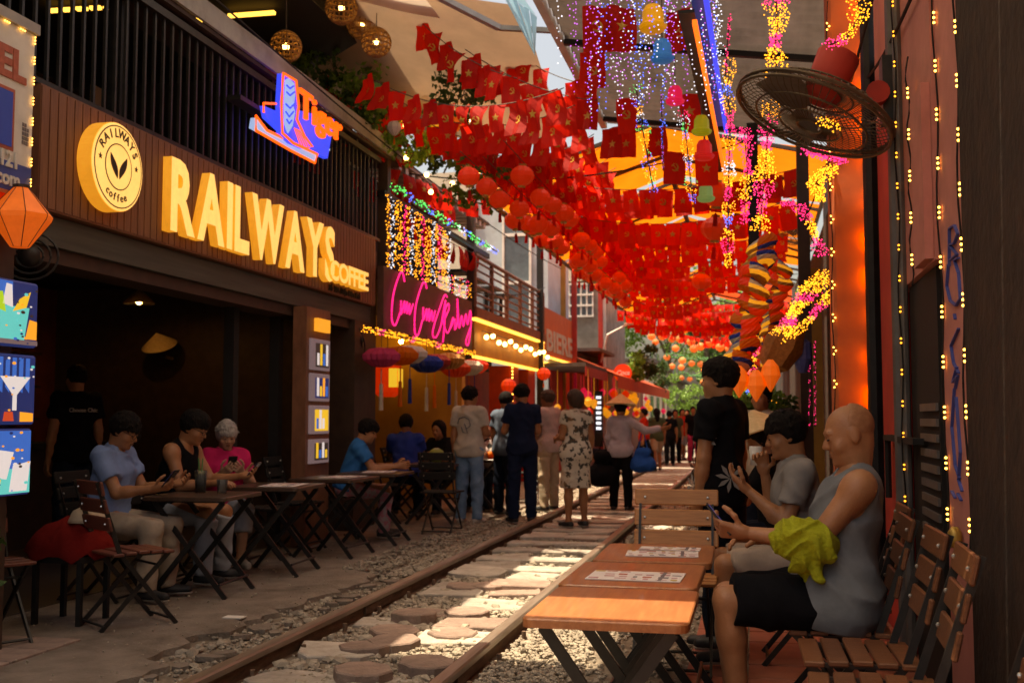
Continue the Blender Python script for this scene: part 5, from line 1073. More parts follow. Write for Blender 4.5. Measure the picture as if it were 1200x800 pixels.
col_lights([(855, 20), (852, 60), (850, 90)], 8, .02, [Pk], 'thin pink light cord beside the blue neon strip', 60); col_lights([(955, 400), (955, 500)], 10, .012, [Pk], 'thin pink light cord on the dark right wall', 60); col_lights([(948, 400), (949, 500)], 10.4, .012, [Pk], 'second thin pink light cord on the dark right wall', 50)
col_lights([(775, 110), (777, 200)], 9.6, .012, ['led_violet', Bl, 'led_violet'], 'thin violet light cord beside the mixed light columns', 80); col_lights([(905, 455), (912, 520)], 11, .08, [Yl, 'led_amber'], 'warm lights in the plants behind the seated men', 50)
for p0, p1, mt, w_, lab in ((pY(814, 26, 6.6), pY(850, 208, 12.5), 'neon_orange_line', .03, 'long orange neon strip running under the right roof'), (pY(826, -10, 6.4), pY(851, 155, 10.5), 'neon_blue', .032, 'long blue neon strip running beside the orange one')):
    t = thing('neon_strip', lab, 'lights', tuple(p0)); mm = MB(); mm.bar(p0, p1, w_, w_); mm.build('neon_tube', M[mt], t); mm = MB(); mm.bar(p0 + Vector((-.05, 0, .07)), p1 + Vector((-.05, 0, .07)), .1, .02); mm.build('strip_backing', M['scr_navy' if mt == 'neon_blue' else 'dark_metal'], t)
col_lights([(872, 150), (876, 200), (872, 262)], 10, .09, [Pk, Pk, Yl, Pk], 'broad pink light column behind the dark steel post', 320, .008); col_lights([(935, 240), (950, 262), (965, 300)], 8.6, .07, [Pk, Yl, Pk], 'pink and yellow light cluster around the second fan', 200, .007)
# fabric lantern columns
stripe = [M['tarp_orange'], M['lantern_red'], M['cream_wall'], M['tarp_orange'], M['amber_panel'], M['cl_royal'], M['lantern_red'], M['lamp_yellow']]
def fab_lantern(u, v, Y, r, k):
    p = pY(u, v, Y); m = MB(); n, q = 20, 9
    vs = []
    for i in range(q + 1):
        t = i / q; rr = r * (.2 + .8 * math.sin(math.pi * (.06 + .88 * t)) ** .8); z = (t - .5) * r * 1.2
        for j in range(n): a = 6.2832 * j / n; w_ = 1 - .06 * ((i + j) % 2); vs.append((p.x + rr * w_ * math.cos(a), p.y + rr * w_ * math.sin(a), p.z + z + .35 * r * math.cos(a + k)))
    for i in range(q):
        for j in range(n): m.f.append((i * n + j, i * n + (j + 1) % n, (i + 1) * n + (j + 1) % n, (i + 1) * n + j)); m.m.append((i // 2 * 3 + k * 5 + (j // 7)) % 8)
    m.v = [tuple(x) for x in vs]; o = m.build('fabric_lantern', stripe, None, False); tag(o, 'striped multicolour fabric lantern stacked in a slanting column', 'lantern', 'striped fabric lantern columns'); o['group'] = 'striped fabric lantern columns'
for k in range(10): fab_lantern(893 - k * 3.3 + 3 * math.sin(k * 2.1), 288 + k * 17, 8.6, .125, k)
for k in range(9): fab_lantern(915 - k * 2.6 + 3 * math.sin(k * 1.7), 315 + k * 15.5, 9.4, .105, k + 3)
for k, (u, v) in enumerate(((866, 447), (886, 452), (903, 440))):
    p = pY(u, v, 8.4); t = thing('star_lantern', ('left', 'middle', 'right')[k] + 'most pointed orange lantern below the striped column' if False else ('pointed orange lantern at the foot of the striped column', 'pointed orange lantern above the blue light ball', 'pointed orange lantern beside the ochre wall strip')[k], 'lantern', tuple(p))
    mm = MB(); mm.lathe([(.005, -.12), (.075, .0), (.06, .07), (.02, .12)], 8, Matrix.Translation(p)); mm.build('lantern_shade', M['lantern_warm'], t)
bx = pY(915, 410, 9.0); t = thing('cloth_bundle', 'brown woven cloth bundle hanging beside the striped lanterns', 'cloth', tuple(bx)); mm = MB(); mm.lathe([(.04, -.2), (.13, -.12), (.16, .05), (.1, .22), (.03, .28)], 12, Matrix.Translation(bx) @ Matrix.Rotation(.5, 4, 'Y'), .12); mm.build('cloth_wrap', M['rattan'], t); mm = MB(); mm.lathe([(.03, -.16), (.08, -.05), (.07, .08), (.02, .12)], 10, Matrix.Translation(bx + Vector((.17, .1, -.02)))); mm.build('cloth_wrap', M['ink_blue'], t)
# upper terrace hangings on the left: rattan lamps, silk lanterns, bulbs, foliage pots
for k, (u, v, Y, r, l) in enumerate(((400, 10, 10.2, .16, 'round rattan lamp hanging highest under the dark roof corner'), (425, 28, 10.8, .17, 'pleated rattan shade behind the round rattan lamps'), (441, 50, 10.4, .15, 'round rattan lamp hanging lowest by the roof post'), (335, 55, 9.6, .15, 'round rattan lamp hanging over the balcony'))):
    p = pY(u, v, Y); t = thing('rattan_lamp', l, 'lamp', tuple(p)); mm = MB()
    for q in range(9):
        a = math.pi * q / 9; ex = Vector((math.cos(a), math.sin(a), 0)); mm.tube([p + (ex * math.cos(6.2832 * j / 18) + Vector((0, 0, 1)) * math.sin(6.2832 * j / 18)) * r for j in range(18)], .007, 4, False, True)
    for q in range(1, 9): z = r * math.cos(math.pi * q / 9); rr = r * math.sin(math.pi * q / 9); mm.tube([(p.x + rr * math.cos(6.2832 * j / 18), p.y + rr * math.sin(6.2832 * j / 18), p.z + z) for j in range(18)], .009, 4, False, True)
    mm.build('woven_shade', M['rattan'], t); mm = MB(); mm.ball(p, .035, 8, 5); mm.build('light_bulb', M['bulb'], t); mm = MB(); mm.tube([p + Vector((0, 0, r)), (p.x, p.y, 5.42)], .005, 4); mm.build('hanging_cord', M['cord'], t)
rl_ = random.Random(11)
names = [('yellow', 'lamp_yellow'), ('orange', 'lantern_warm'), ('green', 'ink_green'), ('white', 'white_paint'), ('red', 'lantern_lit'), ('blue', 'ink_blue')]
for k, (u, v, c) in enumerate(((393, 52, 0), (428, 85, 0), (487, 137, 0), (511, 153, 0), (482, 92, 1), (515, 122, 1), (535, 145, 1), (508, 95, 2), (468, 117, 2), (467, 166, 2), (398, 105, 3), (433, 133, 3), (462, 150, 3), (538, 60, 0), (553, 155, 0), (440, 105, 2), (470, 130, 5), (520, 60, 4), (545, 100, 4), (500, 165, 4))):
    cn, mt = names[c]; gem_lantern(tuple(pY(u, v, 11.2 + rl_.random() * 2.2)), .085, .17, M[mt], f'{cn} silk lantern hanging in the leafy upper terrace', 'silk_lantern', f'{cn} silk lanterns of the upper terrace', 8, [(.3, 1), (.85, .5), (1, 0), (.75, -.5), (.25, -1)])
bs_ = thing('bulb_string', 'string of warm bulbs through the leafy upper terrace', 'lights', tuple(pY(470, 110, 12)))
for (u, v) in ((412, 95), (436, 140), (460, 85), (515, 170), (530, 95), (550, 140), (565, 165), (485, 110), (448, 170), (500, 205), (530, 215), (590, 190), (404, 51), (383, 80), (444, 88), (471, 70), (498, 145), (475, 147), (523, 130), (572, 183), (585, 210), (432, 30), (455, 128), (545, 190), (505, 225), (560, 205), (608, 180), (476, 185)):
    mm = MB(); mm.ball(pY(u, v, 12.3), .03, 8, 5); mm.build('light_bulb', M['bulb'], bs_)
mm = MB(); mm.tube([pY(u, v, 12.3) for u, v in ((380, 70), (444, 82), (523, 125), (608, 172))], .006, 4); mm.build('light_cord', M['cord'], bs_)

# loose cables strung along and across the street
for k, (a, b, sag, l) in enumerate((((-4.2, 6, 4.75), (-4.2, 24, 4.6), .25, 'black cable sagging along the left facades'), ((-4.15, 12.8, 4.3), (.6, 11.5, 4.35), .3, 'black cable crossing above the red lanterns'), ((.7, 3.5, 3.9), (.6, 14, 3.7), .3, 'black cable sagging along the right wall'), ((.74, 3.2, 3.3), (.74, 7.4, 3.5), .16, 'thin cable looping on the right wall'), ((-4.25, 12.2, 3.2), (-4.2, 22, 3.95), .3, 'thin cable along the terrace fronts'), ((-4.2, 22, 5.2), (1.0, 26, 4.6), .4, 'cable crossing below the orange roof'), ((-4.1, 26, 5.5), (-3.9, 46, 4.8), .5, 'cable running past the grey house'))):
    a = Vector(a); b = Vector(b); mm = MB(); mm.tube([a.lerp(b, i / 20) - Vector((0, 0, sag * 4 * (i / 20) * (1 - i / 20))) for i in range(21)], .009, 5); tag(mm.build('cable', M['near_black']), l, 'cable')
# ------------------------------------------------------------------ folding tables and chairs
def rrect(w, d, r, n=4):
    pl = []
    for cx, cy, a0 in ((w / 2 - r, d / 2 - r, 0), (-w / 2 + r, d / 2 - r, 90), (-w / 2 + r, -d / 2 + r, 180), (w / 2 - r, -d / 2 + r, 270)):
        pl += [(cx + r * math.cos(R(a0 + 90 * k / n)), cy + r * math.sin(R(a0 + 90 * k / n))) for k in range(n + 1)]
    return pl
def table_proto(w, d, h, mat, lab, group):
    t = thing('folding_table', lab, 'table', (0, 0, 0), group)
    mm = MB(); o_ = rrect(w, d, .035); i_ = rrect(w - .008, d - .008, .032); n = len(o_)
    vs = [(x, y, h - .028) for x, y in o_] + [(x, y, h - .004) for x, y in o_] + [(x, y, h) for x, y in i_]
    mm.add(vs, [tuple(range(n))[::-1], tuple(range(2 * n, 3 * n))] + [(i, (i + 1) % n, n + (i + 1) % n, n + i) for i in range(n)] + [(n + i, n + (i + 1) % n, 2 * n + (i + 1) % n, 2 * n + i) for i in range(n)])
    mm.build('table_top', M[mat], t)
    for s in (-1, 1):
        y = s * (d / 2 - .09)
        for q in (-1, 1):
            mm = MB(); yy = y + q * .012; mm.bar((-q * (w / 2 - .05), yy, h - .04), (q * (w / 2 - .03), yy, .0), .036, .014, (0, 1, 0)); mm.build('leg', M['black_paint'], t)
        mm = MB(); mm.bar((-w / 2 + .04, y, h - .036), (w / 2 - .04, y, h - .036), .022, .014); mm.build('top_rail', M['black_paint'], t)
    for q in (-1, 1):
        mm = MB(); x = q * (w / 2 - .07); mm.tube([(x, -d / 2 + .08, .1), (x, d / 2 - .08, .1)], .009, 6); mm.build('stretcher', M['black_paint'], t)
    return t
def chair_proto(mat, lab, group, w=.40, seatmat=None):
    t = thing('folding_chair', lab, 'chair', (0, 0, 0), group); hs = .45
    for k in range(5):
        mm = MB(); mm.box((0, .155 - k * .078, hs - .004 - .004 * abs(k - 2)), (w, .066, .018), None, .004); mm.build('seat_slat', M[seatmat or mat], t)
    for k in range(3):
        z = .62 + k * .105; y = -.19 - (z - .45) * .24; mm = MB(); mm.box((0, 0, 0), (w, .017, .085), Matrix.Translation((0, y + .018, z)) @ Matrix.Rotation(.23, 4, 'X'), .005); o = mm.build('back_slat', M[mat], t)
        for sx in (-1, 1): mm = MB(); mm.ball((sx * (w / 2 - .055), y + .029, z), .008, 6, 4); mm.ball((sx * (w / 2 - .055), y + .007, z), .008, 6, 4); mm.build('bolt', M['bolt'], o)
    for sx in (-1, 1):
        x = sx * (w / 2 - .03); mm = MB(); mm.bar((x, .22, 0), (x, -.14, .44), .026, .012, (1, 0, 0)); mm.bar((x, -.14, .44), (x, -.285, .87), .026, .012, (1, 0, 0)); mm.build('back_leg', M['black_paint'], t)
        mm = MB(); x2 = sx * (w / 2 - .045); mm.bar((x2, -.24, 0), (x2, .17, .43), .026, .012, (1, 0, 0)); mm.build('front_leg', M['black_paint'], t)
        mm = MB(); mm.bar((x, -.19, .432), (x, .185, .432), .02, .014); mm.build('seat_rail', M['black_paint'], t)
    for y, z in ((.2, .03), (-.22, .03), (.1, .36)): mm = MB(); mm.tube([(-w / 2 + .03, y, z), (w / 2 - .03, y, z)], .008, 5); mm.build('stretcher', M['black_paint'], t)
    return t
def place(proto, x, y, rz, lab=None, z=0.0, used={}):
    if proto.name not in used: used[proto.name] = 1; o = proto
    else: o = copy_tree(proto)
    o.location = (x, y, z); o.rotation_euler = (0, 0, rz)
    if lab: o['label'] = lab
    return o
TB = table_proto(.51, .66, .64, 'table_wood', 'x', 'folding wooden tables by the right wall')
FLZ = .026
place(TB, -.46, 3.66, R(0), 'wooden folding table with a band of sunlight across its bare top', FLZ); place(TB, -.47, 4.36, R(-.5), 'wooden folding table with a large printed menu sheet, next to the sunlit one', FLZ); place(TB, -.45, 5.07, R(.6), 'wooden folding table with two menu sheets in front of the empty light chair', FLZ)
place(TB, -.47, 2.14, R(0), 'wooden folding table before the sunlit table', FLZ)
CH = chair_proto('slat_wood', 'x', 'folding wooden chairs along the right wall')
place(CH, .30, 4.55, R(90), 'brown slatted folding chair under the man in the grey tank top', FLZ); place(CH, .33, 4.02, R(91), 'brown slatted folding chair next to the man in the grey tank top', FLZ); place(CH, .33, 3.47, R(88), 'brown slatted folding chair beside the sunlit table', FLZ)
place(CH, .43, 2.80, R(92), 'brown slatted folding chair against the sooty dark wall', FLZ); place(CH, .36, 5.12, R(90), 'brown slatted folding chair behind the man in the grey tank top', FLZ); place(CH, .24, 5.95, R(90), 'brown slatted folding chair under the man in the grey shirt', FLZ)
CL = chair_proto('slat_light', 'light wooden folding chair with its slatted back beyond the menu tables', 'light folding chairs', .44); place(CL, -.42, 5.66, R(180), None, FLZ)
TD = table_proto(.62, .66, .70, 'table_dark', 'x', 'dark folding tables on the left pavement')
PZ = .036
for k, (x, y, l) in enumerate(((-3.86, 7.2, 'dark folding table with two glasses in front of the man in blue'), (-3.80, 8.28, 'dark folding table with a pink menu before the woman in pink'), (-3.76, 9.45, 'dark folding table with pale menu beside the woman in pink'), (-3.72, 10.45, 'dark folding table before the person in patterned trousers'), (-3.75, 12.6, 'dark folding table with a green coconut on it'), (-3.6, 14.2, 'dark folding table with orange fruit behind the standing men'))):
    place(TD, x, y, R(random.uniform(-4, 4)), l, PZ)
CD = chair_proto('slat_dark', 'x', 'dark red folding chairs on the left pavement')
place(CD, -3.72, 6.05, R(-35), 'dark red folding chair with its slatted back by the red jacket', PZ); place(CD, -4.18, 5.35, R(-120), 'dark red folding chair beside the potted plant', PZ)
CK = chair_proto('near_black', 'x', 'black folding chairs on the left pavement')
for k, (x, y, a, l) in enumerate(((-4.42, 6.85, -90, 'black folding chair under the man in the blue shirt'), (-4.45, 7.55, -90, 'black folding chair under the man in the black vest'), (-4.42, 8.5, -110, 'black folding chair under the woman in the pink shirt'), (-4.30, 9.1, -80, 'empty black folding chair beside the woman in pink'), (-4.25, 9.75, -90, 'empty black folding chair near the menu light boxes'), (-4.25, 10.75, -70, 'black folding chair under the person in the blue shirt'), (-3.35, 11.55, 0, 'black folding chair facing the coconut table'), (-4.3, 12.5, -90, 'black folding chair at the coconut table'), (-4.3, 13.2, -90, 'black folding chair against the yellow shop'), (-4.2, 14.4, -90, 'black folding chair at the orange fruit table'), (-3.3, 15.8, 10, 'black folding chair behind the woman in the floral dress'), (-.15, 7.6, 90, 'black folding chair by the boy in the black shirt'))):
    place(CK, x, y, R(a), l, PZ if x < -2 else FLZ)
# menus, glasses and other things on the tables
def menu(x, y, z, w, d, rz, lab, dens=7):
    t = thing('menu_sheet', lab, 'menu', (x, y, z), None, rz); ORG[t.name] = Vector(); mm = MB(); mm.box((0, 0, .002), (w, d, .003)); mm.build('sheet', M['paper'], t)
    r_ = random.Random(int(x * 100 + y * 37))
    for i in range(dens):
        for j in range(4):
            if r_.random() < .25: continue
            cx = -w / 2 + (i + .5 + r_.uniform(-.12, .12)) * w / dens; cy = -d / 2 + (j + .5 + r_.uniform(-.15, .15)) * d / 4; mm = MB(); mm.box((cx, cy, .0042), (w / dens * r_.uniform(.3, .9), d / 4 * r_.uniform(.12, .6), .0008)); mm.build('print_block', M[r_.choice(('ink_dark', 'ink_red', 'ink_yellow', 'ink_pink', 'ink_pink', 'ink_pink'))], t)
    mm = MB(); mm.box((w * .28, 0, .0046), (.014, d * .92, .0008)); mm.build('print_block', M['ink_dark'], t)
menu(-.46, 4.28, FLZ + .641, .36, .24, R(-2), 'large printed menu sheet on the middle wooden table'); menu(-.42, 5.0, FLZ + .641, .32, .2, R(3), 'wide menu sheet on the table by the light chair'); menu(-.40, 5.2, FLZ + .641, .28, .12, R(-1), 'narrow menu sheet behind the wide one', 5)
menu(-3.72, 8.25, PZ + .701, .3, .42, R(8), 'pink printed menu before the woman in the pink shirt'); menu(-3.7, 9.5, PZ + .701, .3, .42, R(-6), 'pale menu on the dark table beside the menu light boxes'); menu(-3.7, 10.5, PZ + .701, .3, .42, R(10), 'pale menu before the person in the blue shirt')
def glass(x, y, z, r, h, lab, drink=None, straw=False):
    t = thing('drinking_glass', lab, 'glass', (x, y, z)); X = Matrix.Translation((x, y, z)); mm = MB(); mm.lathe([(r * .8, 0), (r, h), (r * .94, h), (r * .74, .012)], 16, X); mm.build('glass_wall', M['clear_glass'], t, True)
    if drink: mm = MB(); mm.lathe([(r * .72, .014), (r * .9, h * .85), (.002, h * .86)], 14, X); mm.build('drink', M[drink], t, True)
    if straw:
        for dx in (.02, -.015): mm = MB(); mm.tube([(x, y, z + .05), (x + dx, y - .01, z + h + .09)], .005, 5); mm.build('straw', M['ink_green'], t)
glassm = M['clear_glass'].node_tree.nodes['Principled BSDF']; glassm.inputs['Transmission Weight'].default_value = .92; glassm.inputs['IOR'].default_value = 1.2
glass(-3.93, 7.28, PZ + .701, .045, .16, 'tall glass of pale yellow drink with straws on the dark table', 'drink_yellow', True); glass(-3.74, 7.24, PZ + .701, .04, .10, 'short empty glass beside the tall drink')
c = (-3.7, 12.5, PZ + .705); t = thing('coconut', 'green drinking coconut with a cut top on the dark table', 'coconut', c); mm = MB(); mm.lathe([(.04, 0), (.09, .05), (.1, .1), (.075, .15), (.04, .17)], 14, Matrix.Translation(c)); mm.build('husk', M['coconut'], t, True); mm = MB(); mm.lathe([(.038, .169), (.03, .178)], 10, Matrix.Translation(c)); mm.build('cut_top', M['cream_wall'], t)
for k in range(3):
    mm = MB(); mm.ball((-3.55 + .1 * k, 14.1 + .06 * (k % 2), PZ + .75), .05, 10, 7); tag(mm.build('orange_fruit', M['tarp_orange'], None, True), 'orange fruit lying on the table behind the standing men', 'fruit', 'oranges on the far table')
# red jacket with a cream cap over the chair
jk = thing('red_jacket', 'crumpled red jacket with a cream cap on top', 'jacket', (-4.1, 6.1, PZ)); mm = MB(); n = 18; q = 8; vs = []
for i in range(q + 1):
    for j in range(n):
        a = 6.2832 * j / n; h_ = i / q; rr = (.19 * (1 - h_ ** 3) + .02) * (1 + .16 * math.sin(5 * a + 3 * h_) + .09 * math.sin(9 * a - 4 * h_)); vs.append((-4.12 + rr * 1.15 * math.cos(a), 6.05 + rr * math.sin(a), PZ + .40 + .22 * h_ + .03 * math.sin(7 * a + i)))
mm.add(vs, [(i * n + j, i * n + (j + 1) % n, (i + 1) * n + (j + 1) % n, (i + 1) * n + j) for i in range(q) for j in range(n)] + [tuple(q * n + j for j in range(n))]); mm.build('cloth', M['jacket_red'], jk, True)
mm = MB(); mm.lathe([(.13, 0), (.12, .02), (.09, .07), (.03, .1)], 14, Matrix.Translation((-4.05, 6.1, PZ + .60))); mm.build('cap', M['cl_beige'], jk, True); wbox('stool_seat', M['near_black'], jk, (-4.3, 5.88, PZ + .37), (-3.94, 6.22, PZ + .41))
for sx in (-4.27, -3.97):
    for sy in (5.91, 6.19): wbox('stool_leg', M['near_black'], jk, (sx - .015, sy - .015, PZ), (sx + .015, sy + .015, PZ + .37))
# ------------------------------------------------------------------ people: smooth distance-field bodies meshed by surface nets
A = lambda *p: np.array(p, float)
def nrm(v): v = np.array(v, float); return v / np.linalg.norm(v)
def cap(a, b, ra, rb, k=.03, op='u', cuts=()): return ('c', np.array(a, float), np.array(b, float), ra, rb, k, op, cuts)
def ell(c, r, Fm, k=.03, op='u', cuts=()): return ('e', np.array(c, float), np.array(r, float), Fm, None, k, op, cuts)
_E = [((0, 0, 0), (1, 0, 0)), ((0, 0, 0), (0, 1, 0)), ((0, 0, 0), (0, 0, 1)), ((1, 0, 0), (1, 1, 0)), ((1, 0, 0), (1, 0, 1)), ((0, 1, 0), (1, 1, 0)), ((0, 1, 0), (0, 1, 1)), ((0, 0, 1), (1, 0, 1)), ((0, 0, 1), (0, 1, 1)), ((1, 1, 0), (1, 1, 1)), ((1, 0, 1), (1, 1, 1)), ((0, 1, 1), (1, 1, 1))]
def surfnets(F, lo, res):
    s = F < 0; n = F.shape; cnt = np.zeros([d - 1 for d in n], np.int8)
    for i in (0, 1):
        for j in (0, 1):
            for k in (0, 1): cnt += s[i:n[0] - 1 + i, j:n[1] - 1 + j, k:n[2] - 1 + k]
    m = (cnt > 0) & (cnt < 8); ci = np.argwhere(m); N = len(ci)
    if N == 0: return np.zeros((0, 3)), np.zeros((0, 4), int)
    idg = -np.ones(m.shape, int); idg[m] = np.arange(N); acc = np.zeros((N, 3)); num = np.zeros(N)
    for c0, c1 in _E:
        c0 = np.array(c0); c1 = np.array(c1); f0 = F[tuple((ci + c0).T)]; f1 = F[tuple((ci + c1).T)]; x = (f0 < 0) != (f1 < 0)
        t = np.where(x, f0 / np.where(x, f0 - f1, 1), 0); p = c0 + t[:, None] * (c1 - c0); acc += p * x[:, None]; num += x
    V = np.array(lo) + res * (ci + acc / num[:, None]); Q = []
    for ax in range(3):
        a, b = (ax + 1) % 3, (ax + 2) % 3
        sl0 = [slice(None)] * 3; sl1 = [slice(None)] * 3; sl0[ax] = slice(0, -1); sl1[ax] = slice(1, None)
        for q in (a, b): sl0[q] = slice(1, -1); sl1[q] = slice(1, -1)
        s0 = s[tuple(sl0)]; d = s0 != s[tuple(sl1)]; P = np.argwhere(d); ins = s0[d]; P[:, a] += 1; P[:, b] += 1
        ea = np.zeros(3, int); ea[a] = 1; eb = np.zeros(3, int); eb[b] = 1
        q = np.stack([idg[tuple(P.T)], idg[tuple((P - ea).T)], idg[tuple((P - ea - eb).T)], idg[tuple((P - eb).T)]], 1)
        q[~ins] = q[~ins][:, ::-1]; Q.append(q)
    Q = np.concatenate(Q); Q = Q[(Q >= 0).all(1)]; return V, Q
def sdf(prims, res, cuts=(), wr=0, seed=0, wf=22):
    lo = np.full(3, 9e9); hi = -lo
    def bb(p, pad):
        if p[0] == 'c': r = max(p[3], p[4]); return np.minimum(p[1], p[2]) - r - pad, np.maximum(p[1], p[2]) + r + pad
        r = np.abs(p[3]).T @ p[2]; r = np.maximum(r, 0); return p[1] - r - pad, p[1] + r + pad
    for p in prims:
        if p[6] == 'u': a, b = bb(p, 0); lo = np.minimum(lo, a); hi = np.maximum(hi, b)
    lo -= .03; hi += .03; n = np.ceil((hi - lo) / res).astype(int) + 1
    X = [lo[i] + res * np.arange(n[i]) for i in range(3)]; F = np.full(n, .15)
    for p in prims:
        a, b = bb(p, .05); i0 = np.clip(np.floor((a - lo) / res).astype(int), 0, n); i1 = np.clip(np.ceil((b - lo) / res).astype(int) + 1, 0, n)
        if (i1 <= i0).any(): continue
        sl = tuple(slice(i0[i], i1[i]) for i in range(3)); x = X[0][sl[0]][:, None, None]; y = X[1][sl[1]][None, :, None]; z = X[2][sl[2]][None, None, :]
        if p[0] == 'c':
            d = p[2] - p[1]; L = max(d @ d, 1e-9); px, py, pz = x - p[1][0], y - p[1][1], z - p[1][2]
            t = np.clip((px * d[0] + py * d[1] + pz * d[2]) / L, 0, 1); D = np.sqrt((px - t * d[0]) ** 2 + (py - t * d[1]) ** 2 + (pz - t * d[2]) ** 2) - (p[3] + (p[4] - p[3]) * t)
        else:
            px, py, pz = x - p[1][0], y - p[1][1], z - p[1][2]; Fm = p[3]
            q = [(px * Fm[i][0] + py * Fm[i][1] + pz * Fm[i][2]) / p[2][i] for i in range(3)]; D = (np.sqrt(q[0] ** 2 + q[1] ** 2 + q[2] ** 2) - 1) * p[2].min()
        for pt, nn in p[7]: D = np.maximum(D, (x - pt[0]) * nn[0] + (y - pt[1]) * nn[1] + (z - pt[2]) * nn[2])
        f = F[sl]; k = p[5]
        if p[6] == 'u': h = np.clip(.5 + .5 * (f - D) / k, 0, 1); F[sl] = f * (1 - h) + D * h - k * h * (1 - h)
        else: h = np.clip(.5 - .5 * (f + D) / k, 0, 1); F[sl] = f * (1 - h) - D * h + k * h * (1 - h)
    x = X[0][:, None, None]; y = X[1][None, :, None]; z = X[2][None, None, :]
    if wr:
        r_ = np.random.RandomState(seed)
        w1 = np.sin(x * wf * .5 + y * wf * .7 + 2 * np.sin(z * 9 + r_.rand() * 6)); F = F + wr * ((2 * np.abs(np.sin(z * wf * .8 + 1.4 * w1 + r_.rand() * 6)) - 1) * .6 + (2 * np.abs(np.sin((x - y) * wf * .65 + z * wf * .5 + r_.rand() * 6 + 1.1 * w1)) - 1) * .6 - .85)
    for pt, nn in cuts: F = np.maximum(F, (x - pt[0]) * nn[0] + (y - pt[1]) * nn[1] + (z - pt[2]) * nn[2])
    return surfnets(F, lo, res)
def nmesh(name, parts, mat):
    V = []; Q = []; b = 0
    for v, q in parts: V.append(v); Q.append(q + b); b += len(v)
    V = np.concatenate(V); Q = np.concatenate(Q); me = bpy.data.meshes.new(name); me.from_pydata(V.tolist(), [], Q.tolist()); me.polygons.foreach_set('use_smooth', [True] * len(Q)); me.materials.append(mat); me.update(); return me
def hand(w, d, n, curl, right, s=1.0, res=.0045):
    d = nrm(d); n = np.array(n, float); n = nrm(n - d * (n @ d)); t = np.cross(d, n) * (1 if right else -1); P = []
    for i in range(4):
        o = t * (.031 - .021 * i) * s; P.append(cap(w + o * .55 + d * .012 * s, w + o + d * .088 * s, .0155 * s, .0125 * s, .014))
    P.append(cap(w - d * .05 * s, w + d * .02 * s, .026 * s, .024 * s, .02)); lens = (.07, .078, .073, .058)
    for i in range(4):
        p = w + t * (.032 - .0215 * i) * s + d * .088 * s; c = curl * (1 + .12 * i)
        for f_, a in ((.45, .55), (.32, 1.2), (.26, 1.75)):
            q = p + (d * math.cos(c * a) + n * math.sin(c * a) + t * (.09 - .06 * i)) * lens[i] * f_ * s; P.append(cap(p, q, .0088 * s, .0078 * s, .004)); p = q
    p = w + d * .022 * s + t * .028 * s + n * .008 * s
    for f_, v in ((.042, d * .55 + t * .75 + n * .35), (.032, d * .85 + t * .3 + n * (.3 + .3 * curl)), (.027, d * .9 - t * .05 * curl + n * (.3 + .45 * curl))):
        q = p + nrm(v) * f_ * s; P.append(cap(p, q, .0115 * s, .0095 * s, .008)); p = q
    return sdf(P, res)
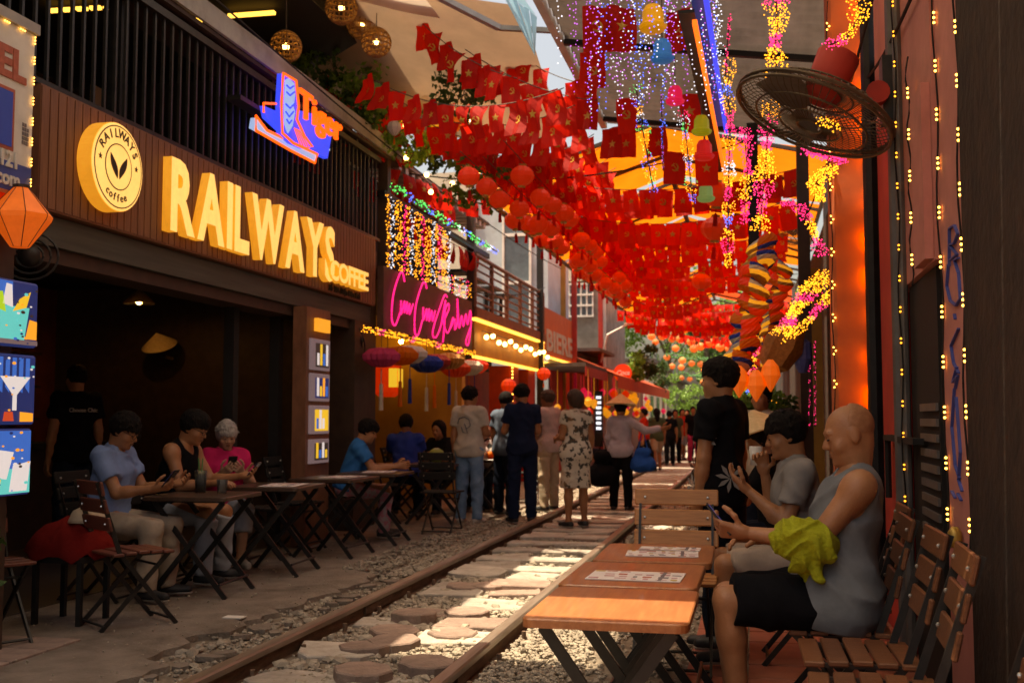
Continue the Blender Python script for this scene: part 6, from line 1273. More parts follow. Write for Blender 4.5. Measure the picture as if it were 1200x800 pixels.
def person(label, loc, rz, H=1.65, pel=(0, 0, .93), lean=0, twist=0, hp=0, hy=0, ra=((.16, 0, -1), (.05, .2, -1)), la=((-.16, 0, -1), (-.05, .2, -1)), rl=((.05, 0, -1), (.02, -.03, -1)), ll=((-.05, 0, -1), (-.02, -.03, -1)),
           rcurl=.5, lcurl=.5, rn=(-1, 0, 0), ln=(1, 0, 0), top=('tee', 'cl_white'), bottom=('trousers', 'cl_jeans'), hair=('short', 'hair_black'), shoes='shoe_black', skin='skin', fat=1.0, res=.016, female=False, hat=False, group=None, glasses=False, face=False, sole='shoe_sole'):
    s = H / 1.7; pel = A(*pel) * s; U = A(0, math.sin(lean), math.cos(lean)); Fw = A(0, math.cos(lean), -math.sin(lean)); Rt = A(1, 0, 0)
    if twist: c, q = math.cos(twist), math.sin(twist); Rt, Fw = Rt * c + Fw * q, Fw * c - Rt * q
    T = np.array([Rt, Fw, U]); sw = (.15 if female else .168) * s; f = fat
    def at(x=0, y=0, z=0): return pel + (Rt * x + Fw * y + U * z) * s
    shR, shL = at(0, -.01, .475) + Rt * sw, at(0, -.01, .475) - Rt * sw
    nd = U * math.cos(hp * .6) + Fw * math.sin(hp * .6); hc = at(0, .01, .525) + nd * .135 * s
    p_ = lean * .5 + hp; hF = A(-math.sin(hy) * math.cos(p_), math.cos(hy) * math.cos(p_), -math.sin(p_)); hR = A(math.cos(hy), math.sin(hy), 0); hU = np.cross(hR, hF); HM = np.array([hR, hF, hU])
    J = {}
    for nm, sh, (u_, f_) in (('R', shR, ra), ('L', shL, la)): J['e' + nm] = sh + nrm(u_) * .285 * s; J['w' + nm] = J['e' + nm] + nrm(f_) * .245 * s
    for nm, x, (t_, c_) in (('R', .085, rl), ('L', -.085, ll)): J['h' + nm] = pel + Rt * x * s; J['k' + nm] = J['h' + nm] + nrm(t_) * .43 * s; J['a' + nm] = J['k' + nm] + nrm(c_) * .425 * s
    def torso(g, k=.05):
        P = [ell(at(0, 0, .03), A(.158 * f, .115 * f, .13) * s + g, T, k), ell(at(0, .008 * f, .16), A(.136 * f, .106 * f, .15) * s + g, T, k), ell(at(0, .01, .33), A(.152 * (.5 + .5 * f), .112 * (.5 + .5 * f), .165) * s + g, T, k),
             cap(shL - Rt * -.02 * s - U * .012 * s, shR - Rt * .02 * s - U * .012 * s, .056 * s + g, .056 * s + g, k), cap(at(0, -.02, .44), at(0, -.005, .53), .075 * s + g * .6, .055 * s + g * .3, k)]
        if female: P += [ell(at(x, .085, .33), A(.062, .055, .06) * s + g, T, .04) for x in (-.07, .07)]
        return P
    body = torso(0)
    for nm, sh in (('R', shR), ('L', shL)):
        sgn = 1 if nm == 'R' else -1
        body += [cap(sh, J['e' + nm], .052 * s * (.6 + .4 * f), .041 * s, .035), ell(sh + nrm(J['e' + nm] - sh) * .03 * s, A(.058, .058, .06) * s, T, .03), cap(J['e' + nm], J['e' + nm] + (J['w' + nm] - J['e' + nm]) * .35, .042 * s, .041 * s, .02), cap(J['e' + nm] + (J['w' + nm] - J['e' + nm]) * .3, J['w' + nm], .041 * s, .026 * s, .02)]
    feet = {}
    for nm in 'RL':
        body += [cap(J['h' + nm], J['k' + nm], .088 * s * f, .056 * s, .05), cap(J['k' + nm], J['k' + nm] + (J['a' + nm] - J['k' + nm]) * .35, .056 * s, .057 * s, .02), cap(J['k' + nm] + (J['a' + nm] - J['k' + nm]) * .3, J['a' + nm], .057 * s, .035 * s, .02)]
        fd = nrm(A((.18 if nm == 'R' else -.18), 1, 0)); a = J['a' + nm]; h_ = A(a[0], a[1], max(a[2] - .045 * s, .03 * s)); feet[nm] = (h_, fd)
        body += [cap(h_ - fd * .04 * s, h_ + fd * .15 * s, .033 * s, .026 * s, .02), cap(a, h_ + fd * .06 * s, .034 * s, .03 * s, .03)]
    V = [sdf(body, res)]
    def hd(x, y, z): return hc + (hR * x + hF * y + hU * z) * s
    hr = min(res, .0075 if face else .011)
    head = [ell(hd(0, -.012, .028), A(.074, .094, .088) * s, HM, .02), ell(hd(0, .02, -.03), A(.061, .07, .082) * s, HM, .03), ell(hd(0, .042, -.078), A(.043, .04, .034) * s, HM, .03), cap(hd(0, -.03, -.05), at(0, -.01, .5), .052 * s, .056 * s, .03),
            cap(hd(-.036, .079, .028), hd(.036, .079, .028), .013 * s, .013 * s, .012), cap(hd(0, .085, .014), hd(0, .105, -.022), .0085 * s, .012 * s, .008), cap(hd(-.015, .094, -.027), hd(.015, .094, -.027), .009 * s, .009 * s, .006)]
    for x in (-1, 1): head += [ell(hd(x * .031, .094, .008), A(.021, .018, .013) * s, HM, .008, 's'), ell(hd(x * .031, .077, .007), A(.0145, .0145, .0125) * s, HM, .004), ell(hd(x * .045, .06, -.03), A(.022, .022, .024) * s, HM, .02), ell(hd(x * .075, -.008, -.004), A(.011, .021, .033) * s, HM, .008), ell(hd(x * .086, .0, .0), A(.006, .01, .018) * s, HM, .006, 's')]
    head += [cap(hd(-.019, .089, -.052), hd(.019, .089, -.052), .0065 * s, .0065 * s, .005), cap(hd(-.016, .088, -.064), hd(.016, .088, -.064), .0075 * s, .0075 * s, .005), ell(hd(0, .078, -.094), A(.02, .016, .016) * s, HM, .015)]
    V.append(sdf(head, hr))
    for nm, cu, pn, rt in (('R', rcurl, rn, True), ('L', lcurl, ln, False)):
        d = nrm((ra if rt else la)[1]); V.append(hand(J['w' + nm] + d * .02 * s, d, pn, cu, rt, s * .98, .0045 if res < .014 else .0065))
    o = link(bpy.data.objects.new('person', nmesh('person', V, M[skin]))); tag(o, label, 'person', group); o.location = loc; o.rotation_euler = (0, 0, rz)
    def child(name, parts, mat):
        parts = [p for p in parts if len(p[0])]
        if parts: c = link(bpy.data.objects.new(name, nmesh(name, parts, M[mat]))); c.parent = o; return c
    sd = int(abs(loc[0] * 97 + loc[1] * 31)) % 999
    # ---- clothes
    kind, mt = top; neck = ell(at(0, .02, .575), A(.072, .078, .075) * s, T, .01, 's')
    seated = pel[2] < .75 * s; hem = -.10 if not seated else -.02
    if kind == 'tank':
        P = torso(.015 * s) + [ell(at(0, .01, .0), A(.192 * f, .142 * f, .17) * s + .022, T, .06)]; hem = -.10
        for sh, sg_ in ((shR, 1), (shL, -1)): P.append(ell(sh + Rt * sg_ * .045 * s - U * .03 * s, A(.088, .12, .14) * s, T, .012, 's'))
        P += [ell(at(0, .05, .545), A(.085, .10, .085) * s, T, .012, 's'), neck]
        child('tank_top', [sdf(P, res * .8, [(at(0, 0, hem), -U)], .006 * s, sd)], mt)
    else:
        P = torso(.016 * s) + [ell(at(0, 0, -.02), A(.17 * f, .128 * f, .15) * s + .014, T, .06)]; sl = {'tee': .62, 'polo': .6, 'long': 1.0, 'dress': .42, 'blouse': .8}[kind]
        for nm, sh in (('R', shR), ('L', shL)):
            d = J['e' + nm] - sh; e = sh + d * min(sl, 1)
            if kind == 'long': P += [cap(sh, J['e' + nm], .066 * s, .056 * s, .03), cap(J['e' + nm], J['w' + nm], .056 * s, .042 * s, .03, 'u', [(J['w' + nm] - nrm(J['w' + nm] - J['e' + nm]) * .0, nrm(J['w' + nm] - J['e' + nm]))])]
            else: P.append(cap(sh, e, .066 * s, .069 * s, .03, 'u', [(e, nrm(d))]))
        P.append(neck)
        if kind == 'dress':
            P += [cap(at(x, 0, -.02), pel + A(x * 1.3, .0, -.42) * s, .115 * s, .125 * s, .08) for x in (-.06, .06)]
            child('dress', [sdf(P, res * .85, [(pel + A(0, 0, -.44) * s, A(0, 0, -1))], .005 * s, sd)], mt)
        else: child({'tee': 'shirt', 'polo': 'polo_shirt', 'long': 'long_shirt', 'blouse': 'blouse'}[kind], [sdf(P, res * .85, [(at(0, 0, hem), -U)], .0075 * s, sd)], mt)
        if kind == 'polo':
            child('collar', [sdf([cap(at(-.055, .03, .525), at(.055, .03, .525), .018 * s, .018 * s, .01), cap(at(-.06, -.03, .545), at(.06, -.03, .545), .022 * s, .022 * s, .01), cap(at(-.06, .03, .53), at(-.065, -.03, .54), .018 * s, .018 * s, .01), cap(at(.06, .03, .53), at(.065, -.03, .54), .018 * s, .018 * s, .01)], .009)], mt)
    if bottom and kind != 'dress':
        bk, bm = bottom; P = [ell(at(0, -.0, .02), A(.165 * f, .124 * f, .13) * s, T, .05)]
        for nm in 'RL':
            h_, k_, a_ = J['h' + nm], J['k' + nm], J['a' + nm]
            if bk == 'trousers': P += [cap(h_, k_, .103 * s * f, .075 * s, .04), cap(k_, a_, .075 * s, .062 * s, .03, 'u', [(a_ + nrm(a_ - k_) * .015 * s, nrm(a_ - k_))])]
            elif bk == 'shorts': e = h_ + (k_ - h_) * .93; P += [cap(h_, e, .106 * s * f, .094 * s, .04, 'u', [(e, nrm(k_ - h_))])]
            elif bk == 'cropped': e = k_ + (a_ - k_) * .45; P += [cap(h_, k_, .103 * s * f, .078 * s, .04), cap(k_, e, .078 * s, .08 * s, .03, 'u', [(e, nrm(a_ - k_))])]
        child(bk if bk != 'cropped' else 'trousers', [sdf(P, res * .9, [(at(0, 0, .10), U)], .0075 * s, sd + 5)], bm)
    if shoes:
        for nm in 'RL':
            h_, fd = feet[nm]; g0 = h_[2] - .03 * s
            c = child('shoe', [sdf([cap(h_ - fd * .035 * s + A(0, 0, .004), h_ + fd * .15 * s, .043 * s, .034 * s, .03), cap(J['a' + nm] - A(0, 0, .02 * s), h_ + fd * .05 * s, .042 * s, .04 * s, .03)], .009, [(A(0, 0, g0 + .012), A(0, 0, -1)), (J['a' + nm] + A(0, 0, .0), nrm(J['a' + nm] - h_))])], shoes)
            v = sdf([cap(h_ - fd * .04 * s, h_ + fd * .155 * s, .044 * s, .036 * s, .01)], .009, [(A(0, 0, g0 + .014), A(0, 0, 1)), (A(0, 0, g0 - .004), A(0, 0, -1))])
            if c and len(v[0]): q = link(bpy.data.objects.new('sole', nmesh('sole', [v], M[sole]))); q.parent = c
    if hair:
        hk, hm = hair; g = {'crop': .012, 'stubble': .0022}.get(hk, .02); P = [ell(hd(0, -.014, .034), A(.074, .094, .088) * s + g * s, HM, .02)]
        hl = (hd(0, .062, .055), nrm(hF * .85 - hU * .5)) if hk != 'stubble' else (hd(0, .0, .06), nrm(hF * .8 + hU * .45)); cuts = [hl, (hd(0, 0, -.055), -hU)]
        if hk == 'full': P += [ell(hd(0, .0, .085), A(.07, .085, .045) * s, HM, .03)]
        if hk == 'bun': P += [ell(hd(0, -.05, .0), A(.085, .08, .09) * s, HM, .03), ell(hd(.01, -.02, .12), A(.045, .045, .035) * s, HM, .015)]; cuts = [hl, (hd(0, 0, -.09), -hU)]
        if hk == 'bob': P += [ell(hd(0, -.045, -.02), A(.092, .08, .10) * s, HM, .04)]; cuts = [(hd(0, .05, .03), nrm(hF * .95 - hU * .3)), (hd(0, 0, -.13), -hU)]
        if hk == 'long': P += [cap(hd(0, -.05, .0), hd(0, -.08, -.2), .085 * s, .06 * s, .04)]; cuts = [(hd(0, .05, .03), nrm(hF * .95 - hU * .3))]
        if hk in ('short', 'full', 'crop', 'stubble'): P.append(ell(hd(0, .05, -.03), A(.12, .055, .07) * s, HM, .01, 's'))
        if hk in ('short', 'full', 'bob', 'bun') and res < .0165:
            rh = np.random.RandomState(sd)
            for _ in range(170):
                d = rh.normal(size=3); d[2] = abs(d[2]) * 1.1 - .15; d /= np.linalg.norm(d)
                if d[1] > .62 and d[2] < .62: continue
                q = A(0, -.014, .034) + d * (A(.074, .094, .088) + g); tg = A(rh.normal() * .5, .5 + .3 * rh.normal(), -.35); e2 = q + d * rh.uniform(-.002, .007 if hk != 'full' else .013) + tg * rh.uniform(.015, .04)
                P.append(cap(hd(*q), hd(*e2), .0075 * s, .0025 * s, .003))
            cuts = [(hd(0, 0, -.075 if hk in ('short', 'full') else -.13), -hU)]
            P.append(ell(hd(0, .062, -.035), A(.075, .06, .075) * s, HM, .006, 's'))
        child('hair', [sdf(P, min(res, .009), cuts, .0 if hk == 'stubble' else .0022, sd, 80)], hm)
    if face or glasses:
        for x in (-1, 1):
            if face:
                child('eyebrow', [sdf([cap(hd(x * .016, .0885, .034), hd(x * .046, .078, .036), .0038 * s, .003 * s, .004)], .0035)], 'hair_black'); child('eye', [sdf([ell(hd(x * .031, .087, .0035), A(.0125, .0085, .0042) * s, HM, .003)], .0028)], 'near_black')
        if face: child('lips', [sdf([cap(hd(-.019, .0935, -.053), hd(.019, .0935, -.053), .0042 * s, .0042 * s, .004), cap(hd(-.015, .093, -.0635), hd(.015, .093, -.0635), .005 * s, .005 * s, .004)], .0035)], 'skin_dark')
        if glasses:
            mm = MB()
            for x in (-1, 1): mm.tube([Vector(hd(x * .033 + .024 * math.cos(6.2832 * k / 14), .104, .006 + .018 * math.sin(6.2832 * k / 14))) for k in range(14)], .0022, 4, False, True); mm.tube([Vector(hd(x * .057, .104, .012)), Vector(hd(x * .078, .0, .012))], .0022, 4)
            mm.tube([Vector(hd(-.009, .106, .01)), Vector(hd(.009, .106, .01))], .0022, 4); c = mm.build('glasses', M['near_black']); c.parent = o
    if hat:
        X = Matrix([[*(float(hR[i]), float(hF[i]), float(hU[i])), 0] for i in range(3)] + [[0, 0, 0, 1]]); X.translation = Vector(hd(0, -.01, .062)); mm = MB(); mm.lathe([(.215, 0), (.212, .008), (.012, .155), (.004, .150), (.19, .005)], 28, X); c = mm.build('conical_hat', M['straw']); c.parent = o
    o2w = Matrix.Translation(loc) @ Matrix.Rotation(rz, 4, 'Z')
    return o, {k: o2w @ Vector(v) for k, v in J.items()}, o2w, dict(hc=hc, hd=hd, at=at, J=J)
SIT = dict(rl=((.14, 1, -.04), (.02, -.05, -1)), ll=((-.14, 1, -.04), (-.02, -.05, -1)), pel=(0, 0, .535))
def phone(p, tilt, rz, lab):
    t = thing('phone', lab, 'phone', tuple(p), None, rz); ORG[t.name] = Vector(); X = Matrix.Rotation(tilt, 4, 'X'); mm = MB(); mm.box((0, 0, 0), (.075, .15, .009), X, .003); mm.build('phone_body', M['phone'], t); mm = MB(); mm.box((0, 0, .0052), (.066, .135, .001), X); mm.build('phone_screen', M['scr_navy'], t)
# --- bald man with the towel
o, J, W, B = person('bald man in grey tank top and dark shorts looking at his phone', (.30, 4.52, FLZ), R(92), 1.68, pel=(0, 0, .545), lean=-.15, hp=.36, hy=.05, la=((-.10, .62, -.78), (.10, 1, .12)), ra=((.1, .45, -.9), (-.35, .85, .05)), rl=SIT['rl'], ll=((-.10, 1, .02), (-.02, -.1, -1)), lcurl=.95, ln=(.75, .1, .65), rcurl=.6, rn=(-.4, 0, -1),
    top=('tank', 'cl_tank'), bottom=('shorts', 'cl_black'), hair=('stubble', 'stubble'), shoes='shoe_black', fat=1.14, res=.0095, face=True)
hp_ = W @ Vector(B['J']['wL'] + nrm((.10, 1, .12)) * .12 + A(.02, .0, .035)); phone(hp_, R(52), R(92), 'black phone held by the bald man')
tw = thing('towel', 'yellow-green towel draped over the bald man\'s forearm', 'towel', tuple(J['eL'])); e, w_ = B['J']['eL'], B['J']['wL']; d = w_ - e
P = [cap(e - d * .05, e + d * .42, .066, .062, .03), cap(e + d * .02 + A(-.02, 0, -.03), e + d * .0 + A(-.03, .0, -.12), .04, .02, .04), cap(e + d * .25 + A(-.02, 0, -.02), e + d * .3 + A(-.03, 0, -.10), .04, .018, .04), cap(e + d * .12 + A(.03, 0, -.02), e + d * .1 + A(.05, 0, -.14), .035, .02, .04), cap(e - d * .02, e + d * .2 + A(0, 0, .02), .07, .066, .03)]
me = nmesh('towel_cloth', [sdf(P, .005, (), .011, 4, 46)], M['towel']); c = link(bpy.data.objects.new('towel_cloth', me)); c.parent = tw; c.matrix_local = tw.matrix_basis.inverted() @ W; ORG[c.name] = None
# --- man in grey shirt drinking
o, J, W, B = person('man in a light grey shirt and beige shorts raising a cup', (.24, 5.9, FLZ), R(95), 1.66, lean=.10, hp=.22, la=((-.12, .30, -.95), (.25, .60, .55)), ra=((.12, .34, -.9), (-.28, .22, .95)), rcurl=1.0, rn=(-1, .2, 0), lcurl=.5, ln=(.3, 0, 1), top=('tee', 'cl_grey'), bottom=('shorts', 'cl_shorts'), hair=('short', 'hair_black'), res=.012, face=True, **SIT)
p = J['wR'] + Vector((-.045, -.0, .10)); mm = MB(); mm.lathe([(.03, -.05), (.036, .05)], 12, Matrix.Translation(p)); tag(mm.build('cup', M['white_paint'], None, True), 'white cup raised to the mouth of the man in grey', 'cup')
# --- boy in black shirt
bp0 = pY(842, 560, 6.35); o, J, W, B = person('young man in black shirt with pale palm print standing and looking away', (-.19, 6.25, FLZ), R(62), 1.565, hp=.02, hy=.25, top=('tee', 'cl_black'), bottom=('trousers', 'cl_midnight'), hair=('full', 'hair_black'), res=.012, la=((-.12, .05, -1), (-.03, .15, -1)), face=True)
for (x, y, z, a) in ((-.135, .09, .02, .2), (-.12, -.115, .08, 2.2), (-.165, -.02, .30, 1.0), (.05, .135, .05, .9), (-.03, .14, .12, 1.9)):
    mm = MB(); c0 = Vector(B['at'](x * 1.1, y * 1.12, z)); nn = Vector((x, y, 0)).normalized(); tx = Vector((0, 0, 1)).cross(nn); s_ = .085 if z < .2 else .05
    for k in range(8):
        t_ = a + 6.2832 * k / 8; dd = tx * math.cos(t_) + Vector((0, 0, 1)) * math.sin(t_); pp_ = nn.cross(dd); q = c0 + nn * .012
        mm.add([q + pp_ * .004, q + dd * s_ * .6 + pp_ * .012, q + dd * s_, q + dd * s_ * .6 - pp_ * .012], [(0, 1, 2, 3)])
    c = mm.build('palm_print', M['cl_grey']); c.parent = o
# --- people behind on the right
person('seated person in a conical hat behind the man in grey', (.15, 7.5, FLZ), R(80), 1.58, lean=.15, hp=.25, top=('tee', 'cl_black'), bottom=('trousers', 'cl_midnight'), hair=('short', 'hair_black'), hat=True, res=.02, la=((-.1, .5, -.8), (.1, 1, .1)), ra=((.1, .5, -.8), (-.1, 1, .1)), **SIT)
person('person in ochre shirt standing by the plants on the right', (.05, 9.6, FLZ), R(150), 1.52, top=('tee', 'cl_khaki'), bottom=('trousers', 'cl_midnight'), hair=('short', 'hair_black'), res=.022, la=((-.2, .4, -.9), (.2, 1, .2)), ra=((.2, .4, -.9), (-.2, 1, .2)))
# --- left tables
o, J, W, B = person('seated man in a blue shirt and khaki trousers holding a phone', (-4.42, 6.85, PZ), R(-86), 1.66, lean=.14, hp=.42, ra=((.05, .42, -.85), (-.12, .95, .12)), la=((-.05, .45, -.85), (.15, .95, .15)), rcurl=.8, rn=(-.5, 0, .8), lcurl=.8, ln=(.5, 0, .8), top=('tee', 'cl_blue'), bottom=('trousers', 'cl_khaki'), hair=('short', 'hair_black'), shoes='shoe_black', res=.014, glasses=True, face=True, fat=1.12, **SIT)
phone(J['wR'] + Vector((.13, .02, .07)), R(50), R(-86), 'white-edged phone held by the man in the blue shirt')
o, J, W, B = person('seated man in a black sleeveless vest and pale jeans leaning forward', (-4.42, 7.62, PZ), R(-88), 1.72, lean=.32, hp=.28, ra=((.12, .35, -.9), (.0, .95, .1)), la=((-.05, .5, -.8), (.1, 1, .15)), rcurl=.5, rn=(0, 0, -1), lcurl=.8, ln=(.5, 0, .8), top=('tank', 'cl_black'), bottom=('trousers', 'cl_palejeans'), hair=('full', 'hair_black'), res=.014, glasses=True, face=True, **SIT)
phone(J['wL'] + Vector((.12, .0, .05)), R(50), R(-88), 'dark phone held by the man in the black vest')
o, J, W, B = person('seated grey-haired woman in a bright pink shirt looking at her phone', (-4.40, 8.55, PZ), R(-140), 1.56, lean=.05, hp=.35, ra=((.25, .3, -.85), (-.55, .8, .45)), la=((-.25, .3, -.85), (.55, .8, .45)), rcurl=.9, rn=(-.6, 0, .6), lcurl=.9, ln=(.6, 0, .6), top=('tee', 'cl_pink'), bottom=('cropped', 'cl_palejeans'), hair=('bun', 'hair_grey'), shoes='shoe_white', skin='skin_light', res=.014, female=True, face=True, pel=(0, 0, .535), rl=((.25, 1, .02), (.1, .12, -1)), ll=((.0, 1, .0), (.12, .25, -1)))
phone((J['wR'] + J['wL']) / 2 + Vector((.03, -.05, .08)), R(60), R(-140), 'phone held by the woman in the pink shirt')
p4 = pX(88, 520, -6.0); o, J, W, B = person('cafe worker in a black shirt with white back lettering standing inside', (-6.0, p4.y, .04), R(60), 1.70, top=('tee', 'cl_black'), bottom=('trousers', 'cl_midnight'), hair=('crop', 'hair_black'), res=.018)
c = put_text('back', M['cl_white'], None, Matrix()); c.parent = o; c.matrix_local = Matrix.Translation(Vector(B['at'](0, -.142, .36))) @ frame((0, 0, 0), (1, 0, 0), (0, 0, 1)) @ Matrix.Diagonal((.05, .05, 1, 1)); c.name = 'shirt_lettering'
person('seated person in a blue shirt, dark cap and pink patterned trousers', (-4.15, 10.75, PZ), R(-70), 1.62, lean=.3, hp=.3, ra=((.1, .5, -.8), (-.1, 1, .1)), la=((-.1, .5, -.8), (.1, 1, .1)), top=('tee', 'cl_ocean'), bottom=('trousers', 'cl_paisley'), hair=('full', 'hair_black'), res=.016, **SIT)
person('seated person in a royal blue polo shirt seen from behind', (-4.25, 13.0, PZ), R(15), 1.66, lean=.15, hp=.2, top=('polo', 'cl_royal'), bottom=('trousers', 'cl_midnight'), hair=('short', 'hair_black'), skin='skin_dark', res=.018, ra=((.15, .6, -.8), (-.1, 1, .1)), la=((-.15, .6, -.8), (.1, 1, .1)), **SIT)
person('seated dark-haired woman in black blouse at the coconut table', (-4.0, 13.8, PZ), R(165), 1.56, lean=.15, hp=.15, top=('blouse', 'cl_black'), bottom=('trousers', 'cl_midnight'), hair=('long', 'hair_black'), female=True, res=.018, face=True, ra=((.15, .6, -.8), (-.3, .6, .8)), la=((-.15, .6, -.8), (.1, 1, .1)), **SIT)
person('seated woman in a pale patterned blouse beside the one in black', (-3.7, 14.6, PZ), R(190), 1.54, lean=.1, hp=.1, top=('blouse', 'cl_palm'), bottom=('trousers', 'cl_midnight'), hair=('long', 'hair_brown'), female=True, res=.018, ra=((.15, .6, -.8), (-.3, .6, .8)), la=((-.15, .6, -.8), (.1, 1, .1)), **SIT)
# --- standing group by the rail
g = lambda u, v: tuple(pZ(u, v, .03))
q = g(550, 613); o, J, W, B = person('standing man in a white printed shirt and blue jeans seen from behind', q, R(-12), 1.60, hp=.12, hy=-.5, top=('tee', 'cl_white'), bottom=('trousers', 'cl_jeans'), hair=('short', 'hair_black'), shoes='shoe_white', res=.014, ra=((.12, .25, -1), (-.25, .8, .1)), la=((-.14, -.05, -1), (-.05, .1, -1)), fat=1.05)
mm = MB(); c0 = Vector(B['at'](0, -.128, .30)); mm.tube([c0 + Vector((dx, -.016, dz)) for dx, dz in ((-.09, .02), (-.07, .08), (0, .10), (.06, .07), (.08, .0), (.03, -.04), (0, .02), (.04, -.09), (-.02, -.08), (-.04, -.02))], .006, 4); c = mm.build('shirt_print', M['cl_slate']); c.parent = o
q = g(612, 612); person('standing man in a navy polo shirt and dark trousers', q, R(30), 1.63, hp=.25, hy=.3, top=('polo', 'cl_navy'), bottom=('trousers', 'cl_navy'), hair=('short', 'hair_black'), res=.014, la=((-.15, .25, -.95), (.35, .9, .35)), ra=((.15, .1, -1), (-.2, .8, .1)))
q = g(592, 604); person('man in a slate shirt half hidden behind the navy polo', q, R(-30), 1.56, hp=.2, top=('tee', 'cl_slate'), bottom=('trousers', 'cl_midnight'), hair=('short', 'hair_black'), res=.018)
q = g(576, 600); person('seated person with reddish hair in a pink top behind the standing men', (q[0] - .2, q[1] + .4, .03), R(170), 1.5, hp=.3, top=('tee', 'cl_rose'), bottom=('trousers', 'cl_midnight'), hair=('bob', 'hair_brown'), female=True, skin='skin_light', res=.02, **SIT)
q = g(643, 598); person('standing man in a pale pink shirt and beige trousers facing the shops', q, R(62), 1.60, hp=.1, hy=.1, top=('tee', 'cl_rose'), bottom=('trousers', 'cl_beige'), hair=('short', 'hair_brown'), skin='skin_dark', res=.015, fat=1.05, la=((-.1, .15, -1), (.1, .6, -.8)), ra=((.15, .1, -1), (-.2, .8, -.3)))
q = g(675, 617); person('standing woman in a white floral dress on the track', q, R(40), 1.55, hp=.1, hy=.2, top=('dress', 'cl_floral'), bottom=None, hair=('bob', 'hair_brown'), shoes='shoe_black', female=True, skin='skin', res=.014, fat=1.1, la=((-.15, .1, -1), (.2, .8, -.1)), ra=((.2, -.1, -1), (.1, .3, -.9)))
q = g(728, 598); o, J, W, B = person('street seller in a conical hat, lavender shirt and black trousers', q, R(-8), 1.46, hp=.1, hat=True, top=('long', 'cl_lav'), bottom=('trousers', 'cl_black'), hair=('short', 'hair_black'), shoes='shoe_black', res=.015, female=True, ra=((.7, .05, -.45), (.75, .1, .1)), la=((-.15, .1, -1), (-.05, .2, -1)))
def bag(p, w_, h_, mat, lab, strap=None):
    t = thing('shoulder_bag', lab, 'bag', tuple(p)); P = [cap((p[0] - w_ * .3, p[1], p[2] - h_ * .2), (p[0] + w_ * .3, p[1], p[2] - h_ * .2), h_ * .3, h_ * .28, .05), cap((p[0] - w_ * .2, p[1], p[2] + h_ * .3), (p[0] + w_ * .2, p[1], p[2] + h_ * .3), h_ * .16, h_ * .16, .08)]
    me = nmesh('bag_body', [sdf(P, .014, (), .006, 3)], M[mat]); c = link(bpy.data.objects.new('bag_body', me)); c.parent = t; c.location = -Vector(p)
    mm = MB(); mm.tube([Vector(p) + Vector((-.06, 0, h_ * .4)), Vector(strap), Vector(p) + Vector((.06, 0, h_ * .4))], .012, 5); mm.build('strap', M[mat], t)
bag((q[0] + .30, q[1] - .02, .72), .26, .34, 'bag_blue', 'blue cloth bag on the street seller\'s arm', (q[0] + .30, q[1], 1.14)); bag((q[0] - .24, q[1] - .05, .60), .24, .5, 'cl_black', 'black bag carried by the street seller', (q[0] - .24, q[1], 1.0))
q = g(700, 560); person('seated person in a red shirt behind the street seller', (-3.6, q[1] + 1, .03), R(-60), 1.6, hp=.2, top=('tee', 'cl_red'), bottom=('trousers', 'cl_midnight'), hair=('short', 'hair_black'), res=.02, **SIT)
far = [(770, 552, 'man in a dark green shirt and pale shorts beside the far stall', 'cl_green', 'cl_beige', 20, 1.46, 'shorts'), (785, 546, 'person in black trousers walking behind the green shirted man', 'cl_black', 'cl_black', 10, 1.42, 'trousers'), (792, 543, 'person in dark green top near the far stall', 'cl_green', 'cl_black', 190, 1.46, 'trousers'), (800, 540, 'walker in a red top and pale shorts far along the track', 'cl_red', 'cl_palejeans', 200, 1.5, 'shorts'), (813, 542, 'walker in a black top and bright pink trousers far along the track', 'cl_black', 'cl_magenta', 185, 1.55, 'trousers'), (826, 540, 'walker in white with a conical hat far along the track', 'cl_white', 'cl_beige', 180, 1.5, 'trousers'), (755, 553, 'person in a red shirt standing under the stall lanterns', 'cl_red', 'cl_midnight', 100, 1.45, 'trousers'), (806, 536, 'walker in pale blue far along the track', 'cl_blue', 'cl_navy', 170, 1.5, 'trousers')]
for u, v, l, t_, b_, a, H, bk in far:
    q = g(u, v); k_ = (u % 3) * .12; person(l, q, R(a), H, top=('tee', t_), bottom=(bk, b_), hair=('short' if u % 2 else 'long', 'hair_black'), res=.026, hat='conical' in l, rl=((.05, .15 + k_, -1), (.02, -.1, -1)), ll=((-.05, -.15 - k_, -1), (-.02, -.25, -1)), pel=(0, 0, .915))
# ------------------------------------------------------------------ trees and plants
rt = np.random.RandomState(21)
def leaves(n, centers, lsz, seed, flat=.35):
    r_ = np.random.RandomState(seed); C = np.array([c[:3] for c in centers]); RR = np.array([c[3] for c in centers]); idx = r_.randint(0, len(C), n)
    d = r_.normal(size=(n, 3)); d /= np.linalg.norm(d, axis=1)[:, None]; p = C[idx] + d * (RR[idx] * r_.uniform(.35, 1.05, n) ** .6)[:, None] * np.array([1, 1, .8])
    a = r_.normal(size=(n, 3)); a[:, 2] -= .5; a /= np.linalg.norm(a, axis=1)[:, None]; b = np.cross(a, r_.normal(size=(n, 3))); b /= np.linalg.norm(b, axis=1)[:, None]
    L = (lsz * r_.uniform(.6, 1.3, n))[:, None]; V = np.stack([p, p + a * L * .5 + b * L * flat, p + a * L, p + a * L * .5 - b * L * flat], 1).reshape(-1, 3)
    return V.tolist(), [(4 * i, 4 * i + 1, 4 * i + 2, 4 * i + 3) for i in range(n)]
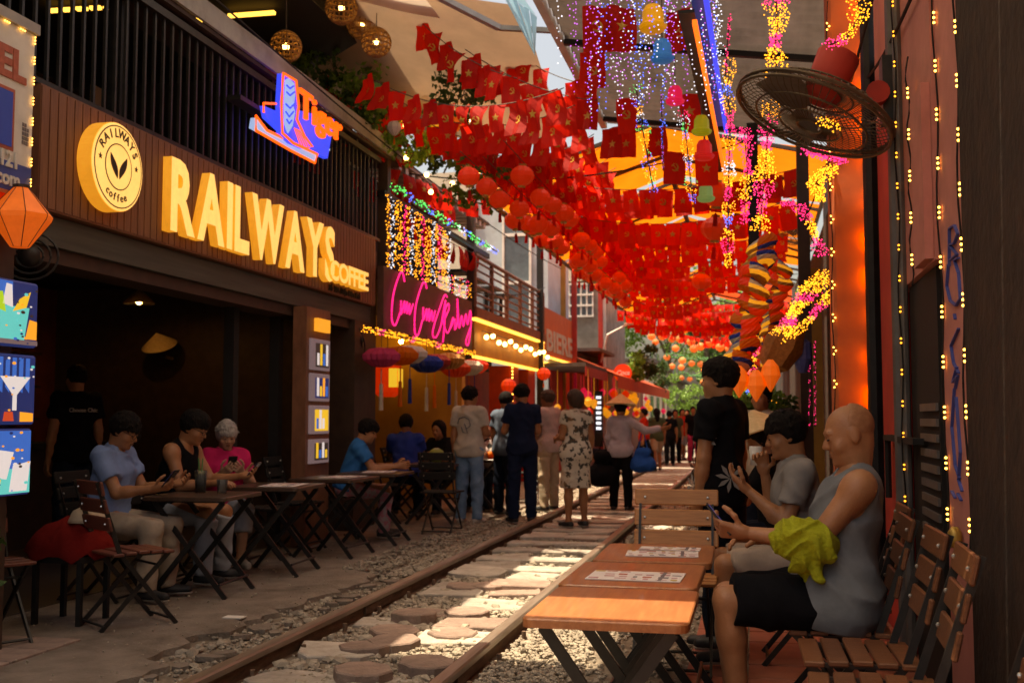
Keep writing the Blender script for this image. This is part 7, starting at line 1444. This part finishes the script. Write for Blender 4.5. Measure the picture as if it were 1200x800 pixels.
def tree(loc, h, rad, n, lsz, lab, mat='leaf', seed=0, trunk=.16, low=.35, group=None, name='tree'):
    t = thing(name, lab, 'tree' if name == 'tree' else 'plant', loc, group); r_ = random.Random(seed); x, y, z = loc; m = MB()
    m.tube([(x, y, z), (x + .1, y, z + h * .3), (x - .05, y + .1, z + h * .6), (x, y, z + h * .85)], [trunk, trunk * .75, trunk * .5, trunk * .2], 8)
    cs = []
    for k in range(14):
        a = r_.random() * 6.283; zz = z + h * (low + (1 - low) * r_.random()); q = rad * r_.uniform(.3, .95) * (1.15 - abs((zz - z) / h - .6)); c = (x + q * math.cos(a), y + q * math.sin(a), zz, rad * r_.uniform(.28, .5)); cs.append(c)
        m.tube([(x, y, z + (zz - z) * .6), (x + q * .5 * math.cos(a), y + q * .5 * math.sin(a), z + (zz - z) * .85), c[:3]], [trunk * .35, trunk * .22, trunk * .08], 5)
    m.build('trunk', M['bark'], t); V, F = leaves(n, cs, lsz, seed); o = MB(); o.v = [tuple(v) for v in V]; o.f = F; o.m = [0] * len(F); o.build('crown', M[mat], t)
for k, (x, y, h, r_, n, mt, l) in enumerate(((-2.5, 62, 7.5, 3.0, 9000, 'leaf_dark', 'dark leafy tree at the end of the track, left of the others'), (1.2, 66, 9, 3.6, 11000, 'leaf_dark', 'tall dark tree closing the view down the track'), (4.6, 60, 8, 3.4, 9000, 'leaf', 'bright green tree beyond the right side of the track'), (-5.5, 72, 11, 4.2, 9000, 'leaf', 'broad tree rising behind the far left houses'), (-.2, 84, 10, 4.5, 9000, 'leaf', 'pale green tree farthest along the track'), (7.5, 74, 12, 5, 8000, 'leaf_dark', 'large dark tree far to the right'))):
    tree((x, y, 0), h, r_, n, .22, l, mt, 40 + k, .22, .12)
for k, (u, v, Y, r_, n, l) in enumerate(((741, 428, 30, .42, 900, 'bright hanging plant beside the round red sign'), (758, 424, 32, .5, 900, 'dark bushy hanging plant beyond the round red sign'), (800, 462, 46, .9, 1400, 'bright green shrub by the track beyond the red awning'), (772, 440, 40, .6, 800, 'leafy plant above the red awning'), (885, 492, 10.6, .28, 900, 'leafy plant behind the man drinking in grey'), (905, 500, 11.2, .32, 900, 'dark leafy plant beside the ochre wall strip'), (868, 470, 26, .8, 1400, 'green shrub on the right side far behind the boy'), (552, 185, 13.2, .25, 500, 'trailing plant around the terrace post'))):
    p = pY(u, v, Y); tree((p.x, p.y, p.z - r_), r_ * 1.8, r_ * .8, n, .07 if Y < 20 else .1, l, 'leaf' if k % 2 == 0 else 'leaf_dark', 70 + k, .02, .1, None, 'leafy_plant')
for k, (u, v) in enumerate(((392, 92), (412, 70), (438, 76), (425, 115), (455, 100), (470, 128), (405, 140), (448, 150), (520, 180), (360, 55), (470, 60), (500, 100), (540, 120), (480, 165), (430, 50), (555, 215))):
    p = pY(u, v, 11.6 + (k % 3) * .7); tree((p.x, p.y, p.z - .25), .6, .34, 520, .075, 'dark trailing plant in the upper terrace among the lanterns', ('leaf_dark', 'leaf')[k % 2], 90 + k, .012, .05, 'trailing plants of the upper terrace', 'trailing_plant')
pt = (-4.12, 4.98, PZ); t = thing('potted_plant', 'potted leafy plant below the cocktail picture boxes', 'plant', pt); mm = MB(); mm.lathe([(.11, 0), (.15, .24), (.165, .25), (.16, .28), (.13, .27)], 18, Matrix.Translation(pt)); mm.build('pot', M['terracotta'], t, True)
V, F = leaves(420, [(pt[0] + random.uniform(-.12, .16), pt[1] + random.uniform(-.12, .16), PZ + random.uniform(.35, .85), .14) for _ in range(10)], .075, 5); o = MB(); o.v = [tuple(v) for v in V]; o.f = F; o.m = [0] * len(F); o.build('leaves', M['leaf_dark'], t); mm = MB()
for k in range(5): mm.tube([(pt[0], pt[1], PZ + .2), (pt[0] + .1 * math.cos(k * 1.3), pt[1] + .1 * math.sin(k * 1.3), PZ + .8)], .008, 5)
mm.build('stems', M['bark'], t)
